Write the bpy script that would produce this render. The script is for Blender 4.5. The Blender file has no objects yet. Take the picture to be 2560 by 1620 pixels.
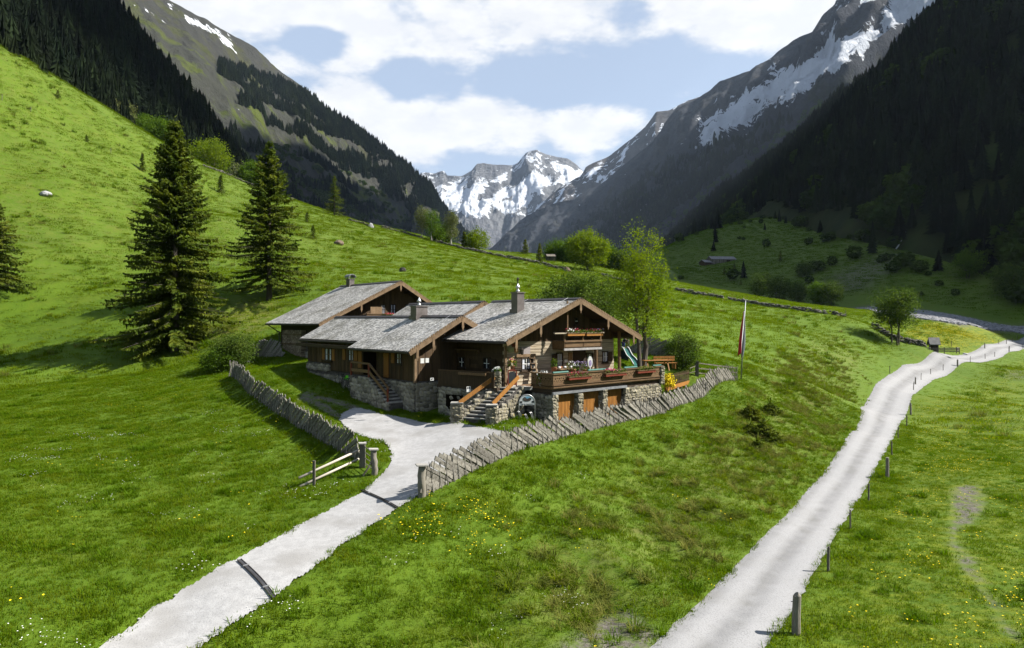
import bpy, bmesh, math, random
import numpy as np
from mathutils import Vector, Matrix, Euler

R = math.radians
rng = np.random.default_rng(7)
random.seed(7)
C = bpy.context.scene.collection
SC = bpy.context.scene

# ------------------------------------------------------------------ camera
H, F, CX, HY = 9.5, 1700.0, 1280.0, 800.0      # eye height, focal length and principal point in photo pixels
cam_d = bpy.data.cameras.new('camera')
cam = bpy.data.objects.new('camera', cam_d)
C.objects.link(cam)
cam.location = (0, 0, H)
cam.rotation_euler = (R(90), 0, 0)
cam_d.sensor_width = 36
cam_d.lens = 36 * F / 2560
cam_d.shift_y = -10 / 2560
cam_d.clip_start, cam_d.clip_end = 0.5, 30000
SC.camera = cam

# ------------------------------------------------------------------ sun and sky
SUN_EL, SUN_AZ = 43.0, 1.0                       # azimuth: degrees from +X towards +Y
sd = Vector((math.cos(R(SUN_EL)) * math.cos(R(SUN_AZ)), math.cos(R(SUN_EL)) * math.sin(R(SUN_AZ)), math.sin(R(SUN_EL))))
sun_d = bpy.data.lights.new('sun', 'SUN')
sun_d.energy = 5.0
sun_d.angle = R(0.53)
sun_d.color = (1.0, 0.95, 0.86)
sun = bpy.data.objects.new('sun', sun_d)
C.objects.link(sun)
sun.location = (200, 0, 200)
sun.rotation_euler = (-sd).to_track_quat('-Z', 'Y').to_euler()

SC.view_settings.view_transform = 'Standard'
SC.view_settings.look = 'None'
SC.view_settings.exposure = 1.5
SC.view_settings.gamma = 1
SC.view_settings.use_curve_mapping = False
SC.render.engine = 'CYCLES'
SC.cycles.use_denoising = True
SC.cycles.max_bounces = 6
SC.cycles.transparent_max_bounces = 6
SC.cycles.diffuse_bounces = 3
SC.cycles.glossy_bounces = 2
SC.cycles.transmission_bounces = 3
SC.cycles.volume_bounces = 0
SC.cycles.sample_clamp_indirect = 6

world = bpy.data.worlds.new('World')
SC.world = world
world.use_nodes = True
def build_world():
    nt = world.node_tree; N = nt.nodes; L = nt.links
    bg = N['Background']
    sky = N.new('ShaderNodeTexSky'); sky.sky_type = 'NISHITA'; sky.sun_disc = False
    sky.sun_elevation = R(SUN_EL); sky.sun_rotation = R(90 - SUN_AZ)
    sky.air_density = 1.0; sky.dust_density = 2.6; sky.ozone_density = 1.0; sky.altitude = 1200
    tc = N.new('ShaderNodeTexCoord')
    def math_(op, a, b=None, clamp=False):
        m = N.new('ShaderNodeMath'); m.operation = op; m.use_clamp = clamp
        for i, v in enumerate((a, b)):
            if v is None: continue
            if isinstance(v, (int, float)): m.inputs[i].default_value = v
            else: L.new(v, m.inputs[i])
        return m.outputs[0]
    sep = N.new('ShaderNodeSeparateXYZ'); L.new(tc.outputs['Generated'], sep.inputs[0])
    # broad cloud field over the whole dome, with the banks that stand over the valley laid on top
    def noise(scale, det, rough, zs=2.2):
        mp = N.new('ShaderNodeMapping'); mp.inputs['Scale'].default_value = (1, 1, zs)
        L.new(tc.outputs['Generated'], mp.inputs[0])
        t = N.new('ShaderNodeTexNoise'); t.inputs['Scale'].default_value = scale
        t.inputs['Detail'].default_value = det; t.inputs['Roughness'].default_value = rough
        L.new(mp.outputs[0], t.inputs['Vector']); return t.outputs['Fac']
    n1 = noise(5.5, 9, 0.56); n2 = noise(16, 6, 0.6)
    # direction (x/y, z/y) style falloffs for banks: built with distances between unit directions
    banks = [  # px, py, radius, weight
        (560, -30, .16, .50), (820, 10, .17, .50), (1080, 20, .14, .44), (1320, -10, .13, .44), (700, 150, .07, .42), (930, 140, .07, .34),(1200,60,.08,.34),(1130, 100, .06, .3),
        (900, 265, .09, .46), (1040, 300, .10, .48), (1170, 310, .10, .47), (1290, 335, .09, .42), (1400, 335, .075, .36), (1500, 330, .06, .28), (820, 250, .06, .36), (1080, 355, .07, .34),
        (1900, 30, .11, .56), (2010, 60, .10, .50), (1740, 10, .09, .42), (1830, 90, .06, .30), (1640, -10, .06, .22),
        (1050, 405, .04, .16), (1450, 405, .045, .22), (1165, 185, .025, .14), (1500, 290, .03, .1),
    ]
    holes = [(790, 95, .038, .6), (1010, 190, .045, .22)]
    acc = None
    for sgn, arr in ((1, banks), (-1, holes)):
        for px, py, r, w in arr:
            d = Vector(((px - CX) / F, 1, (HY - py) / F)).normalized()
            vm = N.new('ShaderNodeVectorMath'); vm.operation = 'SUBTRACT'; vm.inputs[1].default_value = d
            L.new(tc.outputs['Generated'], vm.inputs[0])
            sc = N.new('ShaderNodeVectorMath'); sc.operation = 'MULTIPLY'; sc.inputs[1].default_value = (1, 1, 1.9)
            L.new(vm.outputs[0], sc.inputs[0])
            ln = N.new('ShaderNodeVectorMath'); ln.operation = 'LENGTH'; L.new(sc.outputs[0], ln.inputs[0])
            q = math_('DIVIDE', ln.outputs['Value'], r)
            e = math_('POWER', 2.718, math_('MULTIPLY', math_('MULTIPLY', q, q), -1.0))
            e = math_('MULTIPLY', e, w)
            acc = e if acc is None else math_('MAXIMUM' if sgn > 0 else 'SUBTRACT', acc, e)
    f = math_('ADD', math_('MULTIPLY', n1, 1.15), math_('MULTIPLY', n2, 0.35))
    f = math_('ADD', f, acc)
    rp = N.new('ShaderNodeMapRange'); rp.interpolation_type = 'SMOOTHSTEP'
    rp.inputs['From Min'].default_value = 0.89; rp.inputs['From Max'].default_value = 1.10
    L.new(f, rp.inputs['Value'])
    up = N.new('ShaderNodeMapRange'); up.inputs['From Min'].default_value = 0.0; up.inputs['From Max'].default_value = 0.1
    L.new(sep.outputs['Z'], up.inputs['Value'])
    fac = math_('MULTIPLY', rp.outputs[0], up.outputs[0], True)
    cl = N.new('ShaderNodeMixRGB'); cl.inputs[1].default_value = (6.5, 6.65, 6.95, 1); cl.inputs[2].default_value = (7.3, 7.35, 7.45, 1)
    sh = N.new('ShaderNodeMapRange'); sh.inputs['From Min'].default_value = 0.42; sh.inputs['From Max'].default_value = 0.62
    L.new(n2, sh.inputs['Value']); L.new(sh.outputs[0], cl.inputs[0])
    ve = N.new('ShaderNodeMixRGB'); ve.inputs[0].default_value = .7; ve.inputs[2].default_value = (4.3, 5.2, 6.6, 1); L.new(sky.outputs[0], ve.inputs[1])   # thin high veil
    mx = N.new('ShaderNodeMixRGB'); L.new(fac, mx.inputs[0]); L.new(ve.outputs[0], mx.inputs[1]); L.new(cl.outputs[0], mx.inputs[2])
    L.new(mx.outputs[0], bg.inputs[0]); bg.inputs[1].default_value = 0.05
build_world()

# ------------------------------------------------------------------ helpers
def W(px, py, D):
    return np.array(((px - CX) / F * D, D, H - (py - HY) / F * D))

def pnoise(x, y, seed=0):
    x = np.asarray(x, float); y = np.asarray(y, float)
    r = np.random.default_rng(1000 + seed)
    perm = r.permutation(512); ang = r.random(512) * 2 * np.pi
    xi = np.floor(x).astype(int); yi = np.floor(y).astype(int)
    xf = x - xi; yf = y - yi
    def g(ix, iy, dx, dy):
        h = perm[(perm[ix & 511] + iy) & 511]
        a = ang[h]
        return np.cos(a) * dx + np.sin(a) * dy
    u = xf * xf * xf * (xf * (xf * 6 - 15) + 10); v = yf * yf * yf * (yf * (yf * 6 - 15) + 10)
    n00 = g(xi, yi, xf, yf); n10 = g(xi + 1, yi, xf - 1, yf)
    n01 = g(xi, yi + 1, xf, yf - 1); n11 = g(xi + 1, yi + 1, xf - 1, yf - 1)
    return 1.5 * ((n00 * (1 - u) + n10 * u) * (1 - v) + (n01 * (1 - u) + n11 * u) * v)

def fbm(x, y, oct=4, seed=0, gain=.5, lac=2.03):
    s = 0; a = 1; t = 0
    for o in range(oct):
        s = s + a * pnoise(np.asarray(x) * lac ** o + 13.7 * o, np.asarray(y) * lac ** o + 7.1 * o, seed + o); t += a; a *= gain
    return s / t

def ridged(x, y, oct=5, seed=0, gain=.55, lac=2.1):
    s = 0; a = 1; t = 0
    for o in range(oct):
        n = 1 - np.abs(pnoise(np.asarray(x) * lac ** o + 3.1 * o, np.asarray(y) * lac ** o + 9.2 * o, seed + o)) * 1.6
        s = s + a * n; t += a; a *= gain
    return s / t

def sstep(a, b, x):
    t = np.clip((np.asarray(x, float) - a) / (b - a), 0, 1); return t * t * (3 - 2 * t)

def tag(o, label=None, cat=None, group=None, kind=None):
    if label: o['label'] = label
    if cat: o['category'] = cat
    if group: o['group'] = group
    if kind: o['kind'] = kind
    return o

def empty(name, loc=(0, 0, 0), rz=0.0, label=None, cat=None, group=None):
    o = bpy.data.objects.new(name, None); C.objects.link(o)
    o.location = loc; o.rotation_euler = (0, 0, rz); o.empty_display_size = .3
    return tag(o, label, cat, group)

def link_mesh(name, me, parent=None):
    o = bpy.data.objects.new(name, me); C.objects.link(o)
    if parent is not None: o.parent = parent
    return o

def copy_tree(o, parent=None):
    c = o.copy(); C.objects.link(c)
    if parent is not None: c.parent = parent
    for ch in list(o.children): copy_tree(ch, c)
    return c

def mesh_np(name, v, f, mat=None, smooth=False):
    """mesh from numpy arrays; f is (n,3) or (n,4)"""
    me = bpy.data.meshes.new(name)
    v = np.ascontiguousarray(v, dtype=np.float32); f = np.ascontiguousarray(f, dtype=np.int32)
    k = f.shape[1]
    me.vertices.add(len(v)); me.vertices.foreach_set('co', v.ravel())
    me.loops.add(f.size); me.loops.foreach_set('vertex_index', f.ravel())
    me.polygons.add(len(f)); me.polygons.foreach_set('loop_start', np.arange(0, f.size, k, dtype=np.int32))
    me.polygons.foreach_set('use_smooth', np.full(len(f), smooth, dtype=bool))
    me.update(calc_edges=True)
    if mat: me.materials.append(mat)
    return me

class MB:
    """collects boxes, bars, tubes, prisms; build() links them as ONE mesh object"""
    def __init__(s): s.v = []; s.f = []
    def add(s, vs, fs):
        n = len(s.v); s.v += [tuple(p) for p in vs]; s.f += [tuple(i + n for i in q) for q in fs]; return s
    def box(s, c, size, M=None):
        hx, hy, hz = size[0] / 2, size[1] / 2, size[2] / 2
        vs = [Vector((x, y, z)) for z in (-hz, hz) for x, y in ((-hx, -hy), (hx, -hy), (hx, hy), (-hx, hy))]
        if M is not None: vs = [M @ p for p in vs]
        c = Vector(c)
        return s.add([p + c for p in vs], [(3, 2, 1, 0), (4, 5, 6, 7), (0, 1, 5, 4), (1, 2, 6, 5), (2, 3, 7, 6), (3, 0, 4, 7)])
    def b2(s, x0, x1, y0, y1, z0, z1):
        return s.box(((x0 + x1) / 2, (y0 + y1) / 2, (z0 + z1) / 2), (abs(x1 - x0), abs(y1 - y0), abs(z1 - z0)))
    def bar(s, p0, p1, w, h, up=(0, 0, 1)):
        p0 = Vector(p0); p1 = Vector(p1); d = p1 - p0; L = d.length
        if L < 1e-6: return s
        y = d / L; x = y.cross(Vector(up))
        if x.length < 1e-4: x = y.cross(Vector((1, 0, 0)))
        x.normalize(); z = x.cross(y)
        M = Matrix((x, y, z)).transposed()
        return s.box((p0 + p1) / 2, (w, L, h), M)
    def tube(s, pts, rad, n=8, cap=True):
        pts = [Vector(p) for p in pts]
        if not hasattr(rad, '__len__'): rad = [rad] * len(pts)
        base = len(s.v); prev = None
        for i, p in enumerate(pts):
            d = (pts[min(i + 1, len(pts) - 1)] - pts[max(i - 1, 0)]).normalized()
            if prev is None:
                a = Vector((0, 0, 1)) if abs(d.z) < .9 else Vector((1, 0, 0))
                x = d.cross(a).normalized()
            else:
                x = (prev - d * prev.dot(d)).normalized()
            prev = x; y = d.cross(x)
            for k in range(n):
                t = 2 * math.pi * k / n
                q = p + (x * math.cos(t) + y * math.sin(t)) * rad[i]
                s.v.append(tuple(q))
        for i in range(len(pts) - 1):
            for k in range(n):
                a = base + i * n + k; b = base + i * n + (k + 1) % n
                s.f.append((a, b, b + n, a + n))
        if cap:
            s.f.append(tuple(base + k for k in reversed(range(n))))
            s.f.append(tuple(base + (len(pts) - 1) * n + k for k in range(n)))
        return s
    def prism(s, poly, d):
        """poly: list of 3D points (planar), extruded by vector d"""
        n = len(poly); d = Vector(d)
        vs = [Vector(p) for p in poly] + [Vector(p) + d for p in poly]
        return s.add(vs, [tuple(reversed(range(n))), tuple(range(n, 2 * n))] + [(i, (i + 1) % n, (i + 1) % n + n, i + n) for i in range(n)])
    def mesh(s, name, mat, smooth=False):
        me = bpy.data.meshes.new(name); me.from_pydata(s.v, [], s.f)
        bm = bmesh.new(); bm.from_mesh(me); bmesh.ops.recalc_face_normals(bm, faces=bm.faces[:]); bm.to_mesh(me); bm.free()
        if smooth:
            me.polygons.foreach_set('use_smooth', [True] * len(me.polygons))
        if mat: me.materials.append(mat)
        return me
    def build(s, name, mat, parent=None, smooth=False, kind=None, label=None):
        o = link_mesh(name, s.mesh(name, mat, smooth), parent)
        return tag(o, label, None, None, kind)

def instancer(name, pts, scale, rot, protos, kind='stuff'):
    """one object whose vertices carry instances of the prototype meshes (geometry nodes)"""
    me = bpy.data.meshes.new(name)
    pts = np.ascontiguousarray(pts, dtype=np.float32); n = len(pts)
    me.vertices.add(n); me.vertices.foreach_set('co', pts.ravel())
    a = me.attributes.new('i_scale', 'FLOAT_VECTOR', 'POINT')
    sc = np.asarray(scale, dtype=np.float32)
    if sc.ndim == 1: sc = np.repeat(sc[:, None], 3, 1)
    a.data.foreach_set('vector', np.ascontiguousarray(sc).ravel())
    a = me.attributes.new('i_rot', 'FLOAT_VECTOR', 'POINT'); a.data.foreach_set('vector', np.ascontiguousarray(rot, dtype=np.float32).ravel())
    a = me.attributes.new('i_idx', 'INT', 'POINT'); a.data.foreach_set('value', rng.integers(0, len(protos), n).astype(np.int32))
    o = link_mesh(name, me)
    col = bpy.data.collections.new(name + '_source')
    for i, m in enumerate(protos):
        col.objects.link(bpy.data.objects.new('%s_piece_%02d' % (name, i), m))
    ng = bpy.data.node_groups.new(name, 'GeometryNodeTree')
    ng.interface.new_socket('Geometry', in_out='INPUT', socket_type='NodeSocketGeometry')
    ng.interface.new_socket('Geometry', in_out='OUTPUT', socket_type='NodeSocketGeometry')
    N = ng.nodes; L = ng.links
    gi = N.new('NodeGroupInput'); go = N.new('NodeGroupOutput')
    ci = N.new('GeometryNodeCollectionInfo'); ci.inputs['Collection'].default_value = col
    ci.inputs['Separate Children'].default_value = True; ci.inputs['Reset Children'].default_value = True
    ip = N.new('GeometryNodeInstanceOnPoints'); ip.inputs['Pick Instance'].default_value = True
    def na(nm, t):
        q = N.new('GeometryNodeInputNamedAttribute'); q.data_type = t; q.inputs['Name'].default_value = nm; return q.outputs[0]
    L.new(gi.outputs[0], ip.inputs['Points']); L.new(ci.outputs[0], ip.inputs['Instance'])
    L.new(na('i_idx', 'INT'), ip.inputs['Instance Index']); L.new(na('i_rot', 'FLOAT_VECTOR'), ip.inputs['Rotation'])
    L.new(na('i_scale', 'FLOAT_VECTOR'), ip.inputs['Scale']); L.new(ip.outputs[0], go.inputs[0])
    md = o.modifiers.new('scatter', 'NODES'); md.node_group = ng
    o['kind'] = kind
    return o

# ------------------------------------------------------------------ materials
def nodes_of(name):
    m = bpy.data.materials.new(name); m.use_nodes = True
    nt = m.node_tree; return m, nt.nodes, nt.links, nt.nodes['Principled BSDF']

KA = .74        # keeps the tones of all surfaces in step with the exposure
def mk(name, c1, c2, scale=3.0, rough=.85, bump=.3, bscale=None, stretch=(1, 1, 1), coords='Object', detail=5, c3=None, s3=.4, spec=.25, lo=.35, hi=.65, bdist=.02, metal=0):
    c1 = tuple(c * KA for c in c1); c2 = tuple(c * KA for c in c2); c3 = tuple(c * KA for c in c3) if c3 else None
    m, N, L, P = nodes_of(name)
    tc = N.new('ShaderNodeTexCoord'); mp = N.new('ShaderNodeMapping'); mp.inputs['Scale'].default_value = stretch
    if coords == 'World':
        ge = N.new('ShaderNodeNewGeometry'); L.new(ge.outputs['Position'], mp.inputs[0])
    else: L.new(tc.outputs[coords], mp.inputs[0])
    n = N.new('ShaderNodeTexNoise'); n.inputs['Scale'].default_value = scale; n.inputs['Detail'].default_value = detail; n.inputs['Roughness'].default_value = .6
    L.new(mp.outputs[0], n.inputs['Vector'])
    mr = N.new('ShaderNodeMapRange'); mr.inputs['From Min'].default_value = lo; mr.inputs['From Max'].default_value = hi
    L.new(n.outputs['Fac'], mr.inputs['Value'])
    mx = N.new('ShaderNodeMixRGB'); mx.inputs[1].default_value = (*c1, 1); mx.inputs[2].default_value = (*c2, 1)
    L.new(mr.outputs[0], mx.inputs[0]); out = mx.outputs[0]
    if c3:
        n3 = N.new('ShaderNodeTexNoise'); n3.inputs['Scale'].default_value = s3; n3.inputs['Detail'].default_value = 3
        L.new(mp.outputs[0], n3.inputs['Vector'])
        m3 = N.new('ShaderNodeMapRange'); m3.inputs['From Min'].default_value = .48; m3.inputs['From Max'].default_value = .66
        L.new(n3.outputs['Fac'], m3.inputs['Value'])
        x3 = N.new('ShaderNodeMixRGB'); x3.inputs[2].default_value = (*c3, 1)
        L.new(m3.outputs[0], x3.inputs[0]); L.new(out, x3.inputs[1]); out = x3.outputs[0]
    L.new(out, P.inputs['Base Color'])
    P.inputs['Roughness'].default_value = rough; P.inputs['Specular IOR Level'].default_value = spec; P.inputs['Metallic'].default_value = metal
    if bump:
        nb = N.new('ShaderNodeTexNoise'); nb.inputs['Scale'].default_value = bscale or scale * 3; nb.inputs['Detail'].default_value = 6
        L.new(mp.outputs[0], nb.inputs['Vector'])
        b = N.new('ShaderNodeBump'); b.inputs['Strength'].default_value = bump; b.inputs['Distance'].default_value = bdist
        L.new(nb.outputs['Fac'], b.inputs['Height']); L.new(b.outputs[0], P.inputs['Normal'])
    return m

def per_object(m, amount=.35):
    """each piece gets a slightly different tone (real boards and stones do)"""
    nt = m.node_tree; N = nt.nodes; L = nt.links; P = N['Principled BSDF']
    src = P.inputs['Base Color'].links[0].from_socket
    oi = N.new('ShaderNodeObjectInfo'); hs = N.new('ShaderNodeHueSaturation')
    mr = N.new('ShaderNodeMapRange'); mr.inputs['To Min'].default_value = 1 - amount; mr.inputs['To Max'].default_value = 1 + amount
    L.new(oi.outputs['Random'], mr.inputs['Value']); L.new(mr.outputs[0], hs.inputs['Value']); L.new(src, hs.inputs['Color'])
    L.new(hs.outputs[0], P.inputs['Base Color']); return m

def leafy(name, c1, c2, scale=.6, trans=.3, coords='World', c3=None, s3=.08, rough=.6):
    """foliage: diffuse with some light coming through the leaves"""
    m = mk(name, c1, c2, scale, .8, 0, coords=coords, c3=c3, s3=s3, spec=.04, detail=3)
    nt = m.node_tree; N = nt.nodes; L = nt.links; P = N['Principled BSDF']
    src = P.inputs['Base Color'].links[0].from_socket
    tr = N.new('ShaderNodeBsdfTranslucent'); ad = N.new('ShaderNodeMixShader'); ad.inputs[0].default_value = trans
    hs = N.new('ShaderNodeHueSaturation'); hs.inputs['Value'].default_value = 1.5; hs.inputs['Saturation'].default_value = 1.1
    L.new(src, hs.inputs['Color']); L.new(hs.outputs[0], tr.inputs['Color'])
    out = N['Material Output']
    L.new(P.outputs[0], ad.inputs[1]); L.new(tr.outputs[0], ad.inputs[2]); L.new(ad.outputs[0], out.inputs['Surface'])
    return m
# ------------------------------------------------------------------ the lie of the land
CTRL = [  # photo pixel and distance of points on the ground
 # right road and the flat field beside it
 (1760,1640,19.2),(1780,1585,20.6),(1850,1400,26.9),(1950,1290,33),(2060,1180,42.5),(2150,1080,57),
 (2300,1560,21.5),(2560,1640,19.5),(2300,1400,27.2),(2500,1200,40.8),(2560,1050,65),(2400,1000,79),(2560,930,118),(2500,1620,20),
 # driveway
 (300,1640,17.2),(440,1560,19),(640,1450,20.9),(560,1520,19.3),(800,1340,24.9),(905,1227,29.7),(993,1270,27.3),(960,1180,31.8),(900,1110,35.5),
 (1000,1120,36),(950,1060,41),(1100,1050,41),(1200,1068,38.2),(1140,1045,40),(1280,1075,37),
 # bank between the two roads
 (1055,1240,28.2),(1200,1350,25.3),(1000,1500,20.6),(700,1600,18.5),(850,1450,21.3),(1300,1610,19),(1150,1560,19.6),(1400,1150,35),(1300,1124,34.5),(1500,1066,41.0),(1580,1047,43.5),(1667,1025,47.5),(1760,990,53.5),(1845,950,61),
 (1700,1150,39),(1500,1300,28.9),(1500,1450,23.6),(1450,1560,20.8),(1560,1540,21.1),(1620,1440,24.3),(1800,1240,33.5),(1900,1100,45.5),(2000,1050,55),(1900,1000,56),(2000,960,67),(2100,950,81),(2170,1025,72),(2140,1078,59),(2120,1000,70),(2060,1000,65),(2280,920,109),(2080,900,92),
 (1650,1250,33),(1350,1400,24.5),
 # garden and lawn
 (1760,945,56),(1700,905,58),(1580,905,57),(1560,960,49),(984,1018,44.5),(850,1000,46.5),(800,960,50),(720,930,55),(662,926,55),(640,880,65),(760,900,60),(730,897,62),
 (1000,960,52),(1150,900,56),
 # left field
 (0,1620,16.6),(0,1450,20.6),(0,1300,25.4),(0,1180,32),(0,1080,42),(0,1000,53),(0,920,68),(0,850,80),(250,1500,19.5),(300,1300,26.2),(300,1150,35),(300,1050,45),(300,960,58),(300,880,72),(500,1200,32),(550,1060,43),(500,960,56),
 (600,1300,26.6),(740,1170,33.5),(700,1230,30),(780,1080,39),(690,1020,46),(575,930,60),(480,885,70),(437,872,73),
 # left hillside
 (0,720,88),(0,600,100),(0,500,111),(0,400,121),(0,300,132),(0,210,142),(0,133,150),(150,700,92),(150,600,103),(150,450,122),(150,300,150),(157,213,165),
 (276,276,185),(280,400,148),(280,520,122),(280,650,102),(280,760,86),(339,315,186),(394,354,188),(390,480,148),(400,600,116),(400,720,92),(560,700,90),(560,560,128),(512,417,196),(622,461,204),(520,500,160),(640,540,155),
 (673,745,85),(600,800,76),(560,842,72),(640,790,78),(728,498,212),(827,531,216),(900,555,218),(953,567,213),(1056,596,205),(1149,621,196),(1232,637,190),(1332,657,182),(1421,679,174),(1515,694,170),(1600,712,165),(1697,728,160),(1809,748,154),(1922,767,147),(2034,781,139),(2114,793,132),
 (760,620,130),(740,740,84),(900,660,122),(1000,620,150),(1050,690,105),(1200,680,122),(1300,730,98),(1450,740,105),(1650,800,84),(1700,870,70),(1650,750,120),(1850,850,88),(1850,790,118),(2000,830,105),(2183,819,130),(2232,847,125),(2310,866,124),(2341,880,125),(2200,900,108),
 # beyond the wall
 (1380,640,230),(1500,668,225),(1560,680,225),(1700,713,228),(1830,733,218),(1960,752,208),(2034,764,200),(2200,789,182),(2295,801,176),(2420,812,172),(2535,829,186),(2300,835,150),(2420,850,150),(1200,632,215),(1060,590,230),
 (2400,795,205),(2250,778,215),(2540,812,206),(2100,765,245),(1950,740,275),(1850,735,290),
 # slopes on the shaded side
 (1690,690,330),(1790,652,380),(1850,690,325),(1700,600,480),(1650,628,430),(2000,650,330),(2100,690,285),(2200,700,265),(2000,560,430),(2250,640,290),(2400,700,250),(2560,760,215),(1900,545,480),(2100,600,350),(2700,790,195),
]
WORLD_CTRL = [(44.6,79,.2),(50.8,88.5,.35),(57,98.7,.5),(65,108,.9),(73,116.7,1.25),(87,130,1.85),(102,144,2.3),(117,158.7,2.8),(131,173,3.4),(147,189,4.1),  # x, y, z of ground outside the picture
 (-25,5,1.2),(0,4,1.0),(25,4,.1),(60,5,-.2),(-60,20,4),(-110,30,22),(100,30,0),(130,70,0),(150,120,4),(-25,-40,1),(30,-40,0),(100,-40,2),(-90,-40,12),(-160,80,55),(-170,160,75),(-160,240,75),(-140,330,62),(-60,300,38),
 (0,300,24),(60,320,22),(-100,420,50),(0,430,28),(60,480,30),(160,-20,6),(0,-100,2),(-120,-100,20),(140,-100,8),
]
P3 = np.array([W(*c) for c in CTRL] + [np.array(c, float) for c in WORLD_CTRL])
_S = 60.0
def _tps_fit(P, lam=.0006):
    q = P[:, :2] / _S; n = len(q)
    d2 = ((q[:, None] - q[None]) ** 2).sum(-1)
    K = .5 * d2 * np.log(d2 + 1e-12) + lam * np.eye(n)
    A = np.c_[np.ones(n), q]
    M = np.block([[K, A], [A.T, np.zeros((3, 3))]])
    return q, np.linalg.solve(M, np.r_[P[:, 2], 0, 0, 0])
_TQ, _TW = _tps_fit(P3)
def T0(x, y):
    x = np.asarray(x, float); y = np.asarray(y, float); sh = x.shape
    X = np.c_[x.ravel(), y.ravel()] / _S
    out = np.empty(len(X)); n = len(_TQ)
    for i in range(0, len(X), 20000):
        c = X[i:i + 20000]
        d2 = ((c[:, None, 0] - _TQ[None, :, 0]) ** 2 + (c[:, None, 1] - _TQ[None, :, 1]) ** 2)
        out[i:i + 20000] = (.5 * d2 * np.log(d2 + 1e-12)) @ _TW[:n] + _TW[n] + c @ _TW[n + 1:]
    z = out.reshape(sh)
    # beyond what was surveyed the valley floor goes on
    far = sstep(480, 640, np.hypot(x, y - 100))
    flo = 22 + np.abs(x - 20) * .18 + np.clip(y, 0, None) * .012
    return z * (1 - far) + flo * far

def G0(px, py, d0=12, d1=620):
    """where the sight line through a photo pixel meets the bare ground"""
    D = np.geomspace(d0, d1, 900)
    p = W(px, py, 1.0); X = p[0] * D; Z = H + (p[2] - H) * D
    g = Z - T0(X, D)
    k = np.where(g < 0)[0]
    if len(k) == 0: return np.array((X[-1], D[-1], T0(X[-1:], D[-1:])[0]))
    k = max(k[0], 1); t = g[k - 1] / (g[k - 1] - g[k] + 1e-9)
    d = D[k - 1] + t * (D[k] - D[k - 1]); x = p[0] * d
    return np.array((x, d, T0(np.array([x]), np.array([d]))[0]))
# ------------------------------------------------------------------ roads in plan
def plan(pts): return np.array([G0(*p)[:2] for p in pts])
RL = np.r_[plan([(1590,1640),(1621,1620),(1680,1570),(1743,1510),(1800,1452),(1860,1393),(1956,1297),(2020,1222),(2084,1148),(2110,1105),(2137,1074),(2152,1045)]),
           [(37.0,72),(42.3,80),(48.6,90),(55.4,100),(63,109.5),(71.2,118),(85,131.5),(99.8,145.5),(114,160),(129,174),(148,192)]]
RR = np.r_[plan([(1895,1640),(1910,1620),(1950,1570),(1985,1530),(2030,1440),(2070,1370),(2110,1305),(2145,1250),(2180,1190),(2216,1127),(2235,1090),(2248,1063)]),
           [(40.4,70),(45.2,77.3),(51.6,87.1),(58.4,97.1),(66,106.6),(74.2,115.1),(88,128.6),(102.8,142.6),(117,157.1),(132,171.1),(151,189.1)]]
DRIVE = plan([(150,1680),(239,1620),(351,1541),(446,1478),(563,1409),(744,1313),(904,1228),(957,1182),(975,1155),(978,1135),(965,1112),(940,1100),(905,1092),(868,1072),(845,1050),(852,1033),(885,1018),(925,1024),(955,1034),(1000,1040),(1045,1052),(1100,1057),(1160,1058),(1215,1068),(1262,1078),(1292,1086),(1255,1104),(1200,1128),(1140,1158),(1090,1190),(1055,1222),(1030,1250),(994,1271),(877,1347),(787,1420),(686,1494),(611,1542),(494,1620),(420,1680)])
TRACK_A = plan([(905,1026),(860,1010),(825,1000),(795,993),(765,985)])
TRACK_B = plan([(850,1045),(825,1026),(800,1012),(780,1003),(755,996)])
BARE = plan([(2375,1215),(2450,1212),(2465,1240),(2462,1290),(2430,1312),(2395,1330),(2400,1360),(2440,1400),(2460,1450),(2490,1500),(2530,1560),(2570,1600),(2560,1625),(2500,1580),(2470,1520),(2430,1450),(2380,1400),(2362,1350),(2370,1290)])

def seg_dist(x, y, poly, closed=False):
    P = np.asarray(poly); Q = np.roll(P, -1, 0) if closed else P[1:]
    A = P if closed else P[:-1]
    best = np.full(np.shape(x), 1e9)
    for a, b in zip(A, Q):
        d = b - a; t = np.clip(((x - a[0]) * d[0] + (y - a[1]) * d[1]) / (d @ d + 1e-9), 0, 1)
        best = np.minimum(best, np.hypot(x - a[0] - t * d[0], y - a[1] - t * d[1]))
    return best
def inside(x, y, poly):
    P = np.asarray(poly); c = np.zeros(np.shape(x), bool); j = len(P) - 1
    for i in range(len(P)):
        xi, yi = P[i]; xj, yj = P[j]
        c ^= ((yi > y) != (yj > y)) & (x < (xj - xi) * (y - yi) / (yj - yi + 1e-12) + xi)
        j = i
    return c
def sdist(x, y, poly):
    d = seg_dist(x, y, poly, True); return np.where(inside(x, y, poly), -d, d)

ROADP = np.r_[RL, RR[::-1]]
def road_sd(x, y): return sdist(x, y, ROADP)
def drive_sd(x, y): return sdist(x, y, DRIVE)
# places
A0 = np.array((-.28, 40.0)); UD = np.array((.755, .656)); VD = np.array((-.656, .755))
def uv(u, v): return A0 + UD * u + VD * v
def quad_uv(u0, u1, v0, v1): return np.array([uv(u0, v0), uv(u1, v0), uv(u1, v1), uv(u0, v1)])
FOOT = [quad_uv(1.2, 11.3, 1.4, 8.6), quad_uv(2.0, 12.6, -1.8, 1.5), quad_uv(-2.0, 1.5, 6.6, 23), quad_uv(.6, 11.5, 25.2, 35.5), quad_uv(-1.5, 1.3, .6, 7)]

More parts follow.
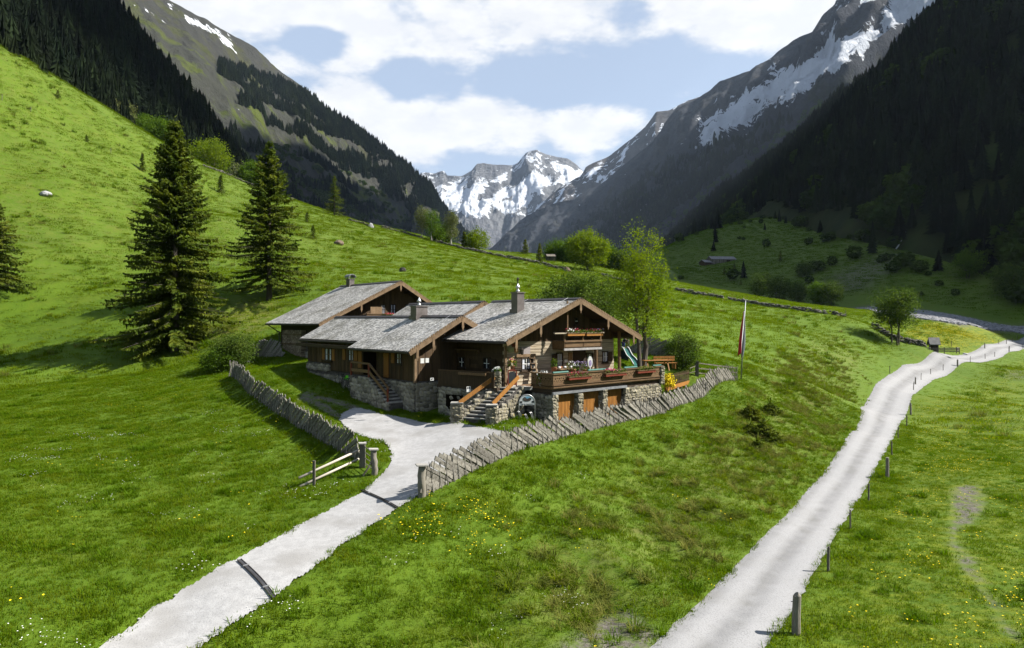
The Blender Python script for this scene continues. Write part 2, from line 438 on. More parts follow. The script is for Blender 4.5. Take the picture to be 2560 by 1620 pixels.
def bank_mask(x, y):
    """rough tussocky bank between the two roads"""
    s = sdist(x, y, BANKP); return 1 - sstep(-3, 1.5, s)
BANKP = plan([(1150,1560),(1250,1400),(1450,1230),(1650,1120),(1850,1010),(1920,900),(2000,850),(2080,830),(2170,900),(2160,960),(2120,1040),(2060,1140),(1930,1280),(1780,1430),(1640,1560),(1560,1640),(1150,1640)])

def T(x, y):
    x = np.asarray(x, float); y = np.asarray(y, float)
    z = T0(x, y); r = np.hypot(x, y)
    near = r < 420
    sd_ = np.minimum(road_sd(x, y), drive_sd(x, y)); keep = sstep(-.2, 2.2, sd_)
    hm = sstep(0, 12, z - 10)            # upper meadow
    bm_ = bank_mask(x, y)
    n = fbm(x / 9, y / 9, 3, 3) * (.10 + .28 * hm + .15 * bm_)
    n = n + fbm(x / 2.6, y / 2.6, 3, 8) * (.04 + .07 * hm + .15 * bm_)
    n = n + np.clip(fbm(x / 1.3, y / 1.3, 2, 15), 0, 1) * (.02 + .04 * hm + .16 * bm_)
    # low ridges in the bank that run down to the right hand road
    rr = np.sin((x * .86 + y * .5) * 1.25 + fbm(x / 4, y / 4, 2, 31) * 2.2)
    lowb = sstep(34, 22, y) * bm_
    n = n + rr * .26 * lowb
    z = z + n * keep * np.where(near, 1, .4)
    hf = np.zeros_like(z)
    for q in FOOT: hf = np.maximum(hf, 1 - sstep(-.2, 1.0, sdist(x, y, q)))
    # ground does not rise inside the houses
    return z - .12 * sstep(.15, -.25, sd_) - .25 * hf * (r < 110)

def G(px, py, **k):
    g = G0(px, py, **k); z = T(np.array([g[0]]), np.array([g[1]]))[0]
    return Vector((g[0], g[1], float(z)))
def TZ(x, y): return float(T(np.array([float(x)]), np.array([float(y)]))[0])

# ------------------------------------------------------------------ ground
def ground_material():
    m, N, L, P = nodes_of('meadow_turf')
    ge = N.new('ShaderNodeNewGeometry')
    def ns(scale, det=4, rough=.6, st=(1, 1, 1)):
        mp = N.new('ShaderNodeMapping'); mp.inputs['Scale'].default_value = st; L.new(ge.outputs['Position'], mp.inputs[0])
        t = N.new('ShaderNodeTexNoise'); t.inputs['Scale'].default_value = scale; t.inputs['Detail'].default_value = det; t.inputs['Roughness'].default_value = rough
        L.new(mp.outputs[0], t.inputs['Vector']); return t.outputs['Fac']
    def mr(v, a, b):
        q = N.new('ShaderNodeMapRange'); q.inputs['From Min'].default_value = a; q.inputs['From Max'].default_value = b; L.new(v, q.inputs['Value']); return q.outputs[0]
    def mix(f, a, b):
        x = N.new('ShaderNodeMixRGB'); L.new(f, x.inputs[0])
        for i, c in ((1, a), (2, b)):
            if isinstance(c, tuple): x.inputs[i].default_value = (*c, 1)
            else: L.new(c, x.inputs[i])
        return x.outputs[0]
    def mul(a, b):
        q = N.new('ShaderNodeMath'); q.operation = 'MULTIPLY'; L.new(a, q.inputs[0])
        if isinstance(b, float): q.inputs[1].default_value = b
        else: L.new(b, q.inputs[1])
        return q.outputs[0]
    at = N.new('ShaderNodeAttribute'); at.attribute_name = 'zone'
    sp = N.new('ShaderNodeSeparateColor'); L.new(at.outputs['Color'], sp.inputs[0])
    dry, yel, bare = sp.outputs[0], sp.outputs[1], sp.outputs[2]
    g = mix(mr(ns(.16, 3), .36, .64), (.046, .086, .003), (.062, .106, .004))
    g = mix(mul(mr(ns(1.1, 4), .40, .62), .45), g, (.040, .074, .003))
    g = mix(mul(mr(ns(5.0, 4), .48, .62), .55), g, (.064, .102, .005))
    g = mix(mul(mr(ns(.35, 4), .52, .66), .55), g, (.070, .098, .006))
    d = mul(mr(ns(1.3, 5, .65), .40, .60), dry)
    g = mix(d, g, (.120, .120, .036))
    d2 = mul(mr(ns(.5, 4), .56, .66), dry)
    g = mix(d2, g, (.085, .070, .022))
    y = mul(mr(ns(.9, 5, .7, (1, 2.2, 1)), .44, .60), yel)
    g = mix(y, g, (.170, .165, .006))
    b = mr(ns(2.2, 5, .7), .40, .55)
    bb = N.new('ShaderNodeMath'); bb.operation = 'MULTIPLY'; L.new(bare, bb.inputs[0]); 
    ad = N.new('ShaderNodeMath'); ad.operation = 'ADD'; ad.use_clamp = True; L.new(mul(bare, .35), ad.inputs[0]); L.new(mul(mul(b, bare), 1.0), ad.inputs[1])
    so = mix(mr(ns(7, 5, .7), .42, .6), (.062, .056, .047), (.118, .108, .092))
    g = mix(ad.outputs[0], g, so)
    L.new(g, P.inputs['Base Color']); P.inputs['Roughness'].default_value = .9; P.inputs['Specular IOR Level'].default_value = .15
    bp = N.new('ShaderNodeBump'); bp.inputs['Strength'].default_value = .55; bp.inputs['Distance'].default_value = .12
    L.new(ns(3.2, 6, .7), bp.inputs['Height']); L.new(bp.outputs[0], P.inputs['Normal'])
    return m
MT_GROUND = ground_material()

def build_ground():
    th = np.r_[np.linspace(-180, -47, 40)[:-1], np.linspace(-47, 47, 560), np.linspace(47, 180, 40)[1:-1]]
    rr = np.r_[np.linspace(1.5, 12, 8)[:-1], np.geomspace(12, 300, 350), np.geomspace(305, 900, 34)]
    Th, Rr = np.meshgrid(np.radians(th), rr)
    X = Rr * np.sin(Th); Y = Rr * np.cos(Th); Z = T(X, Y)
    n, m_ = X.shape
    v = np.c_[X.ravel(), Y.ravel(), Z.ravel()]
    i = np.arange(n * m_).reshape(n, m_)
    nx = np.roll(i, -1, 1)
    f = np.stack([i[:-1], i[1:], nx[1:], nx[:-1]], -1).reshape(-1, 4)[:, ::-1]
    # the middle, below the eye
    v = np.r_[v, [[0, 0, float(T(np.array([0.]), np.array([0.]))[0])]]]; c = len(v) - 1
    cap = np.array([[c, i[0, k], nx[0, k]] for k in range(m_)])[:, ::-1]
    me = bpy.data.meshes.new('meadow')
    fl = np.r_[f.ravel(), cap.ravel()].astype(np.int32)
    st = np.r_[np.arange(0, f.size, 4), f.size + np.arange(0, cap.size, 3)].astype(np.int32)
    me.vertices.add(len(v)); me.vertices.foreach_set('co', v.astype(np.float32).ravel())
    me.loops.add(len(fl)); me.loops.foreach_set('vertex_index', fl)
    me.polygons.add(len(st)); me.polygons.foreach_set('loop_start', st)
    me.polygons.foreach_set('use_smooth', np.ones(len(st), bool)); me.update(calc_edges=True)
    x, y = v[:, 0], v[:, 1]
    dry = np.maximum(bank_mask(x, y) * .42, .22 * sstep(10, 22, v[:, 2]))
    yel = np.zeros(len(v))
    yf = plan([(2260,830),(2330,800),(2480,826),(2535,850),(2440,870),(2330,868)])
    yel = np.maximum(yel, .8 * (1 - sstep(-6, 8, sdist(x, y, yf) + fbm(x / 7, y / 7, 3, 79) * 6)))
    rf = plan([(2290,1000),(2560,905),(2620,1620),(2100,1620),(2150,1450),(2250,1250)])
    yel = np.maximum(yel, .33 * (1 - sstep(-2, 3, sdist(x, y, rf))))
    gold = plan([(520,800),(600,762),(665,752),(700,770),(668,800),(640,830),(560,850),(500,852)])
    gm = 1 - sstep(-2, 2.5, sdist(x, y, gold)); dry = np.maximum(dry, .8 * gm); yel = np.maximum(yel, .35 * gm)
    bare = 1 - sstep(-.6, .45, sdist(x, y, BARE) + fbm(x / .9, y / .9, 3, 77) * .6 + .30)
    scree = plan([(1500,1530),(1560,1510),(1620,1560),(1650,1600),(1600,1660),(1330,1660),(1440,1600)])
    bare = np.maximum(bare, .8 * (1 - sstep(-.4, .4, sdist(x, y, scree))))
    rb = plan([(2120,770),(2200,760),(2330,778),(2420,794),(2560,815),(2620,820),(2620,840),(2500,828),(2400,815),(2290,797),(2200,786)])
    bare = np.maximum(bare, 1 - sstep(-3, 3, sdist(x, y, rb)))
    scr = plan([(2230,630),(2250,640),(2200,690),(2150,720),(2080,730),(2040,715),(2110,680),(2180,650)])
    bare = np.maximum(bare, .55 * (1 - sstep(-4, 8, sdist(x, y, scr))))
    for tr in (TRACK_A, TRACK_B):
        bare = np.maximum(bare, .8 * (1 - sstep(.15, .5, seg_dist(x, y, tr))))
    p0 = plan([(2530,928),(2600,925),(2600,945),(2520,945)]); bare = np.maximum(bare, .4 * (1 - sstep(-1, 2, sdist(x, y, p0))))
    ca = me.color_attributes.new('zone', 'FLOAT_COLOR', 'POINT')
    ca.data.foreach_set('color', np.c_[dry, yel, bare, np.ones(len(v))].astype(np.float32).ravel())
    me.materials.append(MT_GROUND)
    o = link_mesh('meadow', me); tag(o, 'bright green alpine meadow rising to a steep hillside on the left', kind='structure')
    return o
ground = build_ground()

MT_GRAVEL = mk('pale_gravel', (.30, .298, .30), (.37, .368, .37), 3.5, .95, .35, 22, coords='World', c3=(.265, .26, .255), s3=.55, spec=.1, bdist=.03)
def speckle(m, scale, col, thr=.66, amt=.7):
    """single darker stones showing in the gravel"""
    nt = m.node_tree; N = nt.nodes; L = nt.links; P = N['Principled BSDF']
    src = P.inputs['Base Color'].links[0].from_socket
    ge = N.new('ShaderNodeNewGeometry'); t = N.new('ShaderNodeTexNoise'); t.inputs['Scale'].default_value = scale; t.inputs['Detail'].default_value = 2
    L.new(ge.outputs['Position'], t.inputs['Vector'])
    r = N.new('ShaderNodeMapRange'); r.inputs['From Min'].default_value = thr - .05; r.inputs['From Max'].default_value = thr; r.inputs['To Max'].default_value = amt
    L.new(t.outputs['Fac'], r.inputs['Value'])
    x = N.new('ShaderNodeMixRGB'); x.inputs[2].default_value = (*col, 1); L.new(r.outputs[0], x.inputs[0]); L.new(src, x.inputs[1])
    L.new(x.outputs[0], P.inputs['Base Color'])
speckle(MT_GRAVEL, 20, (.13, .13, .135), .62, .35)

def sheet(name, poly, step, mat, lift, label, rag=.15, seed=0):
    """gravel lies as a sheet on the turf with a ragged edge"""
    lo = poly.min(0) - .5; hi = poly.max(0) + .5
    xs = np.arange(lo[0], hi[0], step); ys = np.arange(lo[1], hi[1], step)
    X, Y = np.meshgrid(xs, ys)
    s = sdist(X, Y, poly) + fbm(X / 1.1, Y / 1.1, 3, 40 + seed) * rag + fbm(X / .3, Y / .3, 2, 43 + seed) * rag * .6
    ok = s < 0
    cell = ok[:-1, :-1] & ok[1:, :-1] & ok[:-1, 1:] & ok[1:, 1:]
    i = np.arange(X.size).reshape(X.shape)
    f = np.stack([i[:-1, :-1], i[:-1, 1:], i[1:, 1:], i[1:, :-1]], -1)[cell]
    us, inv = np.unique(f, return_inverse=True)
    x = X.ravel()[us]; y = Y.ravel()[us]
    z = T0(x, y) + lift + fbm(x / 1.6, y / 1.6, 2, 50) * .015
    me = mesh_np(name, np.c_[x, y, z], inv.reshape(f.shape), mat, True)
    o = link_mesh(name, me); return tag(o, label, kind='structure')
sheet('driveway', DRIVE, .075, MT_GRAVEL, .0, 'white gravel driveway opening into the yard before the chalets')
def road_strip():
    n = 700
    def rs(P):
        d = np.r_[0, np.cumsum(np.hypot(*np.diff(P, axis=0).T))]; return np.c_[np.interp(np.linspace(0, d[-1], n), d, P[:, 0]), np.interp(np.linspace(0, d[-1], n), d, P[:, 1])]
    a, b = rs(RL), rs(RR)
    ka = np.ones(9) / 9
    for q in (a, b):
        for c in (0, 1): q[:, c] = np.convolve(np.pad(q[:, c], 4, 'edge'), ka, 'valid')
    ja = fbm(a[:, 0] / .9, a[:, 1] / .9, 3, 60) * .18; jb = fbm(b[:, 0] / .9, b[:, 1] / .9, 3, 66) * .20
    w = b - a; w /= np.linalg.norm(w, axis=1)[:, None]
    a = a - w * ja[:, None]; b = b + w * jb[:, None]
    t = np.linspace(0, 1, 15)
    P = a[:, None] * (1 - t)[None, :, None] + b[:, None] * t[None, :, None]
    x, y = P[..., 0].ravel(), P[..., 1].ravel()
    tt = np.tile(t, n)
    z = T0(x, y) + .0 + .03 * np.cos((tt - .5) * 4 * np.pi) * -1 * .6 + .015
    i = np.arange(n * 15).reshape(n, 15)
    f = np.stack([i[:-1, :-1], i[:-1, 1:], i[1:, 1:], i[1:, :-1]], -1).reshape(-1, 4)
    me = mesh_np('gravel_road', np.c_[x, y, z], f, MT_ROAD, True)
    ca = me.color_attributes.new('across', 'FLOAT_COLOR', 'POINT'); ca.data.foreach_set('color', np.c_[tt, tt, tt, np.ones_like(tt)].astype(np.float32).ravel())
    tag(link_mesh('gravel_road', me), 'long white gravel road winding up the valley floor', kind='structure')
MT_ROAD = mk('road_gravel', (.175, .175, .18), (.23, .23, .235), 1.3, .95, .4, 18, coords='World', c3=(.165, .163, .16), s3=.8, spec=.1, bdist=.03)
def wheel_tracks(m):
    nt = m.node_tree; N = nt.nodes; L = nt.links; P = N['Principled BSDF']
    src = P.inputs['Base Color'].links[0].from_socket
    at = N.new('ShaderNodeAttribute'); at.attribute_name = 'across'
    cr = N.new('ShaderNodeValToRGB'); e = cr.color_ramp.elements
    e[0].position = 0; e[0].color = (.25, .25, .25, 1); e[1].position = 1; e[1].color = (.5, .5, .5, 1)
    for p, c in ((.08, .3), (.22, .95), (.33, .9), (.47, .15), (.58, .35), (.70, 1.0), (.86, .95)):
        q = e.new(p); q.color = (c, c, c, 1)
    L.new(at.outputs['Fac'], cr.inputs[0])
    x = N.new('ShaderNodeMixRGB'); x.inputs[2].default_value = (.245, .245, .25, 1)
    f = N.new('ShaderNodeMath'); f.operation = 'MULTIPLY'; f.inputs[1].default_value = .75; L.new(cr.outputs[0], f.inputs[0])
    L.new(f.outputs[0], x.inputs[0]); L.new(src, x.inputs[1]); L.new(x.outputs[0], P.inputs['Base Color'])
wheel_tracks(MT_ROAD); speckle(MT_ROAD, 20, (.10, .10, .105), .61, .35)
road_strip()
# ------------------------------------------------------------------ mountains
def arc(P, n):
    P = np.asarray(P, float); d = np.r_[0, np.cumsum(np.linalg.norm(np.diff(P, axis=0), axis=1))]
    s = np.linspace(0, d[-1], n); return np.c_[[np.interp(s, d, P[:, k]) for k in range(3)]].T

def mountain(name, foot, crest, ns, nt, amp, scale, mat, label, seed, prof=1.0, back=500, snowf=None, jag=0, gull=.0, treef=None):
    """a flank between a foot line and a crest line, with its far side behind the crest"""
    fo = arc(foot, ns); cr = arc(crest, ns)
    s = np.linspace(0, 1, ns)
    cr = cr.copy(); L = np.linalg.norm(np.diff(cr, axis=0), axis=1).sum(); sx = s * L
    cr[:, 2] += fbm(sx / scale * 1.6, sx * 0 + seed, 5, seed) * jag
    t = np.linspace(0, 1, nt) ** .95
    tp = t ** prof
    P = fo[:, None] * (1 - t)[None, :, None] + cr[:, None] * t[None, :, None]
    P[..., 2] = fo[:, None, 2] * (1 - tp)[None] + cr[:, None, 2] * tp[None]
    d = cr - fo; hor = np.c_[d[:, 1] * 0, d[:, 1] * 0]
    S, Tt = np.meshgrid(sx, t, indexing='ij'); LL = np.linalg.norm(d, axis=1)[:, None] * Tt
    wgt = np.sin(np.pi * np.clip(Tt, 0, 1)) ** .7 * .85 + .15 * (Tt < .999) * (Tt > .02)
    n = ridged(S / scale, LL / scale * .55, 6, seed) - .55
    n = n + .8 * fbm(S / scale * 2.2, LL / scale, 5, seed + 9)
    n = n + gull * -np.abs(fbm(S / scale * 3.3 + LL / scale * .4, LL / scale * .35, 4, seed + 20))
    nv = np.stack([-(d[:, 0]), -(d[:, 1]), np.hypot(d[:, 0], d[:, 1]) * .6], -1); nv /= np.linalg.norm(nv, axis=1)[:, None]
    P = P + nv[:, None] * (n * amp * wgt)[..., None]
    # far side
    bd = d.copy(); bd[:, 2] = 0; bd /= np.linalg.norm(bd, axis=1)[:, None] + 1e-9
    B = [P]
    for q, dz in ((.12, -.05), (.5, -.4), (1.0, -1.0)):
        r = cr + bd * back * q; r[:, 2] += dz * back * .8; B.append(r[:, None])
    V = np.concatenate(B, 1); m_ = V.shape[1]
    i = np.arange(ns * m_).reshape(ns, m_)
    f = np.stack([i[:-1, :-1], i[1:, :-1], i[1:, 1:], i[:-1, 1:]], -1).reshape(-1, 4)
    me = mesh_np(name, V.reshape(-1, 3), f, mat, True)
    tt = np.concatenate([np.tile(t, (ns, 1)), np.ones((ns, 3))], 1); ss = np.tile(s[:, None], (1, m_))
    px = CX + F * V[..., 0] / np.maximum(V[..., 1], 1); py = HY - F * (V[..., 2] - H) / np.maximum(V[..., 1], 1)
    if snowf is not None:
        sn = snowf(ss, tt, V)
    else: sn = np.zeros_like(tt)
    ca = me.color_attributes.new('zone', 'FLOAT_COLOR', 'POINT')
    ca.data.foreach_set('color', np.stack([sn, tt, ss, np.ones_like(tt)], -1).astype(np.float32).ravel())
    o = link_mesh(name, me); tag(o, label, kind='structure')
    return P, s, t

def mountain_material(name, low, mid, high, rock, nsc, snow=True, t0=.35, t1=.7, rockamt=.5, bump=1.0, bdist=6):
    low, mid, high, rock = [tuple(c * KA for c in q) for q in (low, mid, high, rock)]
    m, N, L, P = nodes_of(name)
    ge = N.new('ShaderNodeNewGeometry'); at = N.new('ShaderNodeAttribute'); at.attribute_name = 'zone'
    sp = N.new('ShaderNodeSeparateColor'); L.new(at.outputs['Color'], sp.inputs[0])
    def ns(scale, det=6, rough=.62, st=(1, 1, 1)):
        mp = N.new('ShaderNodeMapping'); mp.inputs['Scale'].default_value = st; L.new(ge.outputs['Position'], mp.inputs[0])
        t = N.new('ShaderNodeTexNoise'); t.inputs['Scale'].default_value = scale; t.inputs['Detail'].default_value = det; t.inputs['Roughness'].default_value = rough
        L.new(mp.outputs[0], t.inputs['Vector']); return t.outputs['Fac']
    def mr(v, a, b, lo=0, hi=1):
        q = N.new('ShaderNodeMapRange'); q.inputs['From Min'].default_value = a; q.inputs['From Max'].default_value = b
        q.inputs['To Min'].default_value = lo; q.inputs['To Max'].default_value = hi; L.new(v, q.inputs['Value']); return q.outputs[0]
    def add(a, b):
        q = N.new('ShaderNodeMath'); q.operation = 'ADD'; L.new(a, q.inputs[0]); L.new(b, q.inputs[1]); return q.outputs[0]
    def mix(f, a, b):
        x = N.new('ShaderNodeMixRGB'); L.new(f, x.inputs[0])
        for i, c in ((1, a), (2, b)):
            if isinstance(c, tuple): x.inputs[i].default_value = (*c, 1)
            else: L.new(c, x.inputs[i])
        return x.outputs[0]
    n1 = ns(nsc, 6); tt = add(sp.outputs[1], mr(n1, .3, .7, -.22, .22))
    g = mix(mr(tt, t0 - .15, t0 + .1), low, mid)
    g = mix(mr(tt, t1 - .12, t1 + .1), g, high)
    n2 = ns(nsc * 6, 6, .68)
    g = mix(mr(n2, .5, .64, 0, .7), g, tuple(c * .55 for c in mid))
    n3 = ns(nsc * 2.5, 7, .66, (1, 1, .45))
    g = mix(mr(n3, .66 - rockamt * .3, .74 - rockamt * .3, 0, .9), g, rock)
    n4 = ns(nsc * 22, 4, .6)
    g = mix(mr(n4, .5, .7, 0, .45), g, tuple(c * 1.5 for c in rock))
    if snow:
        e = add(sp.outputs[0], add(mr(ns(nsc * 4, 7, .68, (1, 1, .6)), .3, .7, -.62, .62), mr(ns(nsc * 15, 5, .65, (1, 1, .5)), .3, .7, -.36, .36)))
        g = mix(mr(e, .49, .54), g, (.50, .525, .57))
    L.new(g, P.inputs['Base Color']); P.inputs['Roughness'].default_value = .95; P.inputs['Specular IOR Level'].default_value = .05
    b = N.new('ShaderNodeBump'); b.inputs['Strength'].default_value = bump; b.inputs['Distance'].default_value = bdist
    L.new(ns(nsc * 7, 7, .7, (1, 1, .6)), b.inputs['Height']); L.new(b.outputs[0], P.inputs['Normal'])
    return m

def Wl(lst): return [W(*p) for p in lst]
def Wf(lst): return [W(px, py + F * 15 / D, D) for px, py, D in lst]      # lowered by the height of the trees that stand on it
def pxpy(V): return CX + F * V[..., 0] / np.maximum(V[..., 1], 1), HY - F * (V[..., 2] - H) / np.maximum(V[..., 1], 1)

# far snow peaks at the head of the valley
def snow_far(s, t, V):
    # snow fills the basins and thins on the crags and below the snow line
    px, py = pxpy(V); b = .60 - .95 * sstep(520, 575, py) - .22 * sstep(455, 400, py)
    g = lambda cx, cy, rx, ry, sk=0: np.exp(-((px - cx) / rx) ** 2 - ((py - cy - sk * (px - cx)) / ry) ** 2)
    for cx, cy, rx, ry, sk, w in ((1235,428,48,24,.1,-.55),(1178,440,24,14,-.5,-.3),(1245,470,60,11,-.62,-.62),(1290,455,26,10,-.7,-.4),(1372,436,32,13,.1,-.60),(1352,498,26,15,-.5,-.65),(1420,405,40,8,.3,-.5),(1385,470,24,12,-.3,-.5),(1130,445,34,13,-.2,-.35),(1322,405,16,16,-.7,-.35),(1085,446,20,12,0,-.3),(1260,500,40,5,-.4,-.3),(1310,520,26,6,-.3,-.3)):
        b = b + w * g(cx, cy, rx, ry, sk)
    for cx, cy, rx, ry, sk, w in ((1400,418,50,11,.38,.75),(1318,470,34,20,-.5,.6),(1150,490,55,20,-.2,.5),(1220,515,90,10,-.05,.45),(1430,450,30,14,.3,.4),(1120,520,30,12,0,.3)):
        b = b + w * g(cx, cy, rx, ry, sk)
    return b
MT_FAR = mountain_material('snow_peak_rock', (.085, .078, .072), (.14, .142, .15), (.16, .165, .175), (.11, .115, .13), .0016, True, .2, .5, .5, 1, 70)
mountain('snow_peak', Wl([(900,760,3600),(1010,760,3800),(1100,760,4000),(1180,750,4100),(1250,745,4100),(1330,745,4100),(1420,750,4000),(1540,760,3900),(1640,760,3800)]),
         Wl([(960,470,6000),(1020,446,6000),(1060,430,6000),(1086,434,6000),(1109,426,6000),(1119,438,6000),(1152,436,6000),(1179,423,6000),(1192,406,6000),(1209,403,6000),(1232,408,6000),(1265,415,6000),(1282,416,6000),(1295,410,6000),(1315,386,6000),(1342,376,6000),(1365,386,6000),(1392,393,6000),(1418,396,6000),(1442,410,6000),(1470,436,6000),(1540,470,6000),(1620,500,6000)]),
         260, 150, 190, 900, MT_FAR, 'distant snow covered peaks closing the head of the valley', 3, 1.15, 1200, snow_far, 45, .5)

# brown spur in front of the peaks
def snow_spur(s, t, V):
    return .16 + .22 * sstep(.55, .9, t) - .5 * sstep(.5, .25, t)
MT_SPUR = mountain_material('brown_spur', (.060, .054, .044), (.078, .064, .054), (.085, .078, .076), (.06, .056, .056), .0022, True, .3, .6, .5, 1, 20)
mountain('rocky_spur', Wl([(1300,640,3400),(1400,640,3300),(1500,640,3200),(1640,640,3100),(1760,640,3000)]),
         Wl([(1340,520,4200),(1400,470,4200),(1451,440,4200),(1465,416,4200),(1500,396,4200),(1525,383,4200),(1558,360,4150),(1581,345,4100),(1614,318,4050),(1640,283,4000),(1672,279,4000),(1720,250,4000),(1800,230,4000)]),
         130, 80, 90, 600, MT_SPUR, 'brown rocky spur streaked with snow beside the far peaks', 12, 1.0, 700, snow_spur, 30, .4)

# right hand mountain with the snow field
def snow_right(s, t, V):
    px, py = pxpy(V)
    # band of snow under the crags from upper right to middle left
    line = 330 - (px - 1780) * .62
    band = np.exp(-((py - line - 0) / 50) ** 2)
    b = -.22 + 1.05 * band * sstep(1680, 1800, px)
    b = b + .62 * sstep(1880, 2020, px) * sstep(line + 60, line - 20, py)
    crag = np.exp(-((px - 2140) / 130) ** 2 - ((py - 60) / 55) ** 2) + np.exp(-((px - 2010) / 55) ** 2 - ((py - 130) / 38) ** 2)
    b = b - .85 * crag
    b = b + .3 * np.exp(-((px - 2085) / 16) ** 2 - ((py - 60 - (2085 - px) * 1.5) / 60) ** 2)
    b = b + .16 * np.exp(-((px - 1740) / 60) ** 2 - ((py - 290) / 50) ** 2)
    return b
MT_R2 = mountain_material('alpine_brown_slope', (.026, .036, .018), (.042, .042, .032), (.050, .050, .052), (.038, .041, .050), .0036, True, .42, .62, .85, 1, 38)
R2P = mountain('snowfield_mountain', Wl([(1180,700,3600),(1240,690,3200),(1330,700,2700),(1450,700,2200),(1580,700,1700),(1680,690,1300),(1800,600,1200),(1950,500,1150),(2150,400,1100),(2400,250,1050)]),
         Wl([(1200,640,4000),(1232,615,3950),(1315,540,3850),(1365,516,3700),(1430,500,3600),(1498,462,3500),(1564,410,3350),(1644,343,3150),(1674,300,3050),(1695,268,2950),(1774,224,2800),(1798,201,2750),(1877,181,2600),(1936,138,2500),(1983,102,2450),(2030,83,2400),(2054,47,2350),(2097,0,2300),(2130,-60,2250),(2230,-140,2200),(2380,-180,2150),(2560,-180,2100)]),
         260, 150, 130, 420, MT_R2, 'mountain on the right with a broad snowfield below dark crags', 25, 1.05, 800, snow_right, 26, .5)

# left hand mountain
def snow_left(s, t, V):
    px, py = pxpy(V)
    b = -.35 + .95 * np.exp(-((px - 500) / 55) ** 2 - ((py - 62 - (px - 500) * .55) / 15) ** 2) + .9 * np.exp(-((px - 570) / 26) ** 2 - ((py - 105 - (px - 570) * .6) / 18) ** 2)
    b = b + .75 * np.exp(-((py - 45 - (px - 395) * .62) / 5) ** 2) * sstep(355, 365, px) * sstep(435, 425, px)
    b = b + .8 * np.exp(-((py - 8 - (px - 330) * .85) / 6) ** 2) * sstep(318, 325, px) * sstep(350, 342, px)
    b = b + .7 * np.exp(-((py - 12) / 8) ** 2 - ((px - 430) / 14) ** 2) + .45 * np.exp(-((px - 630) / 6) ** 2 - ((py - 150) / 8) ** 2)
    b = b + .5 * np.exp(-((px - 610) / 28) ** 2 - ((py - 278 - (px - 610) * .25) / 11) ** 2)
    return b
MT_L2 = mountain_material('alpine_grass_slope', (.034, .054, .013), (.078, .098, .020), (.062, .064, .034), (.046, .046, .044), .0052, True, .35, .72, .85, 1, 18)
L2P = mountain('grassy_mountain', Wl([(300,470,560),(430,500,640),(560,520,760),(700,560,950),(820,610,1200),(930,650,1500),(1020,680,1800),(1120,700,2200),(1200,700,2600)]),
         Wl([(180,-160,1300),(300,-70,1400),(421,0,1500),(492,37,1560),(520,47,1600),(551,71,1650),(590,94,1700),(638,122,1750),(669,150,1800),(716,193,1880),(768,226,1950),(803,262,2000),(900,325,2100),(950,366,2180),(1000,398,2240),(1046,438,2300),(1076,458,2350),(1099,500,2400),(1119,530,2440),(1146,562,2500),(1175,592,2560)]),
         240, 140, 45, 300, MT_L2, 'sunlit grassy mountain on the left with a belt of dark spruces', 44, 1.05, 600, snow_left, 14, .5)

# forested slopes that stand close on both sides
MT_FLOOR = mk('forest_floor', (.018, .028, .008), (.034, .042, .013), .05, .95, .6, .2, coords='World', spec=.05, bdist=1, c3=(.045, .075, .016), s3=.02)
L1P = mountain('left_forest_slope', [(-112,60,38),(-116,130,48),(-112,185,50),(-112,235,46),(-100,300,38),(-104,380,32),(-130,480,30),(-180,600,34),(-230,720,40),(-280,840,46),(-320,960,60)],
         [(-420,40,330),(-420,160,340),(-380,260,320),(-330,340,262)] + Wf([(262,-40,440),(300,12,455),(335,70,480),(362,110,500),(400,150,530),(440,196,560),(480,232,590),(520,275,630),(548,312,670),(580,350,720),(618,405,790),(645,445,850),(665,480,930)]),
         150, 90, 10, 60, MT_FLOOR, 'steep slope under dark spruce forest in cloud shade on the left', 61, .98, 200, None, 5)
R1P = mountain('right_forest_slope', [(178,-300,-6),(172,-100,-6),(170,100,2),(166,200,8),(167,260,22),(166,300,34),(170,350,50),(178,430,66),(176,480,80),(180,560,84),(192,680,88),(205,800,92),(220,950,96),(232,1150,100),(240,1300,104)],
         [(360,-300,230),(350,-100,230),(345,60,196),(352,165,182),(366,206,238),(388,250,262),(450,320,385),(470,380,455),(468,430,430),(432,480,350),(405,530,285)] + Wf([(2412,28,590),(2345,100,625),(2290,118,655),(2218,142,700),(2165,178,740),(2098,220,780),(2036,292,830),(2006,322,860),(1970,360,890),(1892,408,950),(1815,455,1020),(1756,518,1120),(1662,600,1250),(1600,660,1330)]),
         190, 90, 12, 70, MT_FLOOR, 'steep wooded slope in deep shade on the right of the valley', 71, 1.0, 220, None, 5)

# clouds high above the frame whose shade lies on the left hand slopes
def cloud(name, c, rad, seed, label):
    bm = bmesh.new(); bmesh.ops.create_icosphere(bm, subdivisions=5, radius=1)
    co = np.array([v.co[:] for v in bm.verts])
    n = fbm(co[:, 0] * 1.9 + 5, co[:, 1] * 1.9 + co[:, 2], 5, seed) * .42
    co = co * (1 + n)[:, None]; co[:, 2] = np.where(co[:, 2] < 0, co[:, 2] * .35, co[:, 2])
    for v, p in zip(bm.verts, co): v.co = p * np.array(rad)
    me = bpy.data.meshes.new(name); bm.to_mesh(me); bm.free(); me.materials.append(MT_CLOUD)
    me.polygons.foreach_set('use_smooth', [True] * len(me.polygons))
    o = link_mesh(name, me); o.location = c; tag(o, label, kind='structure')
MT_CLOUD = mk('cloud_white', (.86, .87, .88), (.92, .92, .92), .004, 1, 0, spec=0)
def up_sun(x, y, z, zc): k = (zc - z) / sd.z; return (x + sd.x * k, y + sd.y * k, zc)
cloud('cloud', up_sun(-225, 545, 130, 1900), (215, 270, 130), 5, 'flat based cumulus high over the right hand slopes')
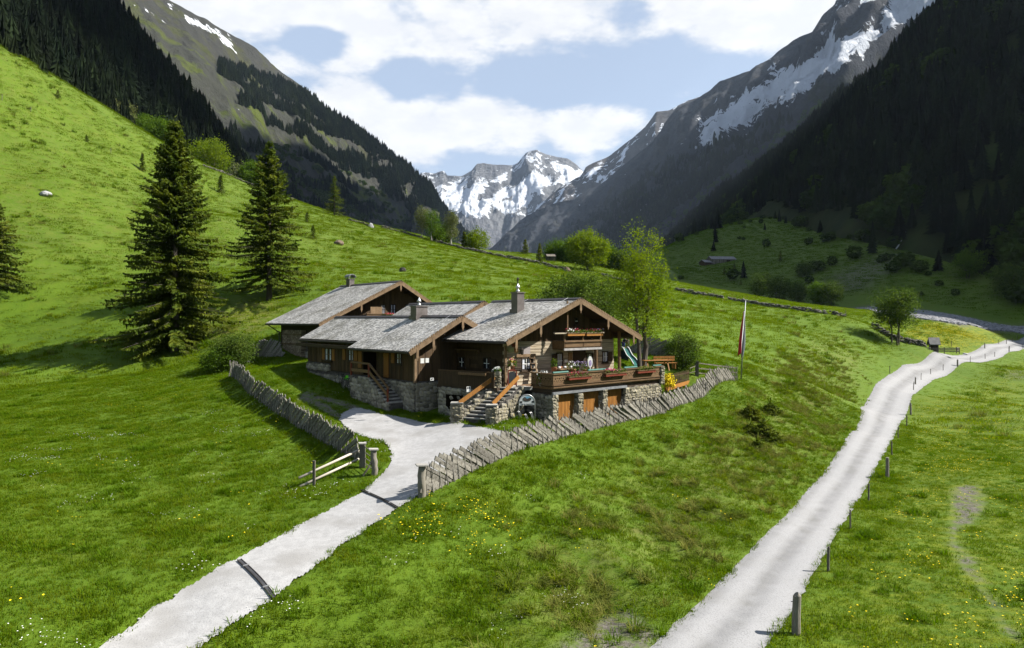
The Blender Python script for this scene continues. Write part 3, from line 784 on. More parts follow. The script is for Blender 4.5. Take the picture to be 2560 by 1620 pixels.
cloud('cloud', up_sun(-330, 1600, 200, 2300), (300, 640, 170), 9, 'long cumulus high over the middle of the valley')
# ------------------------------------------------------------------ foliage pieces
def quads_to_mesh(name, Q, mat):
    """Q: (n,4,3)"""
    Q = np.asarray(Q, float); n = len(Q)
    return mesh_np(name, Q.reshape(-1, 3), np.arange(n * 4).reshape(n, 4), mat)

def leaf_quads(cen, size, up=.35, asp=.55, r=rng):
    """diamond leaves with random facing around the given centres"""
    n = len(cen)
    nr = r.normal(size=(n, 3)); nr[:, 2] += up * 1.5; nr /= np.linalg.norm(nr, axis=1)[:, None]
    a = r.normal(size=(n, 3)); a -= nr * (a * nr).sum(1)[:, None]; a /= np.linalg.norm(a, axis=1)[:, None] + 1e-9
    b = np.cross(nr, a); s = (size * (.6 + .8 * r.random(n)))[:, None]
    droop = np.array([0, 0, -1]) * s * .15
    return np.stack([cen - a * s, cen + b * s * asp + droop * 0, cen + a * s + droop, cen - b * s * asp], 1)

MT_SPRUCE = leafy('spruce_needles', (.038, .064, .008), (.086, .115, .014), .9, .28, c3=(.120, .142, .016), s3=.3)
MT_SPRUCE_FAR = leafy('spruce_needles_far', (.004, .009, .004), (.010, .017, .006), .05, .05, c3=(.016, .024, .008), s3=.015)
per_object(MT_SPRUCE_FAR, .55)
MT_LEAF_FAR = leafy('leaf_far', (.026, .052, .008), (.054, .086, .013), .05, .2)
MT_BARK = mk('bark', (.055, .045, .035), (.13, .11, .09), 3, .95, .8, 8, stretch=(1, 1, .25), coords='World', bdist=.05)
MT_BARK_PALE = mk('bark_pale', (.20, .19, .165), (.42, .40, .36), 2.5, .95, .6, 8, coords='World', stretch=(1, 1, .4), bdist=.03)
MT_ALDER = leafy('leaf_fresh', (.125, .185, .012), (.190, .245, .026), .8, .45, c3=(.095, .150, .012), s3=.5)
MT_MAPLE = leafy('leaf_maple', (.065, .125, .010), (.120, .190, .022), .5, .32, c3=(.045, .09, .01), s3=.25)
MT_BUSH = leafy('leaf_bush', (.055, .100, .014), (.115, .160, .028), .9, .28, c3=(.04, .075, .012), s3=.7)
MT_YOUNG = leafy('leaf_sparse', (.100, .120, .040), (.150, .165, .060), .8, .3)
MT_GRASS = leafy('grass_blade', (.092, .146, .004), (.122, .178, .006), .22, .48, c3=(.134, .178, .008), s3=.8)
MT_GRASS_B = leafy('grass_blade_rank', (.064, .128, .003), (.088, .158, .005), .6, .40)
MT_STRAW = leafy('grass_straw', (.135, .150, .026), (.185, .185, .045), 1.2, .3, c3=(.085, .125, .012), s3=.5)
MT_YELLOW = mk('petal_yellow', (.75, .56, .01), (.85, .68, .02), 5, .7, 0, spec=.1)
MT_WHITE = mk('petal_white', (.75, .75, .72), (.85, .85, .82), 5, .7, 0, spec=.1)

def spruce_crown(h, r, seed, whorl=.42, per=6, dens=1.0, bare=.05, mat=None, twig=.42, droop=.32, gap=.0):
    g = np.random.default_rng(seed); Q = []; limbs = MB()
    z = bare * h
    k = 0
    while z < h * .985:
        f = 1 - z / h
        for j in range(per):
            if g.random() < gap: continue
            az = g.random() * 6.283; Lb = r * (f ** .80) * (.62 + .46 * g.random()) * (1 + .10 * math.sin(az * 2 + seed) + .12 * math.sin(z * 1.7 + az)) + .12
            if f > .93: Lb *= .75
            zz = z + (g.random() - .5) * whorl
            rise = .28 * (1 - f) ** 1.2 - .02                 # upper limbs point up, lower ones hang
            n = max(4, int(Lb / .17 * dens)); s = (np.arange(n) + .6) / n
            out = s * Lb; dz = rise * out - droop * f ** .6 * out * s * .85 + .16 * Lb * s ** 5
            ax = np.array([math.cos(az), math.sin(az), 0]); sx = np.array([-ax[1], ax[0], 0])
            p = ax * out[:, None] + np.array([0, 0, 1.0]) * (zz + dz)[:, None]
            if Lb > 1.2 and g.random() < .5: limbs.tube([(0, 0, zz), tuple(p[n // 2]), tuple(p[-1])], [.035 + .012 * Lb * .5, .02, .008], 4, False)
            wl = twig * (.45 + .75 * np.sin(np.pi * np.clip(s * .9 + .08, 0, 1))) * min(1, .45 + Lb / 3.0)
            for sd_ in (-1, 1):
                l = wl * (.7 + .6 * g.random(n)); hang = .35 + .5 * g.random(n)
                dirv = ax * (.55 + .3 * g.random(n))[:, None] + sx * sd_ * (.75 + .3 * g.random(n))[:, None] + np.array([0, 0, -1.0]) * hang[:, None]
                dirv /= np.linalg.norm(dirv, axis=1)[:, None]
                w = np.cross(dirv, g.normal(size=(n, 3))); w /= np.linalg.norm(w, axis=1)[:, None]
                w *= (.07 + .06 * g.random(n))[:, None] * (twig / .42)
                e = p + dirv * l[:, None]
                Q.append(np.stack([p - w * .5, p + w * .5, e * .55 + p * .45 + w * 1.15, e], 1)); 
            # hanging tassels under the limb
            m_ = n // 2 + 1; ii = g.integers(0, n, m_); dv = np.c_[g.normal(size=(m_, 2)) * .25, -np.ones(m_)]; l = twig * (.5 + .6 * g.random(m_)) * min(1, .4 + Lb / 3)
            w = g.normal(size=(m_, 3)); w[:, 2] = 0; w *= .06
            Q.append(np.stack([p[ii] - w, p[ii] + w, p[ii] + dv * l[:, None] + w * .8, p[ii] + dv * l[:, None] * 1.1], 1))
        z += whorl * (.55 + .5 * f) * (.8 + .4 * g.random()); k += 1
    # leader
    t = np.linspace(.93, 1, 14) * h; c = np.c_[g.normal(size=(14, 2)) * .03, t]
    d = g.normal(size=(14, 3)) * .22; d[:, 2] = np.abs(d[:, 2]) + .12; w = g.normal(size=(14, 3)) * .04
    Q.append(np.stack([c - w, c + w, c + d + w, c + d], 1))
    return np.concatenate(Q), limbs

def spruce(name, x, y, h, r, seed, label, group=None, sink=.15, z=None, **k):
    root = empty(name, (x, y, (TZ(x, y) if z is None else z) - sink), 0, label, 'tree', group)
    Q, limbs = spruce_crown(h, r, seed, **k)
    tb = MB(); rt = .022 * h * (.8 if h > 10 else 1)
    tb.tube([(0, 0, -.3), (0, 0, .05 * h), (.02 * h * .1, 0, .5 * h), (0, 0, .97 * h)], [rt * 1.35, rt, rt * .6, .02], 8)
    tb.v, tb.f = tb.v, tb.f
    n0 = len(tb.v); tb.v += limbs.v; tb.f += [tuple(i + n0 for i in f) for f in limbs.f]
    tb.build('trunk', MT_BARK, root)
    o = link_mesh('crown', quads_to_mesh('crown', Q, MT_SPRUCE), root)
    return root

def broadleaf(name, x, y, h, seed, label, crown=(3, 3, 4), czf=.62, ntips=240, leaves=60, lsize=.11, mat=None, bark=None, trunk_r=.2, stems=1, clump=.5, group=None, cat='tree', base_open=.2, lean=(0, 0), z=None, flat=1.0, spread=1.0):
    """trunk(s), limbs that fork towards points spread unevenly through the crown, leaf clusters at the ends"""
    g = np.random.default_rng(seed)
    root = empty(name, (x, y, (TZ(x, y) if z is None else z) - .1), 0, label, cat, group)
    tb = MB(); cen = np.array([lean[0], lean[1], h * czf]); rad = np.array(crown)
    tips = []
    while len(tips) < ntips:
        p = g.normal(size=3); p /= np.linalg.norm(p); q = p * (g.random() ** .42)
        n = float(fbm([q[0] * 1.6 + seed], [q[1] * 1.6 + q[2] * 1.3], 2, seed)[0])
        if n < -.18: continue                                   # gaps in the crown
        q = q * (1 + .30 * n)
        P = cen + q * rad
        if P[2] < h * base_open: continue
        tips.append(P)
    tips = np.array(tips)
    stemtops = []
    for s in range(stems):
        a = 6.283 * s / max(1, stems) + g.random(); off = (0 if stems == 1 else .35 + .25 * g.random()) * spread
        b0 = np.array([math.cos(a), math.sin(a), 0]) * off * .5
        top = cen + np.array([math.cos(a), math.sin(a), 0]) * (0 if stems == 1 else rad[0] * .35) + np.array([0, 0, rad[2] * .55])
        ts = np.linspace(0, 1, 7); path = b0[None] * (1 - ts)[:, None] + top[None] * ts[:, None]
        path[1:-1, :2] += g.normal(size=(5, 2)) * .035 * h * .4
        rr = trunk_r * (1 - ts * .88) * (1 if s == 0 else .75); rr[0] *= 1.25
        path[0, 2] = -.35
        tb.tube([tuple(q) for q in path], list(rr), 8); stemtops.append((path, rr))
    # limbs: group the tips
    nl = max(6, ntips // 14); li = g.choice(len(tips), nl, replace=False); lt = tips[li]
    lim = []
    for p in lt:
        path, rr = stemtops[g.integers(len(stemtops))]
        k = int(np.clip(np.searchsorted(path[:, 2], p[2] - .45 * np.hypot(*(p - path[3])[:2]) - .05 * h), 1, 5))
        a = path[k]; mid = (a + p) / 2 + np.array([0, 0, .06 * h * (g.random() - .2)]) + g.normal(size=3) * .02 * h
        r0 = max(.018, rr[k] * .42); tb.tube([tuple(a), tuple(mid), tuple(p)], [r0, r0 * .6, r0 * .25], 5, False); lim.append((a, mid, p, r0))
    for p in tips:
        d = [np.linalg.norm(p - l[2]) for l in lim]; l = lim[int(np.argmin(d))]
        a = l[1] * .45 + l[2] * .55; tb.tube([tuple(a), tuple((a + p) / 2 + g.normal(size=3) * .05), tuple(p)], [l[3] * .35, l[3] * .22, .006], 3, False)
    tb.build('trunk', bark or MT_BARK, root)
    n = len(tips) * leaves
    c = np.repeat(tips, leaves, 0); sp = clump * (.6 + .8 * g.random(len(tips)))
    c = c + g.normal(size=(n, 3)) * np.repeat(sp, leaves)[:, None] * np.array([.5, .5, .42 * flat])
    Q = leaf_quads(c, np.full(n, lsize), r=g)
    link_mesh('crown', quads_to_mesh('crown', Q, mat or MT_MAPLE), root)
    return root

# ------------------------------------------------------------------ far forests (too many to count: one object each)
def far_spruce(seed, tiers=11, pts=9, wid=.19):
    """unit height spruce: ragged skirts"""
    g = np.random.default_rng(seed); V = []; Fc = []
    for i in range(tiers):
        z0 = .06 + .88 * i / tiers; f = 1 - i / tiers
        rr = wid * f ** .85 + .012; zt = z0 + .17 * (.7 + .4 * f); b = len(V)
        V.append((0, 0, min(zt, 1.0)))
        for k in range(pts * 2):
            a = math.pi * k / pts + g.random() * .3; q = rr * ((1 + .35 * g.random()) if k % 2 else .45)
            V.append((math.cos(a) * q, math.sin(a) * q, z0 - .03 * (k % 2) + .03 * g.random()))
        Fc += [(b, b + 1 + k, b + 1 + (k + 1) % (pts * 2)) for k in range(pts * 2)]
    b = len(V); V += [(0, 0, .9), (.012, 0, .92), (0, 0, 1.03), (-.006, .01, .92)]; Fc += [(b, b + 1, b + 2), (b, b + 2, b + 3)]
    return mesh_np('far_spruce', np.array(V), np.array(Fc), MT_SPRUCE_FAR)
FS = [far_spruce(s, 10 + s % 3, 7 + s % 3, .15 + .025 * (s % 4)) for s in range(6)]
def far_round(seed, n=220):
    g = np.random.default_rng(seed); p = g.normal(size=(n, 3)); p /= np.linalg.norm(p, axis=1)[:, None]; p *= (.55 + .45 * g.random(n) ** .5)[:, None]
    k = 1 + .3 * fbm(p[:, 0] * 2 + seed, p[:, 1] * 2 + p[:, 2], 2, seed)
    c = p * k[:, None] * np.array([.34, .34, .40]) + np.array([0, 0, .56])
    return quads_to_mesh('far_broadleaf', leaf_quads(c, np.full(n, .075), asp=.8, r=g), MT_LEAF_FAR)
FR = [far_round(s) for s in range(4)]

def surf_points(P, n, r=rng):
    """points spread evenly over a lofted surface"""
    e1 = np.linalg.norm(np.diff(P, axis=0)[:, :-1], axis=-1); e2 = np.linalg.norm(np.diff(P, axis=1)[:-1], axis=-1)
    w = (e1 * e2).ravel(); i = r.choice(len(w), n, p=w / w.sum()); a, b = np.unravel_index(i, e1.shape)
    u, v = r.random(n)[:, None], r.random(n)[:, None]
    return (P[a, b] * (1 - u) + P[a + 1, b] * u) * (1 - v) + (P[a, b + 1] * (1 - u) + P[a + 1, b + 1] * u) * v, b / P.shape[1], a / P.shape[0]

def forest(name, pts, h0, h1, protos, label, cat='forest', wide=1.0):
    n = len(pts); h = h0 + (h1 - h0) * rng.random(n) ** 1.2
    rot = np.c_[rng.normal(size=(n, 2)) * .03, rng.random(n) * 6.28]
    w = h * wide * (.85 + .4 * rng.random(n))
    q = pts.copy(); q[:, 2] -= .6
    o = instancer(name, q, np.c_[w, w, h], rot, protos); tag(o, label, cat); return o

# left slope
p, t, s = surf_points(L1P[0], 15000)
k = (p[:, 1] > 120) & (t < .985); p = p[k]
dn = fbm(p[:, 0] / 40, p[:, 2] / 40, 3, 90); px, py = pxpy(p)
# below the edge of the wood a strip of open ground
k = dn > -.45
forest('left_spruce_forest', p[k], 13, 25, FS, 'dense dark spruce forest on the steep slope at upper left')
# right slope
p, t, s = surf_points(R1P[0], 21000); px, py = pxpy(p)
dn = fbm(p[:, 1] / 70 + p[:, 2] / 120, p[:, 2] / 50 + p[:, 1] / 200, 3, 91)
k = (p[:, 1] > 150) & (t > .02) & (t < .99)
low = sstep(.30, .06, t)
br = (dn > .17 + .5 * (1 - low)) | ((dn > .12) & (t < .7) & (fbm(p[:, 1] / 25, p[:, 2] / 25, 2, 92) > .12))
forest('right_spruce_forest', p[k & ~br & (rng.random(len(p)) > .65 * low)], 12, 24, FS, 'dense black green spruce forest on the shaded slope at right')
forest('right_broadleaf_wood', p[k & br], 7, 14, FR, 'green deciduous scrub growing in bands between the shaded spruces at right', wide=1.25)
# belts on the left mountain
p, t, s = surf_points(L2P[0], 42000); px, py = pxpy(p)
up = np.interp(px, [540, 600, 700, 800, 900, 1000, 1060, 1170], [158, 172, 205, 252, 310, 385, 440, 560])
lo = np.interp(px, [540, 600, 700, 800, 900, 1000, 1060, 1170], [175, 215, 275, 340, 420, 520, 590, 700])
fr = (py - up) / (lo - up); nz = fbm(p[:, 0] / 60, p[:, 2] / 60, 3, 93)
inb = (py > up) & (px > 545) & (px < 1200) & (rng.random(len(p)) < np.clip(1.5 - 1.6 * fr + nz * 2.2, 0, 1))
clu = (py > lo) & (px > 600) & (nz > .16) & (rng.random(len(p)) < .55)
edge = (px > 480) & (px < 600) & (py > 330) & (nz > .05) & (rng.random(len(p)) < .5)
forest('crest_spruce_forest', p[(inb | clu | edge)], 15, 26, FS, 'belt of spruces running down the crest of the left mountain')
p2, t2, s2 = surf_points(L2P[0], 9000); px, py = pxpy(p2); nz = fbm(p2[:, 0] / 45, p2[:, 2] / 45, 3, 96)
k = (px > 690) & (py > np.interp(px, [690, 900, 1100], [360, 450, 580])) & (nz > .02)
forest('slope_broadleaf_wood', p2[k], 7, 13, FR, 'light green deciduous scrub at the foot of the left mountain', wide=1.3)
# right mountain, lower flank
p, t, s = surf_points(R2P[0], 52000); px, py = pxpy(p)
up = np.interp(px, [1330, 1400, 1500, 1600, 1700, 1800, 1900, 2000, 2100], [610, 590, 535, 450, 395, 360, 330, 290, 240])
nz = fbm(p[:, 0] / 90, p[:, 2] / 70, 3, 94)
strp = np.abs(py - (292 + (2030 - px) * .76)) < 20 + 16 * nz
k = (py > up + nz * 60) & ~strp & (px < 2150) & (px > 1330) & (nz > -.28)
forest('flank_spruce_forest', p[k], 14, 25, FS, 'blue green spruce forest on the lower flank of the right mountain')
k = strp & (py > up - 10) & (px < 2060) & (rng.random(len(p)) < .16)
forest('flank_broadleaf_wood', p[k], 8, 14, FR, 'yellow green deciduous trees along the bright strip of the right mountain', wide=1.3)

# ------------------------------------------------------------------ grass
def tuft(seed, n, h, spread, w, bend, mat):
    g = np.random.default_rng(seed); a = g.random(n) * 6.283; rr = spread * np.sqrt(g.random(n)); b = np.c_[np.cos(a) * rr, np.sin(a) * rr, np.full(n, -.03)]
    az = a + g.normal(size=n) * .9; d = np.c_[np.cos(az), np.sin(az), np.zeros(n)]; sx = np.c_[-d[:, 1], d[:, 0], np.zeros(n)] * (w * (.6 + .8 * g.random(n)))[:, None]
    hh = h * (.5 + .7 * g.random(n)); bd = bend * (.3 + g.random(n))
    m_ = b + d * (hh * bd * .35)[:, None] + np.array([0, 0, 1]) * (hh * .6)[:, None]
    e = b + d * (hh * bd)[:, None] + np.array([0, 0, 1]) * (hh * (1 - .25 * bd))[:, None]
    V = np.stack([b - sx, b + sx, m_ + sx * .8, m_ - sx * .8, e], 1).reshape(-1, 3)
    i = np.arange(n)[:, None] * 5
    Fc = np.concatenate([i + np.array([[0, 1, 2]]), i + np.array([[0, 2, 3]]), i + np.array([[3, 2, 4]])])
    return mesh_np('tuft', V, Fc, mat)
def polar(n, r0, r1, a0=-42, a1=42):
    r = np.sqrt(r0 ** 2 + (r1 ** 2 - r0 ** 2) * rng.random(n)); a = np.radians(a0 + (a1 - a0) * rng.random(n)); return r * np.sin(a), r * np.cos(a)
def free(x, y, gap=-.05):
    k = (road_sd(x, y) > gap) & (drive_sd(x, y) > gap)
    for q in FOOT: k &= ~inside(x, y, q)
    k &= ~((sdist(x, y, BARE) < 0) & (rng.random(len(x)) < .85))
    for tr in (TRACK_A, TRACK_B): k &= ~((seg_dist(x, y, tr) < .35) & (rng.random(len(x)) < .9))
    k &= ~((x > 95) & (y > 160) & (T0(x, y) < 12) & (T0(x, y) > 6) & (x > 110))
    return k
SCREE = plan([(1500,1530),(1560,1510),(1620,1560),(1650,1600),(1600,1660),(1330,1660),(1440,1600)])
def scatter(name, x, y, s, protos, label, cat):
    z = T(x, y); n = len(x)
    o = instancer(name, np.c_[x, y, z], s, np.c_[rng.normal(size=(n, 2)) * .08, rng.random(n) * 6.28], protos); return tag(o, label, cat)
GT = [tuft(i, 16, .15, .26, .010, .7, MT_GRASS) for i in range(4)] + [tuft(20, 18, .21, .22, .012, .8, MT_GRASS_B)]
x, y = polar(205000, 13.5, 74, -53, 53); k = free(x, y) & ~((sdist(x, y, SCREE) < 0) & (rng.random(len(x)) < .8)); x, y = x[k], y[k]
bmk = bank_mask(x, y); cl = fbm(x / 2.2, y / 2.2, 3, 101)
scatter('near_grass', x, y, (.65 + .5 * rng.random(len(x))) * (.85 + .8 * np.clip(cl, -.3, .6)) * np.where(inside(x, y, plan([(2250,1640),(2150,1450),(2250,1250),(2300,1000),(2600,1000),(2600,1640)])), .75, 1), GT, 'short green grass covering the fields in the foreground', 'grass')
FT = [tuft(30 + i, 40, .26, .85, .020, .9, MT_GRASS) for i in range(3)]
x, y = polar(80000, 72, 235, -48, 50); k = free(x, y, .35) & (rng.random(len(x)) < np.where(fbm(x / 6, y / 6, 3, 105) > -.1, 1, .35)); x, y = x[k], y[k]
near_rd = sstep(5, 1, road_sd(x, y)) * sstep(80, 95, np.hypot(x, y))
scatter('hill_grass', x, y, (.6 + .6 * rng.random(len(x))) * (1 - .62 * near_rd), FT, 'rough pasture grass on the hillside meadow', 'grass')
# tussocks: dry ones on the bank, rank ones in the left field
ST = [tuft(50 + i, 46, .40, .16, .010, 1.5, MT_STRAW) for i in range(3)] + [tuft(56, 46, .36, .18, .012, 1.3, MT_GRASS)]
x, y = polar(60000, 16, 100, -8, 36); cl = fbm(x / 3.0, y / 3.0, 3, 110)
k = free(x, y, .25) & (rng.random(len(x)) < bank_mask(x, y) * np.clip(.14 + cl * 1.1, 0, .5)) & ~((sdist(x, y, SCREE) < 0) & (rng.random(len(x)) < .7)); x, y = x[k], y[k]
scatter('dry_tussocks', x, y, .55 + .75 * rng.random(len(x)), ST, 'straw coloured tussock grass on the rough bank between the roads', 'grass')
RT = [tuft(60 + i, 40, .34, .24, .013, .9, MT_GRASS_B) for i in range(3)]
x, y = polar(40000, 15, 70, -42, 42); cl = fbm(x / 2.4, y / 2.4, 3, 113)
k = free(x, y, .1) & (rng.random(len(x)) < np.clip((cl - .22) * 2.2, 0, .8)) & (bank_mask(x, y) < .5); x, y = x[k], y[k]
edge_ = np.minimum(road_sd(x, y), drive_sd(x, y))
scatter('rank_grass', x, y, .5 + .6 * rng.random(len(x)), RT, 'darker clumps of taller grass in the fields', 'grass')
x, y = polar(60000, 70, 200, -42, 36); cl = fbm(x / 5, y / 5, 3, 117)
k = free(x, y, 4.5) & (rng.random(len(x)) < np.clip(cl * .7 - .05, 0, .25)); x, y = x[k], y[k]
scatter('hill_tussocks', x, y, 1.1 + 1.1 * rng.random(len(x)), [ST[0], ST[3], RT[0], RT[1]], 'coarse tussocks scattered over the hillside meadow', 'grass')
# flowers
def bloom(mat, r, n, h):
    g = np.random.default_rng(3); V = []; Fc = []
    for i in range(n):
        c = np.array([g.normal() * .12, g.normal() * .12, h * (.7 + .5 * g.random())]); b = len(V)
        for kk in range(6): V.append(c + np.array([math.cos(kk * 1.047) * r, math.sin(kk * 1.047) * r, .012 * (kk % 2)]))
        Fc += [(b, b + 1, b + 2), (b, b + 2, b + 3), (b, b + 3, b + 4), (b, b + 4, b + 5)]
    return mesh_np('bloom', np.array(V), np.array(Fc), mat)
RFLD = plan([(2290,1000),(2560,905),(2620,1640),(2050,1640),(2150,1450),(2250,1250)])
x, y = polar(60000, 16, 130, 18, 44); cl = fbm(x / 3.5, y / 3.5, 4, 120)
k = free(x, y) & inside(x, y, RFLD) & (rng.random(len(x)) < np.clip(.06 + cl * .55, 0, .4)); x, y = x[k], y[k]
x2, y2 = polar(40000, 18, 36, -14, 6); patch = plan([(1000,1290),(1080,1250),(1230,1290),(1290,1330),(1180,1370),(1020,1340)])
k = free(x2, y2) & (sdist(x2, y2, patch) < .6) & (rng.random(len(x2)) < np.clip(.02 + .09 * fbm(x2 / 1.2, y2 / 1.2, 3, 123), 0, .08))
x3, y3 = polar(3000, 18, 60, -40, 20); k3 = free(x3, y3) & (rng.random(len(x3)) < .035)
yf = plan([(2260,836),(2330,806),(2480,830),(2535,852),(2440,868),(2330,866)])
x4, y4 = polar(90000, 105, 200, 26, 40); k4 = inside(x4, y4, yf) & (rng.random(len(x4)) < .30)
X = np.r_[x, x2[k], x3[k3], x4[k4]]; Y = np.r_[y, y2[k], y3[k3], y4[k4]]; sc = np.r_[np.full(len(x), 1.), np.full(k.sum(), 1.), np.full(k3.sum(), 1.1), np.full(k4.sum(), 1.8)]
scatter('yellow_flowers', X, Y, sc * (.7 + .6 * rng.random(len(X))), [bloom(MT_YELLOW, .028, 3, .16), bloom(MT_YELLOW, .032, 1, .2)], 'yellow dandelions and buttercups dotted over the meadows', 'flowers')
x, y = polar(30000, 15, 50, -42, 6); cl = fbm(x / 2.6, y / 2.6, 3, 125); k = free(x, y) & (rng.random(len(x)) < np.clip(cl * .35 - .05, 0, .07)); x, y = x[k], y[k]
scatter('white_flowers', x, y, .7 + .5 * rng.random(len(x)), [bloom(MT_WHITE, .020, 4, .14)], 'tiny white daisies in the left field', 'flowers')

# scrub and small spruces scattered over the shaded pasture and its edges
PAST = plan([(1620,640),(1700,585),(1850,552),(1990,558),(2110,595),(2280,632),(2420,690),(2560,740),(2600,800),(2420,775),(2300,752),(2200,735),(2080,745),(1960,725),(1850,722),(1700,700)])
lo_, hi_ = PAST.min(0), PAST.max(0); n = 30000; x = lo_[0] + (hi_[0] - lo_[0]) * rng.random(n); y = lo_[1] + (hi_[1] - lo_[1]) * rng.random(n)
z = T0(x, y); ppx = CX + F * x / y; ppy = HY - F * (z - H) / y
ed = np.interp(ppx, [1620, 1850, 2000, 2110, 2280, 2420, 2560], [615, 560, 590, 640, 690, 740, 790])
cl = fbm(x / 22, y / 22, 3, 140); fr_ = sstep(40, -30, ppy - ed)
k = inside(x, y, PAST) & (rng.random(n) < .010 * np.clip(cl * 2 + .9 * fr_ + .35 * sstep(2050, 2300, ppx), 0, 1)) & ~((np.abs(ppx - 1800) < 60) & (np.abs(ppy - 655) < 30))
q = np.c_[x, y, z][k]
forest('pasture_scrub', q, 2, 8, FR, 'patches of low green scrub on the shaded pasture slope', wide=1.4)
k = inside(x, y, PAST) & (rng.random(n) < .003 * np.clip(cl * 2 + 1.2 * fr_ - .3, 0, 1)); q = np.c_[x, y, z][k]
forest('pasture_spruces', q, 5, 16, FS, 'small dark spruces scattered along the upper edge of the shaded pasture')
FT2 = [tuft(70 + i, 40, .35, 1.1, .035, .8, MT_GRASS_B) for i in range(2)]
k = inside(x, y, PAST) & (rng.random(n) < .8); q = np.c_[x, y][k]
scatter('shade_grass', q[:, 0], q[:, 1], .8 + .7 * rng.random(len(q)), FT2, 'rough grass on the shaded pasture slope', 'grass')
# ------------------------------------------------------------------ the chalets: everything in the plan frame (u along the fronts, v back along the ridges, z from eye level)
ANG = math.atan2(UD[1], UD[0])
AX3 = Vector((A0[0], A0[1], H))
ROTF = Matrix.Rotation(ANG, 3, 'Z')
def F2W(u, v, z): return AX3 + ROTF @ Vector((u, v, z))
def fr(px, py, v):
    k = (px - CX) / F; wx, wy = A0 + VD * v
    u = (k * wy - wx) / (UD[0] - k * UD[1]); D = wy + UD[1] * u
    return u, (HY - py) / F * D
def fs(px, py, u):
    k = (px - CX) / F; wx, wy = A0 + UD * u
    v = (k * wy - wx) / (VD[0] - k * VD[1]); D = wy + VD[1] * v
    return v, (HY - py) / F * D
class House:
    """root empty at (u,v,z); parts are modelled in frame coordinates and shifted to the root"""
    def __init__(s, name, u, v, z, label, cat, group=None):
        s.o = Vector((u, v, z)); s.root = empty(name, F2W(u, v, z), ANG, label, cat, group)
    def put(s, mb, name, mat, parent=None, smooth=False, kind=None, label=None):
        mb.v = [(p[0] - s.o.x, p[1] - s.o.y, p[2] - s.o.z) for p in mb.v]
        return mb.build(name, mat, parent or s.root, smooth, kind, label)
    def inst(s, name, me, p, rot=(0, 0, 0), scale=(1, 1, 1), parent=None):
        o = link_mesh(name, me, parent or s.root); o.location = Vector(p) - s.o; o.rotation_euler = rot; o.scale = scale; return o

def vtone(m, amt=(.55, 1.25)):
    """tone carried by each shingle / slat of a joined piece"""
    nt = m.node_tree; N = nt.nodes; L = nt.links; P = N['Principled BSDF']
    src = P.inputs['Base Color'].links[0].from_socket
    at = N.new('ShaderNodeAttribute'); at.attribute_name = 'tone'
    mr = N.new('ShaderNodeMapRange'); mr.inputs['To Min'].default_value = amt[0]; mr.inputs['To Max'].default_value = amt[1]
    L.new(at.outputs['Fac'], mr.inputs['Value'])
    hs = N.new('ShaderNodeHueSaturation'); L.new(mr.outputs[0], hs.inputs['Value']); L.new(src, hs.inputs['Color']); L.new(hs.outputs[0], P.inputs['Base Color']); return m
MT_SHINGLE = vtone(mk('roof_shingle', (.35, .338, .325), (.49, .478, .46), 2.0, .8, .25, 30, stretch=(1, 1, 1), spec=.25, bdist=.006, c3=(.26, .25, .225), s3=.5), (.55, 1.4))
MT_DARKWOOD = per_object(mk('dark_timber', (.022, .014, .008), (.050, .032, .018), 2.5, .75, .5, 12, stretch=(1, .25, 6), spec=.3), .3)
MT_LOG = per_object(mk('grey_log', (.32, .262, .185), (.54, .47, .36), 1.6, .85, .6, 9, stretch=(.5, 2, 9), c3=(.23, .18, .12), s3=.9), .2)
MT_BOARD = per_object(mk('brown_board', (.040, .024, .011), (.085, .050, .022), 2.2, .75, .5, 10, stretch=(7, 7, .5)), .35)
MT_TRIM = per_object(mk('pale_trim', (.13, .082, .042), (.21, .14, .08), 3, .75, .3, 14, stretch=(1, 1, 1)), .12)
MT_SHUTTER = per_object(mk('orange_shutter', (.20, .085, .018), (.30, .13, .03), 2.5, .6, .3, 12, stretch=(8, 8, .5)), .15)
MT_OAK = per_object(mk('oiled_wood', (.25, .105, .022), (.36, .165, .038), 2.5, .55, .3, 12, stretch=(6, 6, 1)), .12)
MT_RAIL = per_object(mk('balcony_wood', (.105, .060, .028), (.17, .105, .05), 2.5, .65, .3, 12, stretch=(.6, 3, 6)), .15)
MT_METAL = mk('chimney_metal', (.10, .085, .08), (.17, .15, .145), 1.5, .5, .1, 6, spec=.5, metal=.3)
MT_STEEL = mk('bright_steel', (.45, .45, .46), (.6, .6, .61), 3, .35, .05, 8, spec=.5, metal=.7)
MT_TIN = mk('tin_flashing', (.20, .21, .23), (.33, .34, .37), 3, .45, .1, 8, spec=.5, metal=.3)
MT_GUTTER = mk('gutter_brown', (.025, .02, .017), (.04, .032, .028), 4, .5, 0, spec=.4)
MT_STONE = per_object(mk('field_stone', (.17, .155, .125), (.33, .31, .26), 2.2, .95, .9, 7, c3=(.25, .22, .14), s3=1.1, bdist=.06), .45)
MT_MORTAR = mk('mortar', (.05, .046, .04), (.10, .09, .08), 4, .95, .7, 12, bdist=.04)
MT_STEP = per_object(mk('stone_step', (.24, .23, .21), (.36, .345, .32), 3, .9, .5, 14), .15)
MT_GLASS = mk('dark_glass', (.012, .014, .016), (.02, .022, .026), 2, .08, 0, spec=.6)
MT_WHITE_P = mk('white_paint', (.70, .70, .68), (.80, .80, .78), 4, .6, .05)
MT_CURTAIN = mk('white_curtain', (.42, .44, .50), (.62, .64, .70), 5, .9, .2, stretch=(6, 6, .5))
MT_TEAL = mk('teal_cover', (.03, .12, .10), (.05, .17, .145), 4, .5, .1)
MT_HOLE = mk('cut_out_shadow', (.006, .005, .004), (.01, .008, .006), 4, 1, 0, spec=0)
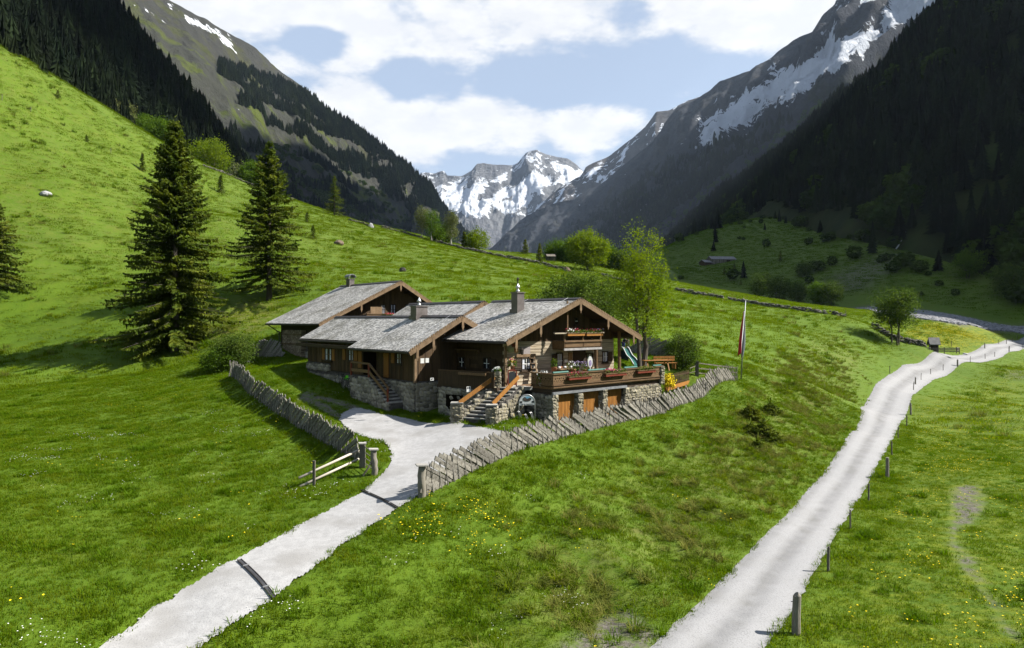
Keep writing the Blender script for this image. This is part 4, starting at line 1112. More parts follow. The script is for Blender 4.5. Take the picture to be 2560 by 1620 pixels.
MT_RED = mk('red_bloom', (.45, .02, .05), (.62, .05, .12), 9, .8, 0)
MT_PINK = mk('pink_bloom', (.55, .06, .22), (.70, .15, .35), 9, .8, 0)
MT_LILAC = mk('lilac_bloom', (.26, .20, .40), (.42, .36, .55), 9, .8, 0)
MT_PLANT = leafy('pot_plant', (.06, .11, .02), (.11, .17, .03), 3, .3)
MT_CLAY = mk('clay', (.30, .12, .06), (.40, .18, .09), 4, .8, .1)
MT_CHALK = mk('chalkboard', (.02, .024, .028), (.03, .036, .042), 3, .6, .1)
MT_REDWOOD = mk('red_stained_wood', (.13, .025, .015), (.19, .04, .022), 3, .5, .2, stretch=(1, 1, 5))
MT_FLOOR_W = per_object(mk('deck_board', (.20, .12, .065), (.30, .19, .11), 2, .75, .3, 12, stretch=(.5, 5, 5)), .15)
MT_LOGEND = vtone(mk('firewood', (.26, .20, .13), (.40, .33, .23), 6, .9, .4, 20), (.45, 1.2))

def shingles(house, u0, z0, u1, z1, v0, v1, seed, notch=None, name='shingles', parent=None):
    """rows of split wooden shingles from the eave (u0,z0) to the ridge (u1,z1)"""
    g = np.random.default_rng(seed); d = np.array([u1 - u0, z1 - z0]); L = np.hypot(*d); d /= L; nrm = np.array([-d[1], d[0]]) * (1 if d[0] > 0 else -1)
    if nrm[1] < 0: nrm = -nrm
    expo = .155; rows = int(L / expo) + 1; V = []; tone = []
    for i in range(rows):
        s0 = i * expo - .06; s1 = min(s0 + .34, L)
        v = v0
        while v < v1:
            w = .07 + .10 * g.random(); ve = min(v + w, v1)
            sa = s0 + (g.random() - .5) * .05; lift = .024 + .018 * g.random(); th = .014 + .01 * g.random()
            if not (notch and notch(sa, (v + ve) / 2)):
                def P(s, n, vv): return (u0 + d[0] * s + nrm[0] * n, vv, z0 + d[1] * s + nrm[1] * n)
                b = .006
                V += [P(sa, lift - th, v + b), P(sa, lift - th, ve - b), P(sa, lift, ve - b), P(sa, lift, v + b), P(s1, .008, ve - b), P(s1, .008, v + b)]
                tone.append(g.random())
            v = ve
    V = np.array(V); n = len(V) // 6; i = np.arange(n)[:, None] * 6
    Fq = np.concatenate([i + np.array([[0, 1, 2, 3]]), i + np.array([[3, 2, 4, 5]]), i + np.array([[0, 3, 5, 5]])[:, :4], i + np.array([[1, 4, 2, 2]])[:, :4]])
    Fq = Fq[:2 * n]
    e1 = V[Fq[-1][1]] - V[Fq[-1][0]]; e2 = V[Fq[-1][2]] - V[Fq[-1][0]]
    if np.cross(e1, e2)[2] < 0: Fq = Fq[:, ::-1]
    V = V - np.array(house.o)
    me = mesh_np(name, V, Fq, MT_SHINGLE)
    ca = me.color_attributes.new('tone', 'FLOAT_COLOR', 'POINT'); t = np.repeat(np.array(tone), 6); ca.data.foreach_set('color', np.c_[t, t, t, np.ones_like(t)].astype(np.float32).ravel())
    o = link_mesh(name, me, parent or house.root); o['kind'] = 'stuff'; return o

def roof(h, u0, z0, ua, za, u1, z1, v0, v1, seed, pend=(), notch=None, notch_deck=None, right=True, th=.16, barge=True, ridge=True):
    """pitched roof: deck boards, shingles, barge boards with scalloped verge, ridge capping, gutter"""
    def slope(ue, ze):
        d = Vector((ua - ue, 0, za - ze)).normalized(); n = Vector((-d.z, 0, d.x)) if d.x > 0 else Vector((d.z, 0, -d.x)); return d, n
    for ue, ze, side in ((u0, z0, 0), (u1, z1, 1)):
        d, n = slope(ue, ze); a = Vector((ue, v0, ze)); b = Vector((ua, v0, za))
        if side == 0 and notch_deck:
            un, vn = notch_deck; zn = z0 + (za - z0) * (un - u0) / (ua - u0)
            dk = MB().prism([a, b, b - n * th, a - n * th], (0, vn - v0, 0))
            a2 = Vector((un, vn, zn)); b2 = Vector((ua, vn, za)); dk.prism([a2, b2, b2 - n * th, a2 - n * th], (0, v1 - vn, 0))
        else: dk = MB().prism([a, b, b - n * th, a - n * th], (0, v1 - v0, 0))
        k = h.put(dk, 'roof_slope', MT_DARKWOOD)
        # move shingles under the slope
        if side == 0 or right:
            shingles(h, ue, ze, ua, za, v0 - .03, v1 + .03, seed + side, notch if side == 0 else None, parent=k)
        if barge:
            q0 = a - d * .12 - n * .02 + Vector((0, -.045, 0)); q1 = b - n * .02 + Vector((0, -.045, 0))
            m = MB().prism([q0 - n * .24, q0 + n * .02, q1 + n * .02, q1 - n * .24], (0, .05, 0)); h.put(m, 'barge_board', MT_TRIM)
            # scalloped shingle ends along the verge
            m = MB(); Ls = (b - a).length; kq = int(Ls / .17)
            for i in range(kq):
                c = a + d * ((i + .5) * Ls / kq) + n * .045 + Vector((0, -.05, 0))
                r = .085
                pts = [c + d * (math.cos(t) * r * .82) + n * (math.sin(t) * r) for t in [k2 * math.pi / 5 for k2 in range(6)]] + [c - d * .06 - n * .05, c + d * .06 - n * .05]
                m.prism(pts, (0, .04 + .02 * (i % 2), 0))
            h.put(m, 'scalloped_verge', MT_TRIM, kind='stuff')
    if ridge:
        m = MB(); w = .20
        for ue, ze in ((u0, z0), (u1, z1)):
            d, n = slope(ue, ze); p = Vector((ua, v0 - .06, za)) + n * .035
            m.prism([p + Vector((0, 0, .045)), p - d * w, p - d * w + n * .05, p + Vector((0, 0, .09))], (0, v1 - v0 + .12, 0))
        h.put(m, 'ridge_cap', MT_GUTTER)
    vn0 = v0
    segs = [(u0, z0, v0, v1)] if not notch_deck else [(u0, z0, v0, notch_deck[1]), (notch_deck[0], z0 + (za - z0) * (notch_deck[0] - u0) / (ua - u0), notch_deck[1], v1)]
    for uu, zz, va, vb in segs:
        m = MB().tube([(uu - .06, va + .05, zz - .10), (uu - .06, vb - .05, zz - .12)], .075, 8); h.put(m, 'gutter', MT_GUTTER)
    for t in pend:                            # carved drops under the verge, t runs 0..1 over the whole gable
        uu = u0 + (u1 - u0) * t; zz = (z0 + (za - z0) * (uu - u0) / (ua - u0)) if uu <= ua else (z1 + (za - z1) * (u1 - uu) / (u1 - ua))
        zt = zz - .16; q = v0 - .06
        prof = [(-.085, 0), (.085, 0), (.085, -.42), (.10, -.50), (.055, -.58), (.025, -.64), (.03, -.70), (0, -.76), (-.03, -.70), (-.025, -.64), (-.055, -.58), (-.10, -.50), (-.085, -.42)]
        m = MB().prism([(uu + a, q, zt + b) for a, b in prof], (0, .05, 0)); h.put(m, 'carved_pendant', MT_TRIM)
    # purlins
    for t in (0.02, .26, .5, .76, .98):
        uu = u0 + (u1 - u0) * (t * .86 + .07); zz = (z0 + (za - z0) * (uu - u0) / (ua - u0)) if uu <= ua else (z1 + (za - z1) * (u1 - uu) / (u1 - ua))
        h.put(MB().b2(uu - .09, uu + .09, v0 + .10, v1 - .1, zz - .42, zz - .18), 'purlin', MT_DARKWOOD)

def wires(h, u0, z0, ua, za, vs, name='lightning_wire'):
    for v in vs:
        d = Vector((ua - u0, 0, za - z0)).normalized(); n = Vector((-d.z, 0, d.x))
        h.put(MB().tube([Vector((u0 - .05, v - .0, z0)) + n * .08, Vector((ua, v, za)) + n * .12], .012, 4), name, MT_STEEL)

def front(h, vw): return lambda a, d, z: (a, vw - d, z)
def left(h, uw): return lambda a, d, z: (uw - d, a, z)
def pbox(m, pl, a0, a1, d0, d1, z0, z1):
    p, q = pl(a0, d0, z0), pl(a1, d1, z1); return m.b2(p[0], q[0], p[1], q[1], p[2], q[2])
def window(h, pl, a0, a1, z0, z1, frame=MT_DARKWOOD, bars=MT_WHITE_P, nx=2, nz=2, curtain=False, sill=True, label=None):
    m = MB(); t = .07
    for q in ((a0 - t, a0, z0 - t, z1 + t), (a1, a1 + t, z0 - t, z1 + t), (a0, a1, z0 - t, z0), (a0, a1, z1, z1 + t)): pbox(m, pl, q[0], q[1], .02, .09, q[2], q[3])
    w = h.put(m, 'window', frame, label=label)
    sub = lambda mb, nm, mt: h.put(mb, nm, mt, w)
    w_off = None
    def child(mb, nm, mt):
        mb.v = [(p[0] - h.o.x, p[1] - h.o.y, p[2] - h.o.z) for p in mb.v]; return mb.build(nm, mt, w)
    child(pbox(MB(), pl, a0, a1, .022, .034, z0, z1), 'pane', MT_GLASS)
    if curtain:
        m = MB(); pbox(m, pl, a0 + .03, a0 + (a1 - a0) * .30, .036, .042, z0 + .03, z1 - .02); pbox(m, pl, a1 - (a1 - a0) * .30, a1 - .03, .036, .042, z0 + .03, z1 - .02); child(m, 'curtain', MT_CURTAIN)
    m = MB()
    for i in range(1, nx): c = a0 + (a1 - a0) * i / nx; pbox(m, pl, c - .022, c + .022, .044, .066, z0, z1)
    for i in range(1, nz): c = z0 + (z1 - z0) * i / nz; pbox(m, pl, a0, a1, .046, .064, c - .022, c + .022)
    child(m, 'glazing_bar', bars)
    if sill: child(pbox(MB(), pl, a0 - .12, a1 + .12, .0, .16, z0 - .14, z0 - .072), 'sill', frame)
    return w
def shutter(h, pl, a0, a1, z0, z1, mat=MT_SHUTTER):
    m = MB(); n = max(3, int((a1 - a0) / .12))
    for i in range(n): c0 = a0 + (a1 - a0) * i / n; pbox(m, pl, c0 + .006, c0 + (a1 - a0) / n - .006, .03, .07, z0, z1)
    for zz in (z0 + .14, z1 - .14): pbox(m, pl, a0 + .01, a1 - .01, .072, .095, zz - .05, zz + .05)
    return h.put(m, 'shutter', mat)

def log_wall(h, pl, a0, a1, z0, z1, rows, mat, seed, clip=None, name='log', dep=.16):
    g = np.random.default_rng(seed); dz = (z1 - z0) / rows
    for i in range(rows):
        za, zb = z0 + i * dz, z0 + (i + 1) * dz; x0, x1 = a0, a1
        if clip: x0, x1 = clip(zb, a0, a1)
        if x1 - x0 < .3: continue
        m = MB(); off = (g.random() - .5) * .02
        # slightly rounded face: three strips
        pbox(m, pl, x0, x1, -.10, .0 + off - .012, za + .006, zb - .006)
        pbox(m, pl, x0 + .002, x1 - .002, -.08, .0 + off, za + dz * .22, zb - dz * .2)
        h.put(m, name, mat)
def board_wall(h, pl, a0, a1, z0f, z1f, w, mat, seed, name='board'):
    g = np.random.default_rng(seed); a = a0; i = 0
    while a < a1 - .02:
        b = min(a + w * (.85 + .3 * g.random()), a1); z0, z1 = z0f((a + b) / 2), z1f((a + b) / 2)
        if z1 - z0 > .08:
            m = MB(); o = .006 + .016 * (i % 2); pbox(m, pl, a + .004, b - .004, -.03, o, z0, z1); h.put(m, name, mat)
        a = b; i += 1

def stone_mesh(seed):
    g = np.random.default_rng(seed); bm = bmesh.new(); bmesh.ops.create_cube(bm, size=1)
    bmesh.ops.subdivide_edges(bm, edges=bm.edges[:], cuts=1, use_grid_fill=True)
    for v in bm.verts:
        c = np.array(v.co[:]); n = np.linalg.norm(c * np.array([1, .7, 1])); c = c * (.50 / max(n, .30)) * .62 + c * .42
        v.co = c + g.normal(size=3) * .055
    me = bpy.data.meshes.new('stone'); bm.to_mesh(me); bm.free(); me.materials.append(MT_STONE); return me
STONES = [stone_mesh(s) for s in range(10)]
def masonry(h, pl_rot, pl, a0, a1, z0, z1, size, seed, ztop=None, zbot=None, parent=None, flat=.62, name='stone', cap=300, proud=.0):
    """irregular rubble facing: every stone is a piece"""
    g = np.random.default_rng(seed); z = z0; cnt = 0
    while z < z1 - .03:
        hz = size * flat * (.7 + .6 * g.random()); a = a0 - size * .3 * g.random()
        while a < a1 - .02 and cnt < cap:
            w = size * (.6 + .9 * g.random()); ae = min(a + w, a1); aa = max(a, a0); c = (aa + ae) / 2; ww = ae - aa
            zt = min(z1, ztop(c)) if ztop else z1; zb = zbot(c) if zbot else -99
            zc = z + hz / 2 + (g.random() - .5) * hz * .35
            if ww > .06 and zc + hz * .3 < zt and zc + hz * .5 > zb:
                p = pl(c, proud - .03 + .03 * g.random(), zc)
                h.inst(name, STONES[g.integers(10)], p, (g.normal() * .05, g.normal() * .12, pl_rot + g.normal() * .05), (ww * 1.12, .16 + .1 * g.random(), hz * (1.05 + .35 * g.random())), parent); cnt += 1
            a = ae
        z += hz * .92
    return cnt

FLOOR = -4.05
# ================= main chalet
M = House('main_chalet', 6.25, 5.0, -5.4, 'largest timber chalet with a flower balcony in its gable and a grey shingle roof', 'chalet', 'alpine farm buildings')
mu0, mz0, mua, mza, mu1, mz1 = 0.0, -1.25, 6.27, 1.35, 12.5, -1.2
roof(M, mu0, mz0, mua, mza, mu1, mz1, 0, 8.9, 11, pend=(.005 + .05, .215, .5, .715, .93))
wires(M, mu0, mz0, mua, mza, (1.1, 5.0))
MF = front(M, 1.5); ML = left(M, 1.2)
rz = lambda u: (mz0 + (mza - mz0) * u / mua if u < mua else mz1 + (mza - mz1) * (mu1 - u) / (mu1 - mua)) - .22
M.put(MB().b2(1.22, 11.3, 1.62, 8.5, -6.2, -1.05).prism([(1.22, 1.62, -1.05), (11.3, 1.62, -1.05), (mua, 1.62, rz(mua) - .1)], (0, 6.88, 0)), 'wall', MT_DARKWOOD)
clipf = lambda zb, a0, a1: (max(a0, mua - (rz(mua) - zb) / .415), min(a1, mua + (rz(mua) - zb) / .415))
log_wall(M, MF, 1.2, 5.0, FLOOR - .1, -1.35, 11, MT_LOG, 5)
log_wall(M, MF, 5.0, 11.3, FLOOR - .1, -1.35, 11, MT_LOG, 6)
board_wall(M, MF, 1.25, 11.25, lambda a: -1.34, rz, .24, MT_BOARD, 7)
log_wall(M, ML, 1.66, 8.4, FLOOR - .1, -1.05, 12, MT_BOARD, 8)
# notched log ends at the corner
for i in range(6):
    M.put(MB().b2(1.02, 1.2, 1.42, 1.62, FLOOR + i * .48, FLOOR + i * .48 + .22), 'log_end', MT_LOG)
M.put(MB().b2(.86, 1.0, 1.2, 1.34, FLOOR, -1.6), 'corner_post', MT_TRIM)
# windows on the gable wall
def on_front(px0, px1, py0, py1, v=1.5):
    a0, z1 = fr(px0, py0, v); a1, _ = fr(px1, py0, v); z0 = fr((px0 + px1) / 2, py1, v)[1]; return a0, a1, z0, fr((px0 + px1) / 2, py0, v)[1]
a0, a1, z0, z1 = on_front(1304, 1324, 896, 923)
window(M, MF, a0, a1, z0, z1, curtain=True); shutter(M, MF, a0 - .62, a0 - .10, z0, z1, MT_DARKWOOD); shutter(M, MF, a1 + .10, a1 + .3, z0, z1, MT_DARKWOOD)
M.put(pbox(MB(), MF, a0 - .5, a1 + .45, .02, .10, z1 + .10, z1 + .28), 'lintel_board', MT_TRIM)
a0, a1, z0, z1 = on_front(1506, 1517, 880, 904); window(M, MF, a0, a1, z0, z1, curtain=True)
shutter(M, MF, a0 - .5, a0 - .1, z0, z1, MT_LOG); shutter(M, MF, a1 + .1, a1 + .5, z0, z1, MT_BOARD)
a0, a1, z0, z1 = on_front(1392, 1404, 884, 920); window(M, MF, a0, a1, z0, z1, curtain=True); shutter(M, MF, a0 - .5, a0 - .1, z0, z1, MT_DARKWOOD)
a0, a1, z0, z1 = on_front(1432, 1462, 884, 938); m = MB(); pbox(m, MF, a0, a1, .02, .08, FLOOR, FLOOR + 2.0); d = M.put(m, 'entrance_door', MT_DARKWOOD)
a0, a1, z0, z1 = on_front(1466, 1480, 885, 912); window(M, MF, a0, a1, z0, z1, bars=MT_WHITE_P)
a0, a1, z0, z1 = on_front(1436, 1443, 796, 810); window(M, MF, a0, a1, z0, z1, sill=True, nx=1)
# balcony
bu0, bzt = fr(1410, 850, .45); bu1, _ = fr(1502, 850, .45); bzb = fr(1455, 871, .45)[1]; bzr = fr(1455, 851, .45)[1]
bx = House('dummy', 0, 0, 0, None, None); bpy.data.objects.remove(bx.root)
M.put(MB().b2(bu0, bu1, .42, 1.5, bzb - .06, bzb + .02), 'balcony_floor', MT_DARKWOOD)
m = MB().b2(bu0 - .03, bu1 + .03, .38, .50, bzb - .10, bzb + .04); M.put(m, 'balcony_beam', mk('silver_beam', (.26, .25, .25), (.38, .37, .37), 4, .8, .3))
m = MB().b2(bu0, bu1, .40, .44, bzb + .06, bzr - .10); M.put(m, 'balcony_panel', MT_RAIL)
m = MB()
n = 34
for i in range(n): c = bu0 + (bu1 - bu0) * (i + .5) / n; m.b2(c - .022, c + .022, .385, .40, bzr - .20, bzr - .13); m.b2(c - .022, c + .022, .385, .40, bzb + .07, bzb + .12)
M.put(m, 'balcony_scallop', MT_HOLE, kind='stuff')
M.put(MB().b2(bu0 - .05, bu1 + .05, .36, .48, bzr - .09, bzr + .02), 'balcony_rail', MT_RAIL)
bz2 = fr(1455, 833, .45)[1]
M.put(MB().b2(bu0 - .9, bu1 + .25, .36, .50, bz2 - .02, bz2 + .06), 'balcony_rail', MT_LOG)
for uu in (bu0 + .05, (bu0 + bu1) / 2, bu1 - .05): M.put(MB().b2(uu - .06, uu + .06, .40, .50, bzb, bz2), 'balcony_post', MT_RAIL)
M.put(MB().b2(bu0 + .28, bu0 + .36, .42, .50, bz2 + .06, bz2 + 2.1), 'balcony_post', MT_RAIL)
for uu in (bu0, bu1): M.put(MB().b2(uu - .03, uu + .03, .45, 1.5, bzb, bzr), 'balcony_side', MT_RAIL)
# porch posts under the balcony and at the right corner
for px, v in ((1490, .5), (1548, .9)):
    uu, _ = fr(px, 900, v); M.put(MB().tube([(uu, v, FLOOR), (uu + .02, v, -2.6), (uu, v, rz(uu) + .1 if px > 1500 else bzb)], [.13, .11, .12], 8), 'porch_post', MT_RAIL)
# arch board over the porch
# signs and lamp on the wall
def plate(h, pl, px0, px1, py0, py1, v, mat, name, d=.05, back=.02):
    a0, a1, z0, z1 = on_front(px0, px1, py0, py1, v); m = MB(); pbox(m, pl, a0, a1, back, back + d, z0, z1); return h.put(m, name, mat)
plate(M, MF, 1270, 1283, 871, 880, 1.5, mk('sign_green', (.30, .33, .16), (.40, .42, .22), 5, .7, .05), 'sign_board')
plate(M, MF, 1285.5, 1293, 869, 881, 1.5, mk('sign_orange', (.50, .20, .07), (.60, .32, .12), 5, .7, .05), 'sign_board')
plate(M, MF, 1279, 1288, 859, 867, 1.5, MT_REDWOOD, 'sign_board')
plate(M, MF, 1299, 1324, 867, 887, 1.5, mk('weathered_sign', (.20, .17, .17), (.34, .31, .31), 7, .8, .3, stretch=(1, 1, 6)), 'sign_board')
lu, lz = fr(1305, 880, 1.0); M.put(MB().tube([(lu, 1.0, lz + .22), (lu, 1.0, lz + .16), (lu, 1.0, lz - .12), (lu, 1.0, lz - .18)], [.03, .12, .10, .03], 8).bar((lu, 1.5, lz + .25), (lu, 1.0, lz + .25), .03, .03), 'wall_lantern', MT_GUTTER)
plate(M, MF, 1420, 1429, 881, 900, 1.5, mk('painting_brown', (.20, .11, .05), (.32, .22, .10), 9, .7, 0), 'wall_picture')
plate(M, MF, 1410, 1417, 899, 906, 1.5, MT_WHITE_P, 'notice')
# side wall under the left eave
def on_left(px0, px1, py0, py1, u): a1, z1 = fs(px0, py0, u); a0, _ = fs(px1, py0, u); return a0, a1, fs((px0 + px1) / 2, py1, u)[1], fs((px0 + px1) / 2, py0, u)[1]
a0, a1, z0, z1 = on_left(1211, 1226, 896, 921, 1.2); window(M, ML, a0, a1, z0, z1, curtain=False); shutter(M, ML, a1 + .1, a1 + .62, z0, z1, MT_BOARD); shutter(M, ML, a0 - .62, a0 - .1, z0, z1, MT_BOARD)
a0, a1, z0, z1 = on_left(1150, 1162, 894, 916, 1.2); window(M, ML, a0, a1, z0, z1, curtain=False); shutter(M, ML, a0 - .6, a0 - .1, z0, z1, MT_BOARD)
a0, a1, z0, z1 = on_left(1146, 1205, 873, 875, 1.2); m = MB(); pbox(m, ML, a0, a1, .02, .3, z0, z0 + .05)
for c in (a0 + .2, a1 - .2): pbox(m, ML, c - .03, c + .03, .02, .26, z0 - .2, z0)
M.put(m, 'wall_shelf', MT_RAIL)
# chimney
def chimney(h, u, v, zb, zt, w, l, pot=True, name='chimney', mat=MT_METAL):
    c = h.put(MB().b2(u - w / 2, u + w / 2, v - l / 2, v + l / 2, zb, zt), name, mat)
    def ch(mb, nm, mt, sm=False): mb.v = [(p[0] - h.o.x, p[1] - h.o.y, p[2] - h.o.z) for p in mb.v]; mb.build(nm, mt, c, sm)
    ch(MB().b2(u - w / 2 - .05, u + w / 2 + .05, v - l / 2 - .05, v + l / 2 + .05, zt, zt + .07), 'chimney_cap', mat)
    ch(MB().b2(u - w / 2 - .08, u + w / 2 + .08, v - l / 2 - .08, v + l / 2 + .08, zb, zb + .28), 'flashing', mat)
    if pot:
        ch(MB().tube([(u, v, zt + .07), (u, v, zt + .20), (u, v, zt + .22), (u, v, zt + .34), (u, v, zt + .36), (u, v, zt + .48), (u, v, zt + .56), (u, v, zt + .66)], [.15, .13, .08, .08, .17, .13, .05, .05], 10), 'chimney_pot', MT_STEEL, True)
    return c
cu, cv = 4.45, 4.1
chimney(M, cu, cv, mz0 + .415 * cu - .15, .63 + 1.18, .62, .62)
M.put(MB().tube([(cu, cv, 2.43), (cu, cv, 2.70), (cu + .02, cv, 2.80), (cu, cv, 2.92)], [.03, .05, .09, .01], 6), 'weather_cock', MT_GUTTER)

# ================= middle chalet
K = House('middle_chalet', .4, 14, -5.6, 'low brown chalet in front with a stepped shingle eave and stone base', 'chalet', 'alpine farm buildings')
ku0, kv0 = -3.23, 5.46; kua, kza = ku0 + 4.0, .22; ku1, kz1 = ku0 + 5.25, -.40; kz0 = -1.93; ks = (kza - kz0) / 4.0
kstep = (ku0 + .72, kv0 + 7.95)
roof(K, ku0, kz0, kua, kza, ku1, kz1, kv0, kv0 + 17.9, 21, pend=(.10, .33, .77), notch=lambda s, v: (v > kv0 + 7.95) and s < .78, notch_deck=kstep)
wires(K, ku0, kz0, kua, kza, (kv0 + 1.2, kv0 + 5.2))
kw = ku0 + 1.05; KF = front(K, kv0 + 1.05); KL = left(K, kw); kvf = kv0 + 1.05
krz = lambda u: (kz0 + ks * (u - ku0) if u < kua else kz1 + (kza - kz1) * (ku1 - u) / (ku1 - kua)) - .2
KB = -3.93
K.put(MB().b2(kw + .04, 1.1, kvf + .04, kv0 + 17, -7, -1.6).prism([(kw + .04, kvf + .04, -1.6), (1.9, kvf + .04, -1.6), (1.9, kvf + .04, krz(1.9) - .06), (kua, kvf + .04, krz(kua) - .06)], (0, 15.5, 0)), 'wall', MT_DARKWOOD)
def kbot(a): return KB if a < kv0 + 9.2 else KB + .10 if a < kv0 + 13 else KB + .62
board_wall(K, KL, kvf, kv0 + 17, kbot, lambda a: krz(kw) + .02, .27, MT_BOARD, 31)
board_wall(K, KF, kw, 1.1, lambda a: KB, krz, .27, MT_BOARD, 32)
K.put(MB().b2(kw - .10, kw + .08, kvf - .10, kvf + .08, KB - .1, krz(kw)), 'corner_post', MT_TRIM)
# stone base with facing stones
K.put(MB().b2(kw - .06, 1.0, kvf - .06, kv0 + 17, -7.2, KB - .02), 'stone_base', MT_MORTAR)
K.put(MB().b2(kw - .06, 1.0, kv0 + 13, kv0 + 17, KB - .02, KB + .56), 'stone_base', MT_MORTAR)
masonry(K, math.pi / 2, left(K, kw - .06), kvf, kv0 + 17, -6.1, KB - .02, .46, 41, zbot=lambda a: TZ(*uv(kw, a)) - H - .1, cap=165)
masonry(K, math.pi / 2, left(K, kw - .06), kv0 + 13, kv0 + 17, KB, KB + .58, .40, 43, cap=40)
masonry(K, 0, front(K, kvf - .06), kw, 1.0, -6.3, KB - .02, .42, 44, cap=90)
def kl(px0, px1, py0, py1): return on_left(px0, px1, py0, py1, kw)
for (w0, w1, y0, y1, s) in ((815, 830, 872, 900, ((807, 813.5), (831.5, 838))), (874, 884, 872, 901, ((858, 865), (886, 895)))):
    a0, a1, z0, z1 = kl(w0, w1, y0, y1); window(K, KL, a0, a1, z0, z1, curtain=True, bars=MT_RAIL)
    for p0, p1 in s: b0, b1, _, _ = kl(p0, p1, y0, y1); shutter(K, KL, b0, b1, z0, z1)
a0, a1, z0, z1 = kl(994, 1004, 884, 909); window(K, KL, a0, a1, z0, z1, curtain=True, bars=MT_RAIL)
b0, b1, _, _ = kl(980, 987, 884, 909); shutter(K, KL, b0, b1, z0, z1)
a0, a1, z0, z1 = kl(910, 941, 880, 930); m = MB(); pbox(m, KL, a0, a1, .03, .05, KB + .05, z1); K.put(m, 'doorway', MT_HOLE)
b0, b1, _, _ = kl(897, 906, 880, 930); shutter(K, KL, b0, b1, KB + .5, z1); b0, b1, _, _ = kl(961, 973, 880, 930); shutter(K, KL, b0, b1, KB + .05, z1)
# outside stair
sa0, sz = fs(922, 933, kw - 1.2); sb0, _ = fs(878, 933, kw - 1.2); sl, szl = fs(990, 990, kw - 1.2)
KS = House('side_stair', kw - .6, sa0, -5.6, 'rubble stone outside stair with a dark wooden handrail', 'stair')
gz = lambda a: TZ(*uv(kw - 1.2, a)) - H
top = min(sz, KB + .05)
lo_v = sa0 - 2.6
m = MB().prism([(kw - 1.2, sb0, -6.6), (kw - 1.2, sb0, top), (kw - 1.2, sa0, top), (kw - 1.2, lo_v, -5.35), (kw - 1.2, lo_v, -6.6)], (1.1, 0, 0)); KS.put(m, 'stair_core', MT_MORTAR)
masonry(KS, math.pi / 2, left(KS, kw - 1.2), lo_v, sb0, -5.9, top, .42, 51, ztop=lambda a: top if a > sa0 else top + (-5.35 - top) * (sa0 - a) / (sa0 - lo_v), cap=120)
for i in range(8):
    t = (i + .5) / 8; KS.put(MB().b2(kw - 1.24, kw - .1, sa0 - 2.6 * (i + 1) / 8, sa0 - 2.6 * i / 8 + .04, top + (-5.35 - top) * (i + 1) / 8 - .03, top + (-5.35 - top) * (i + 1) / 8 + .09), 'step', MT_STEP)
m = MB(); hh = .95
rl = [(kw - 1.2, sb0, top + hh), (kw - 1.2, sa0, top + hh), (kw - 1.2, lo_v, -5.35 + hh)]
KS.put(MB().bar(rl[0], rl[1], .09, .12).bar(rl[1], rl[2], .09, .12), 'handrail', MT_RAIL)
KS.put(MB().bar((kw - 1.2, sb0, top + .42), (kw - 1.2, sa0, top + .42), .05, .20).bar((kw - 1.2, sa0, top + .42), (kw - 1.2, lo_v, -5.35 + .42), .05, .20), 'handrail_board', MT_RAIL)
for a, z in ((sb0, top), (sa0, top), (lo_v + .15, -5.3)): KS.put(MB().b2(kw - 1.25, kw - 1.15, a - .05, a + .05, z, z + hh), 'rail_post', MT_REDWOOD)

# ================= rear left chalet
Lh = House('rear_chalet', 5.5, 30, -3.6, 'uphill chalet at the back left with a broad shingle roof and firewood along its side', 'chalet', 'alpine farm buildings')
lu0, lv0 = -.39, 24.1; lua = lu0 + 8.03; lz0 = -.31; lza = 3.57; lu1 = lu0 + 12.7; lz1 = .94; lsl = (lza - lz0) / (lua - lu0)
roof(Lh, lu0, lz0, lua, lza, lu1, lz1, lv0, lv0 + 11.9, 61, pend=(.31, .63, .93))
LW = lu0 + 1.2; LL = left(Lh, LW); LF = front(Lh, lv0 + 1.3)
lrz = lambda u: (lz0 + lsl * (u - lu0) if u < lua else lz1 + (lza - lz1) * (lu1 - u) / (lu1 - lua)) - .22
Lh.put(MB().b2(LW, lu1 - 1, lv0 + 1.34, lv0 + 11.2, -5, -.2).prism([(LW, lv0 + 1.34, -.2), (lu1 - 1, lv0 + 1.34, -.2), (lu1 - 1, lv0 + 1.34, lrz(lu1 - 1) - .08), (lua, lv0 + 1.34, lrz(lua) - .08)], (0, 9.8, 0)), 'wall', MT_DARKWOOD)
board_wall(Lh, LF, LW, lu1 - 1, lambda a: -1.2, lrz, .26, MT_BOARD, 63)
for px0, px1 in ((953, 961), (977, 987), (1014, 1019)):
    a0, z1 = fr(px0, 762, lv0 + 1.3); a1, _ = fr(px1, 762, lv0 + 1.3); z0 = fr(px0, 786, lv0 + 1.3)[1]; window(Lh, LF, a0, a1, z0, z1, curtain=True, bars=MT_DARKWOOD)
a0, zr_ = fr(916, 785, lv0 + .4); a1, _ = fr(1035, 785, lv0 + .4); zr_ = fr(960, 786, lv0 + .4)[1]
Lh.put(MB().b2(a0, a1, lv0 + .35, lv0 + .42, zr_ - .9, zr_), 'balcony_panel', MT_RAIL); Lh.put(MB().b2(a0, a1, lv0 + .3, lv0 + .45, zr_, zr_ + .08), 'balcony_rail', MT_RAIL); Lh.put(MB().b2(a0, a1, lv0 + .42, lv0 + 1.3, zr_ - 1, zr_ - .9), 'balcony_floor', MT_DARKWOOD)
fa, fz = fr(925, 782, lv0 + .8); Lh.put(MB().b2(fa, fa + 1.2, lv0 + .7, lv0 + .8, fz - .1, fz + .55), 'bench_back', MT_TRIM)
Lh.put(MB().tube([(lu0 - .05, lv0 + 11.2, lz0 - .2), (LW - .1, lv0 + 11.4, lz0 - .9), (LW - .1, lv0 + 11.4, -2.8)], .05, 6), 'downpipe', MT_GUTTER)
c = chimney(Lh, lua, lv0 + 9.9, lza - .3, lza + .62, .55, .75, False)
